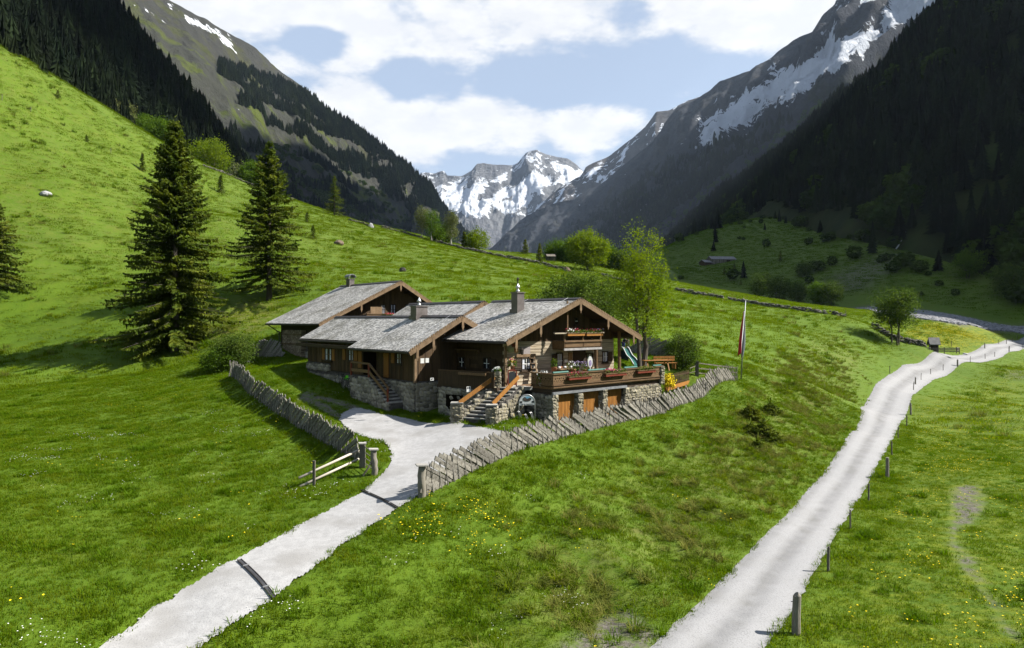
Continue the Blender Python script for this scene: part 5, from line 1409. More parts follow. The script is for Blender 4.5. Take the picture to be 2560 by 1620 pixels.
cc = Vector((lua, lv0 + 9.9, lza + .62))
m = MB()
arc_ = [(math.cos(t) * .40, math.sin(t) * .34) for t in [i * math.pi / 8 for i in range(9)]]
ring = [(cc.x + a, cc.y - .55, cc.z + .22 + b) for a, b in arc_] + [(cc.x + a * .9, cc.y - .55, cc.z + .22 + b * .88) for a, b in reversed(arc_)]
m.prism(ring, (0, 1.1, 0)); Lh.put(m, 'chimney_hood', MT_TIN)
m = MB()
for a in (-.3, .3):
    for b in (-.3, .3): m.b2(cc.x + a - .03, cc.x + a + .03, cc.y + b - .03, cc.y + b + .03, cc.z, cc.z + .34)
Lh.put(m, 'hood_bracket', MT_TIN)
# stone gable foot between the two houses
Lh.put(MB().b2(LW - .05, LW + .2, lv0 + 1.6, lv0 + 6, -5.2, -1.6), 'stone_base', MT_MORTAR)
masonry(Lh, math.pi / 2, left(Lh, LW - .05), lv0 + 1.6, lv0 + 6.2, -4.7, -1.7, .55, 66, cap=70, flat=.4)
# firewood stack along the side wall
w0, wzt = fs(753, 826, LW - .5); w1, _ = fs(706, 826, LW - .5); wz0 = TZ(*uv(LW - .5, (w0 + w1) / 2)) - H
FWD = House('firewood_stack', LW - .4, (w0 + w1) / 2, wz0, 'tall stack of split firewood against the side wall of the rear chalet', 'firewood')
g = np.random.default_rng(77); V = []; Fc = []; tone = []
zz = wz0 - .2; row = 0
while zz < wzt - .05:
    a = w0 + (.08 if row % 2 else 0)
    while a < w1:
        r = .055 + .035 * g.random(); ang = g.random() * 6; k = g.integers(3, 6); b = len(V)
        for dd in (0.0, .45):
            for i in range(k): V.append((LW - .5 - .03 * g.random() * (dd == 0) + dd, a + math.cos(ang + 6.283 * i / k) * r, zz + math.sin(ang + 6.283 * i / k) * r))
        Fc.append(tuple(b + i for i in range(k)))
        for i in range(k): Fc.append((b + i, b + (i + 1) % k, b + k + (i + 1) % k, b + k + i))
        tone += [g.random()] * (2 * k); a += r * 1.9
    zz += .125; row += 1
me = bpy.data.meshes.new('split_logs'); me.from_pydata([(p[0] - FWD.o.x, p[1] - FWD.o.y, p[2] - FWD.o.z) for p in V], [], Fc)
ca = me.color_attributes.new('tone', 'FLOAT_COLOR', 'POINT'); t = np.array(tone); ca.data.foreach_set('color', np.c_[t, t, t, np.ones_like(t)].astype(np.float32).ravel()); me.materials.append(MT_LOGEND)
o = link_mesh('split_logs', me, FWD.root); o['kind'] = 'stuff'
for z_ in (wz0 + (wzt - wz0) * .42, wz0 + (wzt - wz0) * .82): FWD.put(MB().b2(LW - .60, LW - .53, w0 - .05, w1 + .05, z_, z_ + .06), 'retaining_batten', MT_RAIL)

# ================= link wing at the back
Wg = House('link_wing', 7, 14, -4.5, 'small shingle roofed wing joining the chalets at the back', 'chalet', 'alpine farm buildings')
roof(Wg, 3.0, -.65, 6.65, 1.38, 8.6, .35, 10.5, 21, 81, pend=(.2, .60))
Wg.put(MB().b2(3.8, 8.2, 11.2, 20.6, -6, -.6).prism([(3.8, 11.2, -.6), (8.2, 11.2, -.6), (8.2, 11.2, .3), (6.65, 11.2, 1.05)], (0, 9.4, 0)), 'wall', MT_DARKWOOD)
board_wall(Wg, front(Wg, 11.18), 3.8, 8.1, lambda a: -1.5, lambda a: (-.65 + .556 * (a - 3)) - .2 if a < 6.65 else .35 + .53 * (8.6 - a) - .2, .26, MT_BOARD, 83)
# chimney standing on the middle roof ridge
chimney(K, kua, kv0 + 5.1, kza - .2, kza + .72, .95, .75, True)

# ================= terrace
tu0, tu1, tv = 2.02, 12.45, -1.76
TR = House('stone_terrace', 7.2, 0, -6.4, 'sunny terrace on stone pillars with a carved wooden railing before the main chalet', 'terrace')
nb = 24
for i in range(nb): a = tu0 + .05 + (tu1 - tu0 - .1) * i / nb; TR.put(MB().b2(a, a + (tu1 - tu0 - .1) / nb - .012, tv + .05, 1.36, FLOOR - .06, FLOOR), 'deck_board', MT_FLOOR_W)
TR.put(MB().b2(tu0 + .02, tu1 - .02, tv + .10, 1.36, FLOOR - .34, FLOOR - .063), 'deck_beam', MT_DARKWOOD)
rt = -3.18
def railing(h, pl, a0, a1, ztop, mat=MT_RAIL, cuts=True, teal=()):
    pn = h.put(pbox(MB(), pl, a0, a1, 0, .035, FLOOR + .02, ztop - .05), 'railing_panel', mat)
    def ch(mb, nm, mt, k=None): mb.v = [(p[0] - h.o.x, p[1] - h.o.y, p[2] - h.o.z) for p in mb.v]; o = mb.build(nm, mt, pn); tag(o, kind=k)
    ch(pbox(MB(), pl, a0 - .03, a1 + .03, -.05, .09, ztop - .05, ztop + .02), 'railing_cap', mat)
    for z_, d_ in ((FLOOR + .16, .07), (FLOOR + .02, .085)): ch(pbox(MB(), pl, a0 - .01, a1 + .01, .036, d_, z_, z_ + .075), 'railing_moulding', mat)
    m = MB(); n = int((a1 - a0) / .055)
    for i in range(n):
        c = a0 + (i + .5) * (a1 - a0) / n; pbox(m, pl, c - .012, c + .012, .037, .05, FLOOR + .105, FLOOR + .14)
    ch(m, 'dentil', MT_HOLE, 'stuff')
    if cuts:
        m = MB(); n = int((a1 - a0) / .34)
        for i in range(n):
            c = a0 + (i + .5) * (a1 - a0) / n; zc = FLOOR + .55
            for dx, dz, r in ((0, .02, .045), (-.09, -.10, .028), (.09, -.10, .028), (0, .15, .018), (.17, .06, .03), (.17, -.16, .018)):
                pts = [pl(c + dx + math.cos(t) * r, .036, zc + dz + math.sin(t) * r) for t in [k * math.pi / 4 for k in range(8)]]
                q0 = Vector(pl(0, 0, 0)); q1 = Vector(pl(0, .005, 0)); m.prism(pts, q1 - q0)
        ch(m, 'cut_out', MT_HOLE, 'stuff')
    return pn
TF = front(TR, tv); TLf = left(TR, tu0)
railing(TR, TF, tu0, tu1, rt); railing(TR, TLf, tv, .08, rt)
for px0, px1 in ((1382, 1420), (1470, 1513), (1560, 1592), (1632, 1652)):
    a0, _ = fr(px0, 930, tv); a1, _ = fr(px1, 930, tv); TR.put(MB().tube([(a0, tv, rt + .07), (a1, tv, rt + .07)], .062, 8), 'rolled_awning', MT_TEAL)
GB = -6.9
pil = [(0, .43), (2.17, 2.61), (4.40, 4.86)]
for a, b in pil:
    TR.put(MB().b2(tu0 + a + .04, tu0 + b - .04, tv + .05, tv + .75, GB, FLOOR - .36), 'pillar', MT_MORTAR)
    masonry(TR, 0, front(TR, tv + .05), tu0 + a, tu0 + b, GB + .3, FLOOR - .36, .26, 90 + int(a * 10), cap=60)
    masonry(TR, math.pi / 2, left(TR, tu0 + a + .04), tv + .05, tv + .75, GB + .3, FLOOR - .36, .30, 95 + int(a * 10), cap=40)
TR.put(MB().b2(tu0 + 6.6, tu1 - .04, tv + .06, tv + .9, GB, FLOOR - .36), 'retaining_wall', MT_MORTAR)
masonry(TR, 0, front(TR, tv + .06), tu0 + 6.58, tu1, GB + .7, FLOOR - .34, .34, 111, cap=150)
masonry(TR, math.pi / 2, left(TR, tu0 + 6.62), tv + .05, tv + .85, GB + .3, FLOOR - .36, .3, 113, cap=30)
TR.put(MB().b2(tu1 - .12, tu1 + .22, tv - .05, tv + .3, FLOOR - .36, rt + .05), 'end_pillar', MT_MORTAR)
masonry(TR, 0, front(TR, tv - .05), tu1 - .14, tu1 + .24, FLOOR - .36, rt + .05, .22, 115, cap=30)
TR.put(MB().b2(tu0 + .05, tu0 + .45, tv + .75, 1.4, GB, FLOOR - .36), 'side_wall', MT_MORTAR)
masonry(TR, math.pi / 2, left(TR, tu0 + .05), tv + .75, 1.4, -6.3, FLOOR - .36, .42, 117, cap=50)
TR.put(MB().b2(tu0 + .02, tu0 + 6.75, tv - .04, tv + .12, FLOOR - .36, FLOOR - .22), 'tin_edge', MT_TIN)
TR.put(MB().b2(tu0 + .45, tu1, tv + 1.3, tv + 1.5, GB, FLOOR - .3), 'back_wall', MT_DARKWOOD)
for a, b in ((.43, 2.17), (2.61, 4.40), (4.86, 6.6)):
    dr = TR.put(MB().b2(tu0 + a, tu0 + b, tv + .36, tv + .40, GB + .2, FLOOR - .36), 'garage_door', MT_BOARD)
    n = 14
    for i in range(n):
        c = tu0 + a + (b - a) * (i + .5) / n; mb = MB().b2(c - .048, c + .048, tv + .32, tv + .36, GB + .2, FLOOR - .40)
        mb.v = [(p[0] - TR.o.x, p[1] - TR.o.y, p[2] - TR.o.z) for p in mb.v]; mb.build('slat', MT_OAK, dr)

# ================= porch on the left of the main chalet and the stone stair up to it
PR = House('side_porch', .3, 3.8, -6, 'shaded side porch with a dark carved railing between two chalets', 'porch')
PR.put(MB().prism([(-.13, .77, FLOOR), (1.2, 1.3, FLOOR), (1.2, 6.5, FLOOR), (-1.26, 5.4, FLOOR)], (0, 0, -.2)), 'porch_floor', MT_DARKWOOD)
PR.put(MB().prism([(-.08, .85, FLOOR - .2), (1.2, 1.5, FLOOR - .2), (1.2, 6.5, FLOOR - .2), (-1.2, 5.3, FLOOR - .2)], (0, 0, -2.6)), 'porch_base', MT_MORTAR)
pdir = Vector((-1.13, 4.5, 0)).normalized(); prot = math.atan2(pdir.y, pdir.x)
def PLn(a, d, z): p = Vector((-.13, .77, 0)) + pdir * a + Vector((-pdir.y, pdir.x, 0)) * d; return (p.x, p.y, z)
m = MB(); p0, p1 = PLn(.2, .03, 0), PLn(4.6, .03, 0); m.bar((p0[0], p0[1], -3.62), (p1[0], p1[1], -3.62), .04, .86); PR.put(m, 'railing_panel', MT_BOARD)
m = MB().bar((p0[0], p0[1], -3.15), (p1[0], p1[1], -3.15), .13, .06); PR.put(m, 'railing_cap', MT_BOARD)
m = MB(); q0, q1 = PLn(.7, .16, 0), PLn(2.8, .16, 0); m.bar((q0[0], q0[1], -3.28), (q1[0], q1[1], -3.28), .2, .16); PR.put(m, 'planter', MT_RAIL)
masonry(PR, prot, PLn, .1, 4.6, -6.2, FLOOR - .22, .42, 121, cap=110)
m = MB(); a0, a1 = PLn(2.6, .02, 0), PLn(3.9, .02, 0); m.bar((a0[0], a0[1], -5.1), (a1[0], a1[1], -5.1), .2, .9); PR.put(m, 'cellar_opening', MT_HOLE)

def wp(x, y, z): return Vector((x, y, z))
ST_ = empty('stone_staircase', (-1.4, 40.3, 3.7), 0, 'stone staircase with orange wooden handrails climbing to the terrace', 'stair')
so = Vector((-1.4, 40.3, 3.7))
def sput(mb, name, mat, kind=None, parent=None): mb.v = [tuple(Vector(p) - so) for p in mb.v]; return mb.build(name, mat, parent or ST_, kind=kind)
Lb, Rb, Lt, Rt = Vector((-3.2, 39.6, 0)), Vector((-1.15, 38.6, 0)), Vector((-.94, 41.1, 0)), Vector((.35, 40.75, 0))
zb, zt_ = H - 5.82, H - 4.05; nst = 10
for i in range(nst):
    t0, t1 = i / nst, (i + 1) / nst; z = zb + (zt_ - zb) * (i + 1) / nst
    a, b = Lb.lerp(Lt, t0), Rb.lerp(Rt, t0); c, d = Lb.lerp(Lt, t1), Rb.lerp(Rt, t1); back = (c - a) * .6
    sput(MB().prism([a + Vector((0, 0, z - .07)), b + Vector((0, 0, z - .07)), d + Vector((0, 0, z - .07)), c + Vector((0, 0, z - .07))], (0, 0, .07)), 'step', MT_STEP)
    e = (c - a) * .12; sput(MB().prism([a + e + Vector((0, 0, zb - .5)), b + e + Vector((0, 0, zb - .5)), d + Vector((0, 0, zb - .5)), c + Vector((0, 0, zb - .5))], (0, 0, z - .072 - zb + .5)), 'riser', MT_MORTAR)
sput(MB().prism([Lt + Vector((0, 0, zt_ - .2)), Rt + Vector((0, 0, zt_ - .2)), Vector((1.25, 41.35, zt_ - .2)), Vector((.4, 43.2, zt_ - .2)), Vector((-.6, 42.6, zt_ - .2))], (0, 0, .195)), 'landing', MT_STEP)
class SH:  # adapter so that masonry() can place stones in world axes under the stair
    o = so; root = ST_
    @staticmethod
    def inst(name, me, p, rot=(0, 0, 0), scale=(1, 1, 1), parent=None):
        o = link_mesh(name, me, parent or ST_); o.location = Vector(p) - so; o.rotation_euler = rot; o.scale = scale; return o
def swall(a, b, z0a, z0b, z1a, z1b, seed, th=.42, size=.34, cap=90, both=True):
    d = (b - a); L = d.length; d.normalize(); n = Vector((d.y, -d.x, 0)); rot = math.atan2(d.y, d.x)
    sput(MB().prism([a + n * th / 2 + Vector((0, 0, z0a)), b + n * th / 2 + Vector((0, 0, z0b)), b + n * th / 2 + Vector((0, 0, z1b)), a + n * th / 2 + Vector((0, 0, z1a))], -n * th), 'wall_core', MT_MORTAR)
    zt = lambda x: z1a + (z1b - z1a) * x / L + .03; zbm = lambda x: z0a + (z0b - z0a) * x / L
    pl = lambda x, dd, z: tuple(a + d * x + n * (th / 2 + dd) + Vector((0, 0, z)))
    masonry(SH, rot, pl, 0, L, min(z0a, z0b), max(z1a, z1b), size, seed, ztop=zt, zbot=zbm, cap=cap)
    if both:
        pl2 = lambda x, dd, z: tuple(a + d * x - n * (th / 2 + dd) + Vector((0, 0, z)))
        masonry(SH, rot, pl2, 0, L, min(z0a, z0b), max(z1a, z1b), size, seed + 1, ztop=zt, zbot=zbm, cap=cap)
def spillar(c, w, z0, z1, seed, slab=True):
    sput(MB().box((c.x, c.y, (z0 + z1) / 2), (w - .06, w - .06, z1 - z0)), 'pillar', MT_MORTAR)
    for k, (ang, dx, dy) in enumerate(((0, 0, -1), (math.pi / 2, -1, 0), (math.pi / 2, 1, 0))):
        ax = Vector((math.cos(ang), math.sin(ang), 0)); nn = Vector((dx, dy, 0))
        pl = lambda x, dd, z: tuple(Vector((c.x, c.y, z)) + ax * x + nn * (w / 2 - .03 + dd))
        masonry(SH, ang, pl, -w / 2, w / 2, z0, z1, .28, seed + k, cap=40)
    if slab: sput(MB().box((c.x, c.y, z1 + .03), (w + .10, w + .10, .07)), 'cap_slab', MT_STEP)
g0 = H - 6.2
spillar(Lb, .62, g0, H - 4.85, 201); spillar(Rb, .55, g0, H - 4.85, 205)
spillar(Lt + Vector((0, .1, 0)), .42, g0 + .8, H - 3.05, 209)
dl = (Lt - Lb).normalized(); dr_ = (Rt - Rb).normalized()
swall(Lb + dl * .32, Lt - dl * .2, g0, g0 + 1.2, H - 5.25, H - 3.95, 213); swall(Rb + dr_ * .30, Rt + dr_ * .3, g0, g0 + .5, H - 5.20, H - 3.95, 217)
for a, b in ((Lb + Vector((.15, -.2, H - 4.80)), Lt + Vector((-.12, -.25, H - 3.45))), (Rb + Vector((.05, .25, H - 4.80)), Rt + Vector((.05, -.1, H - 3.40)))): sput(MB().bar(a, b, .06, .24), 'handrail', MT_OAK)
# ------------------------------------------------------------------ fences
MT_RAILWOOD = per_object(mk('weathered_board', (.155, .145, .125), (.275, .26, .23), 2.0, .9, .5, 12, stretch=(8, .6, 8), c3=(.12, .11, .09), s3=.9), .35)
MT_POSTWOOD = mk('old_post', (.16, .145, .12), (.28, .26, .22), 2.5, .9, .8, 9, stretch=(1, 1, .25), coords='Object', c3=(.14, .12, .09), s3=1.2, bdist=.03)
MT_DARKPOST = mk('dark_post', (.09, .08, .065), (.18, .16, .13), 2.5, .9, .6, 9, stretch=(1, 1, .25))
MT_PALEPOLE = mk('pale_pole', (.42, .37, .30), (.55, .50, .42), 2.5, .8, .3, 9, stretch=(1, 1, .3))

def rail_board(seed):
    g = np.random.default_rng(seed); L = 2.25 + .2 * g.random(); w = .14 + .05 * g.random(); t = .04; n = 4
    V = []; Fc = []
    for i in range(n + 1):
        x = L * i / n; ww = w * (.85 + .25 * g.random()) / 2; o = g.normal() * .008; b = g.normal() * .006
        V += [(x, -t / 2 + b, -ww + o), (x, t / 2 + b, -ww + o), (x, t / 2 + b, ww + o), (x, -t / 2 + b, ww + o)]
    for i in range(n):
        for k in range(4): a = i * 4 + k; c = i * 4 + (k + 1) % 4; Fc.append((a, c, c + 4, a + 4))
    Fc += [(3, 2, 1, 0), (n * 4, n * 4 + 1, n * 4 + 2, n * 4 + 3)]
    me = bpy.data.meshes.new('board'); me.from_pydata(V, [], Fc); me.materials.append(MT_RAILWOOD); return me
def stake_mesh(seed):
    g = np.random.default_rng(seed); h = 1.26 + .12 * g.random()
    return MB().tube([(0, 0, -.2), (.012 * g.normal(), .012 * g.normal(), h * .5), (0, 0, h)], [.026, .024, .016], 6).mesh('stake', MT_RAILWOOD)
BOARDS = [rail_board(s) for s in range(8)]; STAKES = [stake_mesh(s) for s in range(5)]
def path_s(pts):
    P = np.array([p[:2] for p in pts]); d = np.r_[0, np.cumsum(np.hypot(*np.diff(P, axis=0).T))]
    def at(s):
        x, y = np.interp(s, d, P[:, 0]), np.interp(s, d, P[:, 1]); e = .4
        x2, y2 = np.interp(min(s + e, d[-1]), d, P[:, 0]), np.interp(min(s + e, d[-1]), d, P[:, 1]); x1, y1 = np.interp(max(s - e, 0), d, P[:, 0]), np.interp(max(s - e, 0), d, P[:, 1])
        a = math.atan2(y2 - y1, x2 - x1); return x, y, a
    return at, d[-1]
def slant_fence(pts, seed, label, group='slanting board fences', pitch=.27, tilt=29, flip=False, cross=.13, scale=1.0):
    """old alpine fence: boards laid slantwise between pairs of crossed stakes"""
    g = np.random.default_rng(seed); at, L = path_s(pts); x0, y0, _ = at(0)
    root = empty('board_fence', (x0, y0, TZ(x0, y0)), 0, label, 'fence', group); o0 = Vector((x0, y0, TZ(x0, y0)))
    n = int(L / pitch)
    for i in range(n):
        s = (i + .5) * pitch; x, y, a = at(s); z = TZ(x, y)
        x2, y2, _ = at(min(s + .8, L)); sl = math.atan2(TZ(x2, y2) - z, .8) if s < L - .8 else 0
        ob = link_mesh('board', BOARDS[g.integers(8)], root)
        tl = R(tilt + g.normal() * 1.8); off = (g.random() - .5) * .10
        # the foot stands further along, the head points back towards the gate
        nx, ny = -math.sin(a), math.cos(a)
        ob.location = Vector((x + nx * off, y + ny * off, z - .06)) - o0
        M_ = Matrix.Rotation(a + math.pi, 4, 'Z') @ Matrix.Rotation(-(tl) + sl * -1 * 0, 4, 'Y') @ Matrix.Rotation(g.normal() * .05, 4, 'X')
        ob.rotation_euler = M_.to_euler(); ob.scale = (scale * min(.95 + .1 * g.random(), max(.3, (s + .05) / (2.3 * math.cos(tl)))), scale, scale)
    m = int(L / .47)
    for i in range(m + 1):
        s = min(i * .47 + g.normal() * .04, L); x, y, a = at(max(s, 0)); z = TZ(x, y); nx, ny = -math.sin(a), math.cos(a)
        for sd_ in (-1, 1):
            st = link_mesh('stake', STAKES[g.integers(5)], root); c = cross * (.9 + .3 * g.random())
            st.location = Vector((x + nx * sd_ * c * .8 + math.cos(a) * .03 * sd_, y + ny * sd_ * c * .8, z - .05)) - o0
            lean = -sd_ * math.atan2(c * 1.25, 1.3)
            q = Matrix.Rotation(a, 4, 'Z') @ Matrix.Rotation(-lean + g.normal() * .03, 4, 'X') @ Matrix.Rotation(g.normal() * .025, 4, 'Y')
            st.rotation_euler = q.to_euler(); st.scale = (1.15, 1.15, scale * (.88 + .22 * g.random()))
    return root
slant_fence([G(*p) for p in ((1066,1238),(1180,1180),(1300,1125),(1400,1094),(1500,1067),(1590,1047),(1667,1027),(1760,990),(1843,952))], 1, 'long grey fence of slanting boards running in front of the terrace')
slant_fence([G(*p) for p in ((893,1150),(850,1128),(800,1100),(745,1066),(690,1030),(625,985),(575,942))], 2, 'dark fence of slanting boards along the left side of the yard')
slant_fence([G(*p) for p in ((1700,896),(1660,891),(1620,886),(1580,880),(1545,876))], 3, 'short slanting board fence behind the green slide', scale=1.1)
slant_fence([G(*p) for p in ((704,892),(675,893),(645,892),(628,888))], 4, 'short dark slanting board fence beside the firewood stack', scale=.9, tilt=50, pitch=.16)

def gate_post(px, py, h, r, label, square=False, cap=True, lean=(0, 0), mat=None):
    p = G(px, py); root = empty('gate_post', p, 0, label, 'post', 'driveway gate posts'); g = np.random.default_rng(px)
    if square: MB().b2(-r, r, -r, r, -.3, h).build('post_body', mat or MT_DARKPOST, root)
    else:
        zs = np.linspace(-.3, h, 9); MB().tube([(lean[0] * z + g.normal() * .02, lean[1] * z + g.normal() * .02, z) for z in zs], list(r * (1.08 - .15 * np.abs(np.linspace(-1, 1, 9)) + g.normal(size=9) * .05)), 12).build('post_body', mat or MT_POSTWOOD, root, True)
    if cap:
        m = MB().box((lean[0] * h, lean[1] * h, h + .03), (r * 3.1, r * 2.6, .05), Matrix.Rotation(.3, 3, 'Z') @ Matrix.Rotation(.06, 3, 'Y')); m.build('cap_stone', MT_STEP, root)
    return root
gate_post(1055, 1243, 1.30, .16, 'thick rounded gate post with a flat stone cap at the right of the driveway')
gate_post(937, 1187, 1.16, .14, 'pale leaning log gate post with a flat stone cap left of the driveway', lean=(-.05, 0))
gate_post(906, 1168, 1.12, .12, 'square dark gate post at the end of the left fence', True, True)

def beam_thing(name, pts, rad, mat, label, cat, group=None, n=8):
    p0 = Vector(pts[0]); o = MB().tube([Vector(p) - p0 for p in pts], rad, n).build(name, mat); o.location = p0; return tag(o, label, cat, group)
# pole barrier and wicket beside the gate
pb = G(785, 1212); BAR = empty('pole_barrier', pb, 0, 'barrier of two long pale poles on a square post left of the gate', 'barrier')
MB().b2(-.055, .055, -.055, .055, -.3, 1.12).build('barrier_post', MT_DARKPOST, BAR)
pg = G(897, 1165)
for z0, z1, q0 in ((.42, .74, (747, 1195)), (.06, .32, (749, 1217))):
    d0 = pb.y - (.35 if z0 > .2 else .2); e0 = Vector(W(q0[0], q0[1], d0)); e1 = Vector((pg.x, pg.y, pg.z + z1 + .02))
    MB().tube([e0 - pb, e1 - pb], [.06, .052], 10).build('pole', MT_PALEPOLE, BAR, True)
ga, gb = G(912, 1170), G(937, 1187); WK = empty('wicket', ga, 0, 'small dark wicket of four bars between two gate posts', 'gate')
for k in range(4): z = .18 + .26 * k; MB().tube([Vector((0, 0, z + .05)), gb - ga + Vector((0, 0, z))], .022, 6).build('bar', MT_DARKPOST, WK)
MB().b2(-.03, .03, -.03, .03, -.1, 1.06).build('stile', MT_POSTWOOD, WK)
MB().tube([gb - ga + Vector((-.1, -.05, .72)), gb - ga + Vector((-.25, -.15, .38)), gb - ga + Vector((-.5, -.2, .02))], .045, 8).build('brace', MT_DARKPOST, WK)

# posts along the right hand road
POSTS = [ # px, py, height, radius, label
 (1990,1585,1.22,.125,'thick cracked post nearest the camera beside the right hand road'),
 (2071,1428,.95,.05,'slim road post second from the camera'),(2126,1325,.95,.038,'thin dark road post third from the camera'),(2171,1254,.98,.045,'slim road post fourth from the camera'),
 (2218,1194,1.25,.10,'thick road post fifth from the camera'),(2230,1138,1.0,.045,'slim road post just beyond the second thick post'),(2246,1096,.98,.04,'thin road post before the road narrows'),(2267,1066,1.05,.05,'slim road post next to the third thick post'),(2277,1037,1.25,.10,'third thick post along the right hand road'),
 (2284,975,1.25,.05,'leaning dark post at the bend of the road'),(2289,961,1.15,.095,'thick post at the bend of the road'),(2303,950,1.2,.035,'thin post just past the bend of the road'),(2327,936,1.05,.045,'post two past the bend of the road'),(2358,926,1.15,.045,'post three past the bend of the road'),
 (2394,915,1.2,.13,'stout square topped post halfway along the far road'),(2426,906,1.1,.04,'thin post beyond the stout far post'),(2463,897,1.15,.05,'far road post below the white gravel patch'),(2487,892,1.15,.05,'far road post right of the white gravel patch'),(2523,879,1.3,.10,'dark stout post near the far end of the road'),(2557,872,1.2,.05,'last road post at the right edge'),
 (2462,871,1.3,.10,'lone stout post at the edge of the yellow meadow'),(2379,867,1.3,.05,'thin post right of the little well hut'),(2318,864,1.0,.05,'thin post left of the little well hut'),(2516,860,1.2,.06,'post on the inner bend at far right'),(2531,855,1.2,.06,'second post on the inner bend at far right'),(2225,934,1.2,.05,'lone thin post left of the far road'),(2543,850,1.2,.05,'third post on the inner bend at far right'),(2497,860,1.2,.05,'thin post left of the inner bend at far right'),
]
for px, py, h, r, lab in POSTS:
    p = G(px, py); root = empty('road_post', p, 0, lab, 'post', 'posts along the road'); g = np.random.default_rng(px)
    MB().tube([(0, 0, -.3), (g.normal() * .02, 0, h * .5), (g.normal() * .03, 0, h * .97), (0, 0, h)], [r * 1.05, r, r * .95, r * .75], 10).build('post_body', MT_DARKPOST if r < .06 or px > 2500 else MT_POSTWOOD, root)
    if r > .09: MB().b2(r * .85, r * 1.12, -.02, .02, h * .28, h * .42).build('marker', mk('marker_yellow_%d' % px, (.55, .45, .02), (.6, .5, .03), 3, .6, 0), root) if px == 1990 else None
    MB().tube([(-r - .03, 0, h * .82), (r + .03, 0, h * .82)], .012, 5).build('insulator', MT_GUTTER, root)

# ------------------------------------------------------------------ drains across the driveway
def drain(p0, p1, w, label):
    a, b = G(*p0), G(*p1); a.z = float(T0(a.x, a.y)) + .02; b.z = float(T0(b.x, b.y)) + .02
    root = empty('drain_channel', a, 0, label, 'drain', 'drain channels across the driveway'); d = b - a; n = Vector((-d.y, d.x, 0)).normalized(); K = 10
    def P(t, o=0, z=0): q = a + d * t + n * o; return Vector((q.x - a.x, q.y - a.y, float(T0(q.x, q.y)) + .035 + z - a.z))
    m0, m1, m2 = MB(), MB(), MB()
    for i in range(K):
        t0, t1 = i / K, (i + 1) / K; m0.bar(P(t0), P(t1), w, .03)
        m1.bar(P(t0, w / 2 + .01, .01), P(t1, w / 2 + .01, .01), .02, .04); m2.bar(P(t0, -w / 2 - .01, .01), P(t1, -w / 2 - .01, .01), .02, .04)
    m0.build('channel_bed', mk('channel_iron%d' % p0[0], (.03, .03, .034), (.055, .055, .06), 3, .8, .2), root)
    for q in (m1, m2): q.build('channel_edge', MT_GUTTER, root)
    for t in (.22, .80): MB().bar(P(t, -w * .95, .03), P(t, w * .95, .03), .05, .03).build('channel_clip', MT_STEEL, root)
drain((598, 1402), (684, 1496), .10, 'nearer iron drain channel cut across the lower driveway')
drain((905, 1227), (993, 1271), .05, 'farther thin drain channel across the driveway near the gate')

# ------------------------------------------------------------------ flag
fp = G(1852, 950); ft = Vector(W(1864, 751, fp.y)); FL = empty('flagpole', fp, 0, 'tall thin grey flagpole at the far end of the board fence', 'flagpole')
MB().tube([Vector((0, 0, -.3)), (ft - fp) * .5, ft - fp], [.06, .05, .035], 10).build('pole', MT_TIN, FL, True)
MB().tube([ft - fp, ft - fp + Vector((0, 0, .08))], [.05, .03], 8).build('finial', MT_STEEL, FL)
def banner():
    top = Vector(W(1860, 778, fp.y)) - fp; bot = Vector(W(1853, 890, fp.y)) - fp
    root = empty('flag', fp + (ft - fp) * .80, 0, 'long red and white banner hanging limp from the flagpole', 'flag'); off = root.location - fp
    ns, nt = 22, 36
    def pt(s, t, d=0):
        wd = .12 + .46 * math.sin(min(1, t * 1.25) * math.pi / 2)
        if t > .75: wd *= 1 - .55 * (t - .75) / .25 * s
        fold = .10 * math.sin(s * 9 + t * 2.3) * (.3 + t)
        c = top.lerp(bot, t * (1.0 - .05 * math.sin(s * 6)))
        return c + Vector(((s - .52) * wd * .95, fold - .05 + d, 0)) - off
    def strip(s0, s1, nm, mat, t0=0, t1=1, d=0):
        V = []; Fc = []; k = 10
        for j in range(nt + 1):
            for i in range(k + 1): V.append(tuple(pt(s0 + (s1 - s0) * i / k, t0 + (t1 - t0) * j / nt, d)))
        for j in range(nt):
            for i in range(k): a = j * (k + 1) + i; Fc.append((a, a + 1, a + k + 2, a + k + 1))
        me = bpy.data.meshes.new(nm); me.from_pydata(V, [], Fc); me.materials.append(mat); me.polygons.foreach_set('use_smooth', [True] * len(Fc)); o = link_mesh(nm, me, root)
        md = o.modifiers.new('cloth', 'SOLIDIFY'); md.thickness = .006; return o
    strip(0, .36, 'red_band', mk('flag_red', (.42, .02, .03), (.55, .03, .04), 3, .8, 0)); strip(.36, .58, 'white_band', mk('flag_white', (.92, .90, .92), (.98, .96, .98), 3, .8, 0)); strip(.58, .72, 'red_fold', mk('flag_crimson', (.30, .015, .03), (.40, .02, .04), 3, .8, 0), .35, 1); strip(.58, 1, 'white_panel', mk('flag_white_b', (.92, .90, .92), (.98, .96, .98), 3, .8, 0), 0, .99, .012)
    m = MB()
    for t, s, a, b in ((.26, .75, .055, .16), (.32, .68, .05, .10), (.32, .83, .05, .12), (.40, .74, .06, .16), (.47, .75, .035, .12), (.21, .75, .03, .05)):
        c = pt(s, t, -.02); m.prism([c + Vector((math.cos(k * 1.047) * a, 0, math.sin(k * 1.047) * b)) for k in range(6)], (0, .008, 0))
    m.build('crest', mk('crest_red', (.10, .015, .02), (.30, .03, .04), 12, .8, 0), root)
banner()

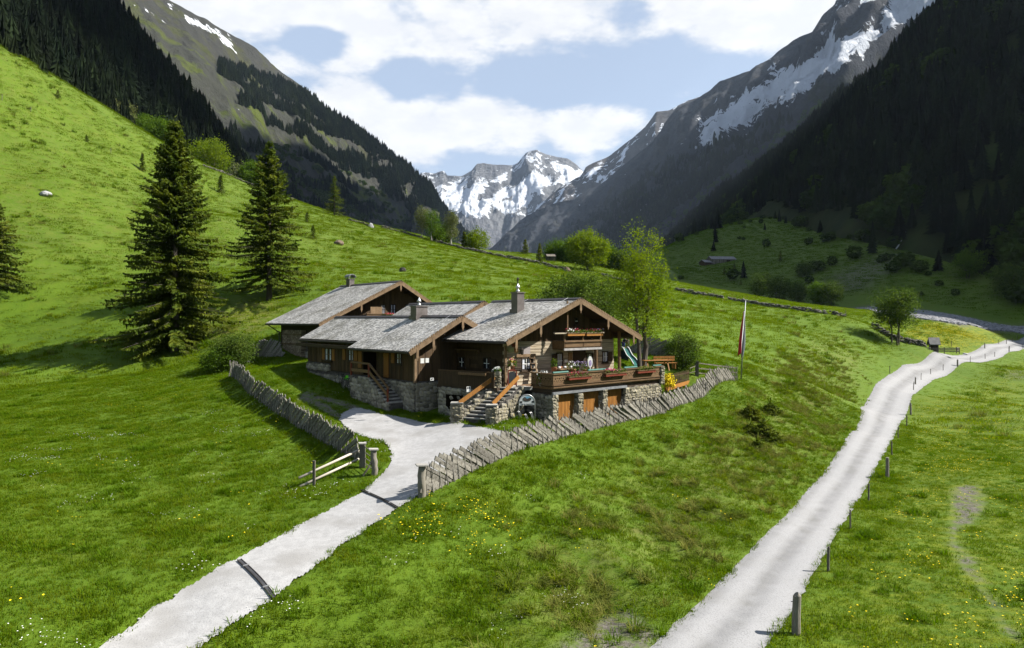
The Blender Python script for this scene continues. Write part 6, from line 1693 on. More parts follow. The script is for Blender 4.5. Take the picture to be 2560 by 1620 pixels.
# field gate of three rails
a, b = G(1743, 940), G(1846, 948); a2 = Vector(a); FG = empty('field_gate', a, 0, 'field gate of three dark rails behind the board fence', 'gate')
MB().b2(-.10, .10, -.10, .10, -.3, 1.25).build('gate_post', MT_DARKPOST, FG)
MB().b2(-.16, -.10, -.08, .08, -.3, 1.1).build('gate_stile', MT_DARKPOST, FG)
e = Vector(W(1842, 920, 61)) - a
for k, (z0, z1) in enumerate(((1.08, .0), (.66, -.42), (.26, -.82))): MB().bar(Vector((.05, 0, z0)), Vector((e.x, e.y, e.z + z1)), .05, .09).build('rail', MT_DARKPOST, FG)
MB().tube([Vector((-.1, 0, .85)), Vector(W(1724, 921, a.y - 1)) - a], .03, 6).build('side_rail', MT_DARKPOST, FG); MB().tube([Vector((-.1, 0, .40)), Vector(W(1724, 932, a.y - 1)) - a], .025, 6).build('side_rail', MT_DARKPOST, FG)
# picket fence round the garden
pa, pb2 = Vector(W(1662, 975, 48.4)), Vector(W(1723, 957, 55)); PF = empty('picket_fence', pa, 0, 'small brown picket fence with an orange kick board beside the terrace', 'fence')
d = pb2 - pa; n = 30
for i in range(n):
    c = d * ((i + .5) / n); MB().b2(-.045, .045, -.012, .012, .10, 1.05).build('picket', MT_BOARD, PF).location = c
    PF.children[-1].rotation_euler = (0, 0, math.atan2(d.y, d.x)) if PF.children else (0, 0, 0)
for z in (.35, .85): MB().bar(Vector((0, .03, z)), d + Vector((0, .03, z)), .03, .07).build('rail', MT_BOARD, PF)
MB().bar(Vector((0, -.03, .05)), d + Vector((0, -.03, .05)), .05, .30).build('kick_board', MT_OAK, PF)
pa3 = Vector(W(1661, 972, 48.4))
FS_ = broadleaf('forsythia', pa3.x + .25, pa3.y - .1, 1.3, 301, 'bright yellow flowering shrub at the corner of the terrace', (.40, .35, .62), .5, 40, 34, .06, MT_YELLOW, trunk_r=.03, stems=4, clump=.25, cat='shrub', z=pa3.z)

# slide, table and bench in the play garden
def stand_z(px, py, D): return Vector(W(px, py, D))
sb = stand_z(1592, 915, 54); st_ = stand_z(1560, 872, 57); SL = empty('slide', (sb.x, sb.y, sb.z), 0, 'green playground slide with white edges beside the main chalet', 'slide')
V = []; Fc = []; n = 16
for i in range(n + 1):
    t = i / n; p = st_.lerp(sb, t); z = p.z + .16 * math.sin(t * 9.4) * (1 - t) + (.30 * (1 - t) * t); q = Vector((p.x, p.y, z)) - sb
    for o_ in ((-.24, 0, .14), (-.24, 0, 0), (.24, .1, 0), (.24, .1, .14)): V.append(tuple(q + Vector(o_)))
for i in range(n):
    for k in range(3): a = i * 4 + k; Fc.append((a, a + 1, a + 5, a + 4))
me = bpy.data.meshes.new('chute'); me.from_pydata(V, [], Fc); me.materials.append(mk('slide_green', (.015, .09, .075), (.02, .12, .10), 3, .35, 0, spec=.5)); o = link_mesh('chute', me, SL); o.modifiers.new('shell', 'SOLIDIFY').thickness = .03
for k in (0, 3): MB().tube([Vector(V[i * 4 + k]) for i in range(n + 1)], .035, 6).build('chute_edge', MT_WHITE_P, SL, True)
tp = st_ - sb
gz_ = sb.z - .1
for dx, dy in ((-.35, .1), (.35, .1), (-.35, .9), (.35, .9)): MB().b2(tp.x + dx - .04, tp.x + dx + .04, tp.y + dy - .04, tp.y + dy + .04, -.5, tp.z + .95).build('tower_post', MT_TRIM, SL)
MB().b2(tp.x - .4, tp.x + .4, tp.y + .1, tp.y + .95, tp.z - .08, tp.z - .02).build('platform', MT_RAIL, SL)
MB().b2(tp.x - .34, tp.x + .34, tp.y + .02, tp.y + .05, -.3, tp.z - .12).build('tower_cloth', mk('navy_cloth', (.008, .014, .022), (.012, .02, .03), 3, .8, 0), SL)
MB().b2(tp.x - .42, tp.x + .42, tp.y + .92, tp.y + .96, tp.z + .45, tp.z + .55).build('tower_rail', MT_RAIL, SL)
# child standing on top of the slide, bent forward
MT_SKIN = mk('skin', (.45, .27, .19), (.50, .31, .22), 5, .6, 0); MT_NAVY = mk('blue_trousers', (.02, .03, .14), (.03, .05, .20), 6, .8, 0); MT_BLACKC = mk('black_jacket', (.012, .012, .014), (.02, .02, .024), 6, .8, 0)
def skin_body(name, P, E, Rr, mat, parent, root_i=0):
    me = bpy.data.meshes.new(name); me.from_pydata(P, E, []); o = link_mesh(name, me, parent)
    md = o.modifiers.new('skin', 'SKIN'); 
    for i, r in enumerate(Rr): me.skin_vertices[0].data[i].radius = (r, r) if not hasattr(r, '__len__') else r
    me.skin_vertices[0].data[root_i].use_root = True
    o.modifiers.new('sub', 'SUBSURF').levels = 1; o.modifiers['sub'].render_levels = 2; me.materials.append(mat); return o
def child():
    base = st_ + Vector((0, .35, .02)); root = empty('person', base, R(15), 'child in blue trousers and dark jacket leaning forward on top of the slide', 'person')
    hip = (0, 0, .50); ch = (.10, -.05, .72); nk = (.19, -.08, .82)
    skin_body('body', [hip, ch, nk, (.25, -.10, .92), (.26, -.10, 1.00), (-.07, .0, .47), (-.08, -.02, .26), (-.07, .03, .04), (-.06, -.10, .02), (.07, 0, .47), (.08, -.03, .26), (.07, .03, .04), (.07, -.10, .02), (.12, .09, .74), (.28, .06, .60), (.42, -.02, .56), (.12, -.17, .74), (.30, -.20, .64), (.44, -.22, .66)],
              [(0, 1), (1, 2), (2, 3), (3, 4), (0, 5), (5, 6), (6, 7), (7, 8), (0, 9), (9, 10), (10, 11), (11, 12), (1, 13), (13, 14), (14, 15), (1, 16), (16, 17), (17, 18)],
              [.095, .11, .045, .085, .07, .075, .055, .038, .03, .075, .055, .038, .03, .05, .038, .026, .05, .038, .026], MT_SKIN, root)
    skin_body('jacket', [hip, ch, (.155, -.065, .785), (.12, .09, .74), (.28, .06, .60), (.38, .0, .57), (.12, -.17, .74), (.30, -.20, .64), (.40, -.215, .65)], [(0, 1), (1, 2), (1, 3), (3, 4), (4, 5), (1, 6), (6, 7), (7, 8)], [.115, .13, .075, .06, .048, .04, .06, .048, .04], MT_BLACKC, root)
    skin_body('trousers', [(0, 0, .52), (-.07, .0, .47), (-.08, -.02, .26), (-.07, .03, .08), (.07, 0, .47), (.08, -.03, .26), (.07, .03, .08)], [(0, 1), (1, 2), (2, 3), (0, 4), (4, 5), (5, 6)], [.11, .09, .07, .055, .09, .07, .055], MT_NAVY, root)
    skin_body('hair', [(.235, -.09, .99), (.20, -.08, .94), (.27, -.08, 1.02)], [(0, 1), (0, 2)], [.085, .075, .06], MT_BOARD, root)
    for s in (-1, 1): MB().box((.07 * s, -.06, .03), (.07, .17, .07)).build('shoe', MT_WHITE_P, root)
child()
def picnic(p, rz):
    r = empty('picnic_table', p, rz, 'orange wooden picnic table in the garden right of the terrace', 'table')
    for i in range(5): MB().b2(-1.0, 1.0, -.36 + i * .148, -.36 + i * .148 + .135, .72, .76).build('table_board', MT_OAK, r)
    for s in (-1, 1):
        for t in (-.8, .8): MB().bar((t, s * .55, 0), (t, s * .2, .72), .07, .07).build('leg', MT_OAK, r)
    for t in (-.8, .8): MB().b2(t - .03, t + .03, -.33, .33, .66, .72).build('cross_bar', MT_OAK, r)
def bench(p, rz):
    r = empty('bench', p, rz, 'orange wooden bench with a backrest behind the picnic table', 'bench')
    for i in range(3): MB().b2(-.9, .9, -.2 + i * .14, -.2 + i * .14 + .125, .43, .47).build('seat_board', MT_OAK, r)
    for i in range(2): MB().b2(-.9, .9, .24, .28, .60 + i * .2, .60 + i * .2 + .16).build('back_board', MT_OAK, r)
    for t in (-.75, .75): MB().b2(t - .04, t + .04, -.18, .24, 0, .43).b2(t - .04, t + .04, .28, .34, 0, .95).build('leg', MT_OAK, r)
pt_ = stand_z(1640, 926, 50.5); picnic(pt_, R(12)); bn = stand_z(1664, 922, 52.2); bench(bn, R(15))
tb = stand_z(1650, 901.5, 50.5); 
# ------------------------------------------------------------------ sign arch with bicycle racks
def text_mesh(body, size, mat, name='lettering'):
    cu = bpy.data.curves.new(name, 'FONT'); cu.body = body; cu.size = size; cu.align_x = 'CENTER'; cu.extrude = .002
    o = bpy.data.objects.new(name, cu); C.objects.link(o); bpy.context.view_layer.update()
    me = bpy.data.meshes.new_from_object(o.evaluated_get(bpy.context.evaluated_depsgraph_get())); bpy.data.objects.remove(o); me.materials.clear(); me.materials.append(mat); me.name = name; return me
sg = Vector((.87, 39.55, 0)); sg.z = TZ(sg.x, sg.y); AR = empty('sign_arch', sg, R(14), 'arched white sign with a mountain picture standing before the terrace wall', 'sign')
hw = .48; zs = 1.0 + (H - 5.95 - sg.z) ; zs = max(zs, .85)
MT_SIGN = mk('sign_grey', (.52, .54, .55), (.60, .62, .63), 2, .5, 0); MT_BLK = mk('print_black', (.02, .02, .02), (.03, .03, .03), 4, .6, 0)
arc2 = [(math.cos(t) * hw, math.sin(t) * hw * 1.02) for t in [math.pi * i / 20 for i in range(21)]]
MB().tube([(hw, 0, -.3), (hw, 0, zs)] + [(a, 0, zs + .12 + b) for a, b in arc2] + [(-hw, 0, zs), (-hw, 0, -.3)], .024, 8).build('arch_tube', MT_STEEL, AR, True)
MB().prism([(a * .96, -.008, zs + .12 + b * .96) for a, b in arc2] + [(-hw * .96, -.008, zs), (hw * .96, -.008, zs)], (0, .016, 0)).build('sign_panel', MT_SIGN, AR)
def ell(cx, cz, rx, rz, y, clip=None): return [(cx + math.cos(t) * rx, y, cz + math.sin(t) * rz) for t in [2 * math.pi * i / 28 for i in range(28)]]
MB().prism(ell(0, zs + .36, .27, .15, -.014), (0, .005, 0)).build('picture_sky', mk('print_blue', (.10, .27, .42), (.16, .36, .50), 3, .5, 0), AR)
m = MB(); bx_ = .27; bz_ = .15
def ey(x, s): return zs + .36 + s * bz_ * math.sqrt(max(0, 1 - (x / bx_) ** 2))
pr = [(-.26, .02), (-.19, .09), (-.13, .115), (-.05, .05), (.02, .0), (.08, .035), (.15, .06), (.21, .07), (.255, .02)]
m.prism([(x, -.018, min(zs + .36 + z, ey(x, 1))) for x, z in pr] + [(x, -.018, ey(x, -1)) for x in (.24, .18, .1, 0, -.1, -.18, -.24)], (0, .003, 0)); m.build('picture_hills', mk('print_hills', (.035, .03, .028), (.09, .07, .055), 6, .5, 0), AR)
for s in (-1, 1): MB().b2(s * .36 - .075, s * .36 + .075, -.016, -.008, zs + .13, zs + .24).build('pictogram', MT_CHALK, AR)
o = link_mesh('lettering', text_mesh('1600 der Raurisalmen', .088, MT_BLK), AR); o.location = (0, -.012, zs + .035); o.rotation_euler = (R(90), 0, 0)
for k, (dx, hh) in enumerate(((-.40, .55), (-.02, .40), (.30, .58))):
    rk = empty('bicycle_rack', Vector((sg.x + dx, sg.y - .12 - .02 * k, TZ(sg.x + dx, sg.y - .14))), R(30), ('left', 'middle', 'right')[k] + ' bent steel bicycle rack below the arched sign', 'bicycle rack', 'bicycle racks')
    for q in (0, .09): MB().tube([(q, 0, -.1), (q, 0, hh * .45), (q - .05, .02, hh * .7), (q - .12, .05, hh), (q - .02, .12, hh * .9), (q + .06, .2, hh * .4), (q + .06, .2, -.1)], .013, 6).build('loop', MT_STEEL, rk, True)
# white notices
def notice(px, py, w, h, D, label, pict):
    p = Vector(W(px, py, D)); r = empty('notice_board', p, ANG - .25, label, 'sign'); MB().b2(-w / 2, w / 2, -.01, .01, -h / 2, h / 2).build('panel', MT_WHITE_P, r)
    for a, b, c, d_ in pict: MB().b2(a * w, b * w, -.014, -.01, c * h, d_ * h).build('pictogram', MT_CHALK, r)
notice(1171.5, 973, .26, .32, 40.3, 'white notice with two pictograms on the wall below the porch', ((-.35, -.05, .05, .4), (.05, .35, .05, .4)))
notice(1080, 948, .22, .16, 41.6, 'small white notice on the corner of the middle chalet', ((-.35, .0, -.25, .25), (.05, .35, -.1, .3)))
notice(1056, 902, .24, .30, 41.8, 'left white paper pinned to the middle chalet gable', ()); notice(1068, 901, .22, .28, 41.9, 'right white paper pinned to the middle chalet gable', ())

# ------------------------------------------------------------------ flower boxes, pots and furniture of the terrace
def blooms(parent, L, w, h, mats, n, seed, leafn=220):
    g = np.random.default_rng(seed)
    c = np.c_[(g.random(leafn) - .5) * L, (g.random(leafn) - .5) * w * 1.6, g.random(leafn) * h * .8]
    o = link_mesh('foliage', quads_to_mesh('foliage', leaf_quads(c, np.full(leafn, .05), r=g), MT_PLANT), parent); o['kind'] = 'stuff'
    for j, mt in enumerate(mats):
        k = n // len(mats); cx_ = (g.random() - .5) * L * .7 if len(mats) > 1 else 0
        c = np.c_[np.clip(cx_ + g.normal(size=k) * L * .22, -L / 2, L / 2), (g.random(k) - .5) * w * 1.8, h * (.45 + .6 * g.random(k))]
        o = link_mesh('blossoms', quads_to_mesh('blossoms', leaf_quads(c, np.full(k, .04), asp=.9, r=g), mt), parent); o['kind'] = 'stuff'
def flower_box(px0, px1, py, v, label, mats, seed, drop=0, mat=None):
    u0, z = fr(px0, py, v); u1, _ = fr(px1, py, v); zc = fr((px0 + px1) / 2, py, v)[1]; L = u1 - u0; p = F2W((u0 + u1) / 2, v, zc - .22)
    r = empty('flower_box', p, ANG, label, 'flower box', 'flower boxes'); MB().b2(-L / 2, L / 2, -.12, .12, 0, .20).build('trough', mat or MT_REDWOOD, r); MB().b2(-L / 2 - .03, L / 2 + .03, -.15, .15, .15, .20).build('rim', MT_RAIL, r)
    t = empty('planting', (0, 0, 0)); bpy.data.objects.remove(t)
    q = bpy.data.objects.new('plants', None); C.objects.link(q); q.parent = r; q.location = (0, 0, .18); blooms(q, L, .22, .28, mats, 90, seed)
flower_box(1420, 1475, 939, tv - .13, 'flower box with pink blooms at the left of the terrace railing', [MT_RED, MT_PINK], 1)
flower_box(1512, 1563, 931, tv - .13, 'flower box with red and pink blooms at the middle of the terrace railing', [MT_PINK, MT_RED], 2)
flower_box(1592, 1636, 923.5, tv - .13, 'flower box with faded green plants at the right of the terrace railing', [MT_STRAW], 3)
flower_box(1417, 1459, 831, .36, 'left flower box with red blooms on the gable balcony', [MT_RED, MT_WHITE], 4, mat=MT_OAK)
flower_box(1464, 1504, 831, .36, 'right flower box with red blooms on the gable balcony', [MT_RED, MT_LILAC], 5, mat=MT_OAK)
flower_box(998, 1032, 788, lv0 + .25, 'flower box with bright pink blooms on the rear chalet balcony', [MT_PINK, MT_PINK], 6)
flower_box(955, 985, 789, lv0 + .25, 'flower box with green plants on the rear chalet balcony', [MT_RED], 7)
def pot(p, label, h=.5, mats=(MT_LILAC,), r=.16, pm=None, seed=1, spread=.5):
    o = empty('plant_pot', p, 0, label, 'plant pot'); MB().tube([(0, 0, 0), (0, 0, .24), (0, 0, .26)], [r * .75, r, r * 1.08], 12).build('pot', pm or MT_CLAY, o, True)
    q = bpy.data.objects.new('plants', None); C.objects.link(q); q.parent = o; q.location = (0, 0, .22); blooms(q, spread, spread * .6, h, list(mats), 70, seed, 160)
def FP(px, py, v): u, z = fr(px, py, v); return F2W(u, v, z)
pot(FP(1243.5, 938, .77) + Vector((0, 0, 0)), 'pale bowl with a spiky plant on the stair pillar', .26, (MT_WHITE,), .15, MT_STEP, 11, .45)
for px, py, v, lab, mats, s in ((1433, 934, -.3, 'lilac flowering plant on the terrace behind the left flower box', (MT_LILAC, MT_WHITE), .8), (1463, 934, -.2, 'blue grey standard plant on the terrace', (MT_LILAC,), .6), (1385, 928, -.2, 'leafy green pot on the terrace counter', (MT_STRAW,), .4)):
    p = FP(px, py, v); p.z = max(p.z, H + FLOOR); pot(p, lab, .55, mats, .18, None, px, s)
def counter(px0, px1, py, v, label, mat):
    u0, _ = fr(px0, py, v); u1, _ = fr(px1, py, v); p = F2W((u0 + u1) / 2, v, FLOOR); L = u1 - u0; r = empty('counter', p, ANG, label, 'counter')
    MB().b2(-L / 2, L / 2, -.3, .3, .06, .92).build('counter_body', mat, r); MB().b2(-L / 2 - .05, L / 2 + .05, -.36, .36, .92, .97).build('counter_top', MT_TRIM, r)
    for t in (-.25, .25): MB().b2(L * t - L * .2, L * t + L * .2, -.32, -.302, .18, .84).build('front_panel', MT_RAIL, r)
    for k in range(5):
        mt = (MT_WHITE_P, MT_CLAY, MT_WHITE_P, MT_TRIM, MT_WHITE_P)[k]; q = ROTF @ Vector((-L * .4 + L * .2 * k, -.05 + .1 * (k % 2), .97)); e = empty('crockery', p + q, 0, ('white jug at the left end of the terrace counter', 'clay pot second on the terrace counter', 'white bowl at the middle of the terrace counter', 'wooden tray fourth on the terrace counter', 'white cup at the right end of the terrace counter')[k], 'crockery')
        MB().tube([(0, 0, 0), (0, 0, .07), (0, 0, .14)], [.06, .10, .08], 10).build('vessel', mt, e, True); MB().tube([(.08, 0, .04), (.13, 0, .07), (.08, 0, .11)], .012, 5).build('grip', mt, e)
counter(1393, 1428, 930, .1, 'wooden serving counter set with crockery on the terrace', MT_RAIL)
# white stand
p = FP(1475, 941, -.9); p.z = H + FLOOR; r = empty('terrace_stand', p, ANG - .3, 'white stand with an oval top on the terrace', 'stand')
MB().tube([(0, 0, .0), (0, 0, 1.05)], .045, 8).build('stem', MT_WHITE_P, r); MB().tube([(0, 0, 0), (0, 0, .05)], [.22, .18], 14).build('foot', MT_WHITE_P, r)
MB().prism([(math.cos(t) * .17, -.04, 1.38 + math.sin(t) * .36) for t in [2 * math.pi * i / 24 for i in range(24)]], (0, .08, 0)).build('oval_top', MT_WHITE_P, r); MB().prism([(math.cos(t) * .10, -.048, 1.30 + math.sin(t) * .2) for t in [2 * math.pi * i / 20 for i in range(20)]], (0, .008, 0)).build('emblem', MT_LILAC, r)
# chalkboard and ladder shelf by the door
p = FP(1280.5, 960, .75); p.z = H + FLOOR; r = empty('chalkboard', p, ANG - .35, 'red framed menu chalkboard standing at the chalet door', 'chalkboard')
MB().b2(-.30, -.24, -.03, .03, 0, .95).b2(.24, .30, -.03, .03, 0, .95).b2(-.24, .24, -.03, .03, .10, .20).prism([(-.30, -.03, .95), (.30, -.03, .95), (.18, -.03, 1.04), (0, -.03, 1.07), (-.18, -.03, 1.04)], (0, .06, 0)).build('frame', MT_REDWOOD, r)
MB().prism([(-.24, -.015, .2), (.24, -.015, .2), (.24, -.015, .82), (.12, -.015, .92), (-.12, -.015, .92), (-.24, -.015, .82)], (0, .02, 0)).build('slate', MT_CHALK, r); MB().bar((-.2, .1, .9), (-.2, .45, 0), .04, .04).bar((.2, .1, .9), (.2, .45, 0), .04, .04).build('leg', MT_REDWOOD, r)
p2 = FP(1281, 933, 1.15); pot(Vector((p2.x, p2.y, H + FLOOR + .98)), 'yellow leaved plant above the chalkboard', .5, (MT_YELLOW, MT_PINK), .14, MT_CLAY, 41, .55)
p = FP(1333, 940, 1.25); p.z = H + FLOOR; r = empty('ladder_shelf', p, ANG, 'pale ladder shelf leaning on the log wall beside the window', 'shelf')
for s in (-.2, .2): MB().bar((s, -.25, 0), (s, .12, 1.75), .05, .04).build('ladder_side', MT_TRIM, r)
for k in range(5): z = .3 + k * .33; MB().b2(-.2, .2, -.30 + .21 * z - .06, -.22 + .21 * z + .06, z, z + .03).build('rung', MT_TRIM, r)
for k in range(2): z = .78 + .33 * k; MB().b2(-.14, .14, -.22 + .21 * z - .02, -.22 + .21 * z, z, z + .24).build('picture', MT_CHALK, r)
# table with parasol foot etc. on the left of the terrace
p = FP(1355, 950, -.7); p.z = H + FLOOR; pot(p, 'silver leaved plant at the left end of the terrace', .75, (MT_WHITE,), .22, MT_STEP, 55, .7)

# bicycles leaning at the middle chalet
def bicycle(u, v, label, seed):
    a = math.atan2(VD[1], VD[0]); w_ = uv(u, v); r = empty('bicycle', (w_[0], w_[1], TZ(*w_)), a, label, 'bicycle', 'bicycles by the stone base')
    def ring(c): return [(c + math.cos(t) * .33, 0, .34 + math.sin(t) * .33) for t in [2 * math.pi * i / 20 for i in range(21)]]
    for c in (-.52, .52):
        wh = MB().tube(ring(c), .022, 6, False).build('wheel', MT_GUTTER, r, True); mm = MB()
        for i in range(8): t = math.pi * i / 8; mm.bar((c + math.cos(t) * .32, 0, .34 + math.sin(t) * .32), (c - math.cos(t) * .32, 0, .34 - math.sin(t) * .32), .006, .006)
        mm.build('spokes', MT_STEEL, wh)
    MB().tube([(-.52, 0, .34), (-.15, 0, .34), (-.25, 0, .85)], .02, 6).tube([(-.15, 0, .34), (.36, 0, .80), (-.22, 0, .78)], .02, 6).tube([(.52, 0, .34), (.38, 0, .82), (.34, 0, .98)], .02, 6).tube([(-.52, 0, .34), (-.23, 0, .76)], .015, 6).build('frame', MT_CHALK, r)
    MB().box((-.26, 0, .90), (.26, .12, .06)).build('saddle', MT_BLACKC, r); MB().tube([(.34, -.28, 1.0), (.36, 0, 1.0), (.34, .28, 1.0)], .016, 6).build('handlebar', MT_BLACKC, r)
bq, _ = fs(851, 975, kw - .5); bicycle(kw - .45, bq, 'black bicycle farther from the stair leaning at the middle chalet base', 1); bq2, _ = fs(868, 980, kw - .7); bicycle(kw - .75, bq2, 'black bicycle right beside the stone outside stair', 2)
w_ = uv(kw - .6, bq2 + .2); jk = empty('jacket', (w_[0], w_[1], TZ(*w_) + 1.02), ANG, 'neon green jacket thrown over a bicycle', 'jacket'); MT_NEON = mk('neon_green', (.10, .55, .02), (.16, .65, .04), 4, .7, 0)
MB().prism([(-.03, -.16, .02), (-.03, .10, .04), (-.05, .18, -.22), (-.06, .02, -.12), (-.05, -.22, -.30)], (.05, 0, .02)).build('jacket_body', MT_NEON, jk); MB().bar((-.02, .1, .02), (-.06, .35, -.25), .07, .05).build('sleeve', MT_NEON, jk)
# stump and edging log by the stair
p = G(957, 1003); o = MB().tube([(0, 0, -.1), (0, 0, .24)], [.17, .16], 14).build('chopping_block', MT_OAK); o.location = p; tag(o, 'short round chopping block at the foot of the outside stair', 'log')
a, b = G(1012, 1022), G(1066, 1008); o = MB().tube([Vector((0, 0, .12)), b - a + Vector((0, 0, .14))], .16, 10).build('edging_log', MT_POSTWOOD); o.location = a; tag(o, 'thick edging log lying before the cellar wall', 'log')
# ------------------------------------------------------------------ trees that one can tell apart
def gt(px, py, h_px=None, D=None):
    if D is None: g = G(px, py); return g.x, g.y, g.z, (h_px or 0) / F * g.y
    p = W(px, py, D); return p[0], p[1], p[2], (h_px or 0) / F * D
x, y, z, h = gt(437, 876, 586); spruce('spruce', x, y, h, 7.3, 11, 'tallest dark spruce with sweeping limbs left of the chalets', 'spruces on the left slope', gap=.14, whorl=.36, per=8, dens=1.5, bare=.03, twig=.50, droop=.42)
x, y, z, h = gt(673, 748, 398); spruce('spruce', x, y, h, 7.2, 23, 'airy spruce with a bare lower trunk behind the rear chalet', 'spruces on the left slope', gap=.12, whorl=.46, per=7, dens=1.35, bare=.10, twig=.46, droop=.36)
x, y, z, h = gt(-8, 722, 225); spruce('spruce', x, y, h, 4.6, 31, 'dark spruce cut off by the left edge', 'spruces on the left slope', whorl=.42, per=6, twig=.5, droop=.45)
for px, py, hp, rr, lab in ((836,539,100,.30,'round topped spruce standing alone on the far skyline of the meadow'),(552,482,44,.30,'small spruce between the two tall spruces'),(356,428,45,.26,'little slender spruce left of the tallest spruce'),(783,598,34,.36,'small dark spruce right of the airy spruce'),(768,556,26,.4,'tiny dark spruce above the small one right of the airy spruce'),(907,554,27,.3,'small bright spruce growing by the stone wall'),(145,246,20,.5,'dark juniper high on the left hillside'),(217,354,16,.55,'small juniper halfway up the left hillside')):
    x, y, z, h = gt(px, py, hp); spruce('spruce' if hp > 21 else 'juniper', x, y, h, h * rr, px, lab, 'small conifers on the meadow', whorl=h * .045, per=6, dens=.7, bare=.04, twig=min(.5, h * .075))
for px, py, D, hp, rr, lab in ((1160,622,205,44,.32,'dark spruce behind the stone wall beside the round bush'),(1313,648,225,50,.36,'black broad spruce on the skyline over the middle of the wall'),(1349,660,183,52,.27,'bright green spruce in front of the old stone hut')):
    x, y, z, h = gt(px, py, hp, D); spruce('spruce', x, y, h, h * rr, px, lab, 'small conifers on the meadow', whorl=h * .045, per=6, dens=.7, bare=.03, twig=.4, z=min(z, TZ(x, y) + .5))
# low spruce scrub on the bank
for k, (px, py, hp, w) in enumerate(((1875,1048,32,1.35),(1926,1034,20,1.0),(1908,1096,36,1.5),(1893,1124,18,.8),(1876,1083,22,1.0))):
    x, y, z, h = gt(px, py, hp); spruce('dwarf_pine', x, y, h, w, 400 + px, ('largest dark dwarf pine in the clump on the bank', 'dwarf pine at the upper right of the clump on the bank', 'tall dwarf pine at the middle of the clump on the bank', 'lowest dwarf pine of the clump on the bank', 'dwarf pine at the left of the clump on the bank')[k], 'dwarf pines on the bank', whorl=.065, per=9, dens=1.6, bare=.0, twig=.26, droop=.35, sink=.05)

# broadleaved trees
x, y, z, h = gt(1606, 912, 330, 51.5)
broadleaf('alder', x, y, h, 51, 'tall fresh green tree with two trunks beside the terrace', (1.9, 1.9, 4.4), .58, 250, 44, .082, MT_ALDER, MT_BARK, .21, 2, .75, base_open=.18, z=z + .1)
x, y, z, h = gt(1455, 860, 182, 62)
broadleaf('broadleaf_tree', x, y, h, 53, 'broad bushy tree growing behind the ridge of the main chalet', (4.1, 3.2, 2.6), .58, 280, 60, .10, MT_BUSH, MT_BARK, .16, 3, .95, base_open=.12, z=z)
x, y, z, h = gt(1706, 935, 102, 57)
broadleaf('garden_bush', x, y, h, 57, 'rounded green bush behind the picket fence', (1.45, 1.3, 1.5), .52, 150, 60, .065, MT_BUSH, MT_BARK, .05, 5, .55, cat='bush', base_open=.06, z=z)
x, y, z, h = gt(2240, 860, 146)
broadleaf('field_tree', x, y, h, 59, 'lone many stemmed tree at the end of the stone wall', (3.9, 3.2, 3.4), .64, 190, 46, .16, MT_BUSH, MT_BARK, .20, 3, 1.1, base_open=.24, spread=2.5)
x, y, z, h = gt(585, 925, 92, 61.5)
broadleaf('fence_bush', x, y, h, 61, 'spreading green bush at the upper end of the left fence', (1.9, 1.4, 1.5), .5, 170, 60, .07, MT_BUSH, MT_BARK, .06, 5, .7, cat='bush', base_open=.05, z=TZ(x, y))
x, y, z, h = gt(548, 930, 60, 60.5)
broadleaf('fence_bush', x, y, h, 62, 'lower dark bush left of the spreading bush by the fence', (1.4, 1.2, 1.0), .5, 110, 55, .07, MT_MAPLE, MT_BARK, .05, 5, .6, cat='bush', base_open=.05, z=TZ(x, y))
for px, py, D, hp, rw, lab, mt, k in (
    (1395,662,215,60,3.6,'left round crowned tree of the group behind the wall',MT_MAPLE,71),(1432,668,210,72,2.6,'narrow tree between two round crowned trees behind the wall',MT_MAPLE,72),(1470,676,186,98,5.0,'largest dome shaped tree on the meadow behind the wall',MT_ALDER,73),(1516,672,215,56,2.6,'small tree close behind the dome shaped tree',MT_MAPLE,74),(1542,692,215,68,3.8,'dull green tree right of the dome shaped tree',MT_BUSH,75)):
    x, y, z, h = gt(px, py, hp, D); broadleaf('meadow_tree', x, y, h, k, lab, (rw, rw * .9, h * .47), .52, 260, 50, .24, mt, MT_BARK, .25, 1, 1.5, 'trees behind the wall', base_open=.02, z=z)
for px, py, D, hp, rw, lab, mt, k in ((1056,600,203,88,2.1,'leftmost tall sparse birch on the skyline',MT_YOUNG,81),(1079,606,201,84,2.2,'middle tall birch with a clear white trunk on the skyline',MT_MAPLE,82),(1129,610,198,84,2.2,'rightmost tall sparse birch on the skyline',MT_YOUNG,83)):
    x, y, z, h = gt(px, py, hp, D); broadleaf('birch', x, y, h, k, lab, (rw, rw, h * .40), .60, 110, 26, .17, mt, MT_BARK_PALE, .20, 1, 1.0, 'birches on the skyline', base_open=.20, z=min(z, TZ(x, y) + .6))
for px, py, D, hp, rw, lab, mt, k in ((1096,606,206,42,2.5,'green bush between the birches on the skyline',MT_MAPLE,84),(1115,606,208,52,2.0,'dark green bush left of the rightmost birch',MT_BUSH,85),(1192,624,205,52,3.3,'rounded light green bush behind the wall below the snow peak',MT_ALDER,86)):
    x, y, z, h = gt(px, py, hp, D); broadleaf('wall_bush', x, y, h, k, lab, (rw, rw, h * .48), .5, 130, 40, .2, mt, MT_BARK, .1, 3, 1.2, 'bushes behind the wall', 'bush', .03, z=min(z, TZ(x, y) + .3))
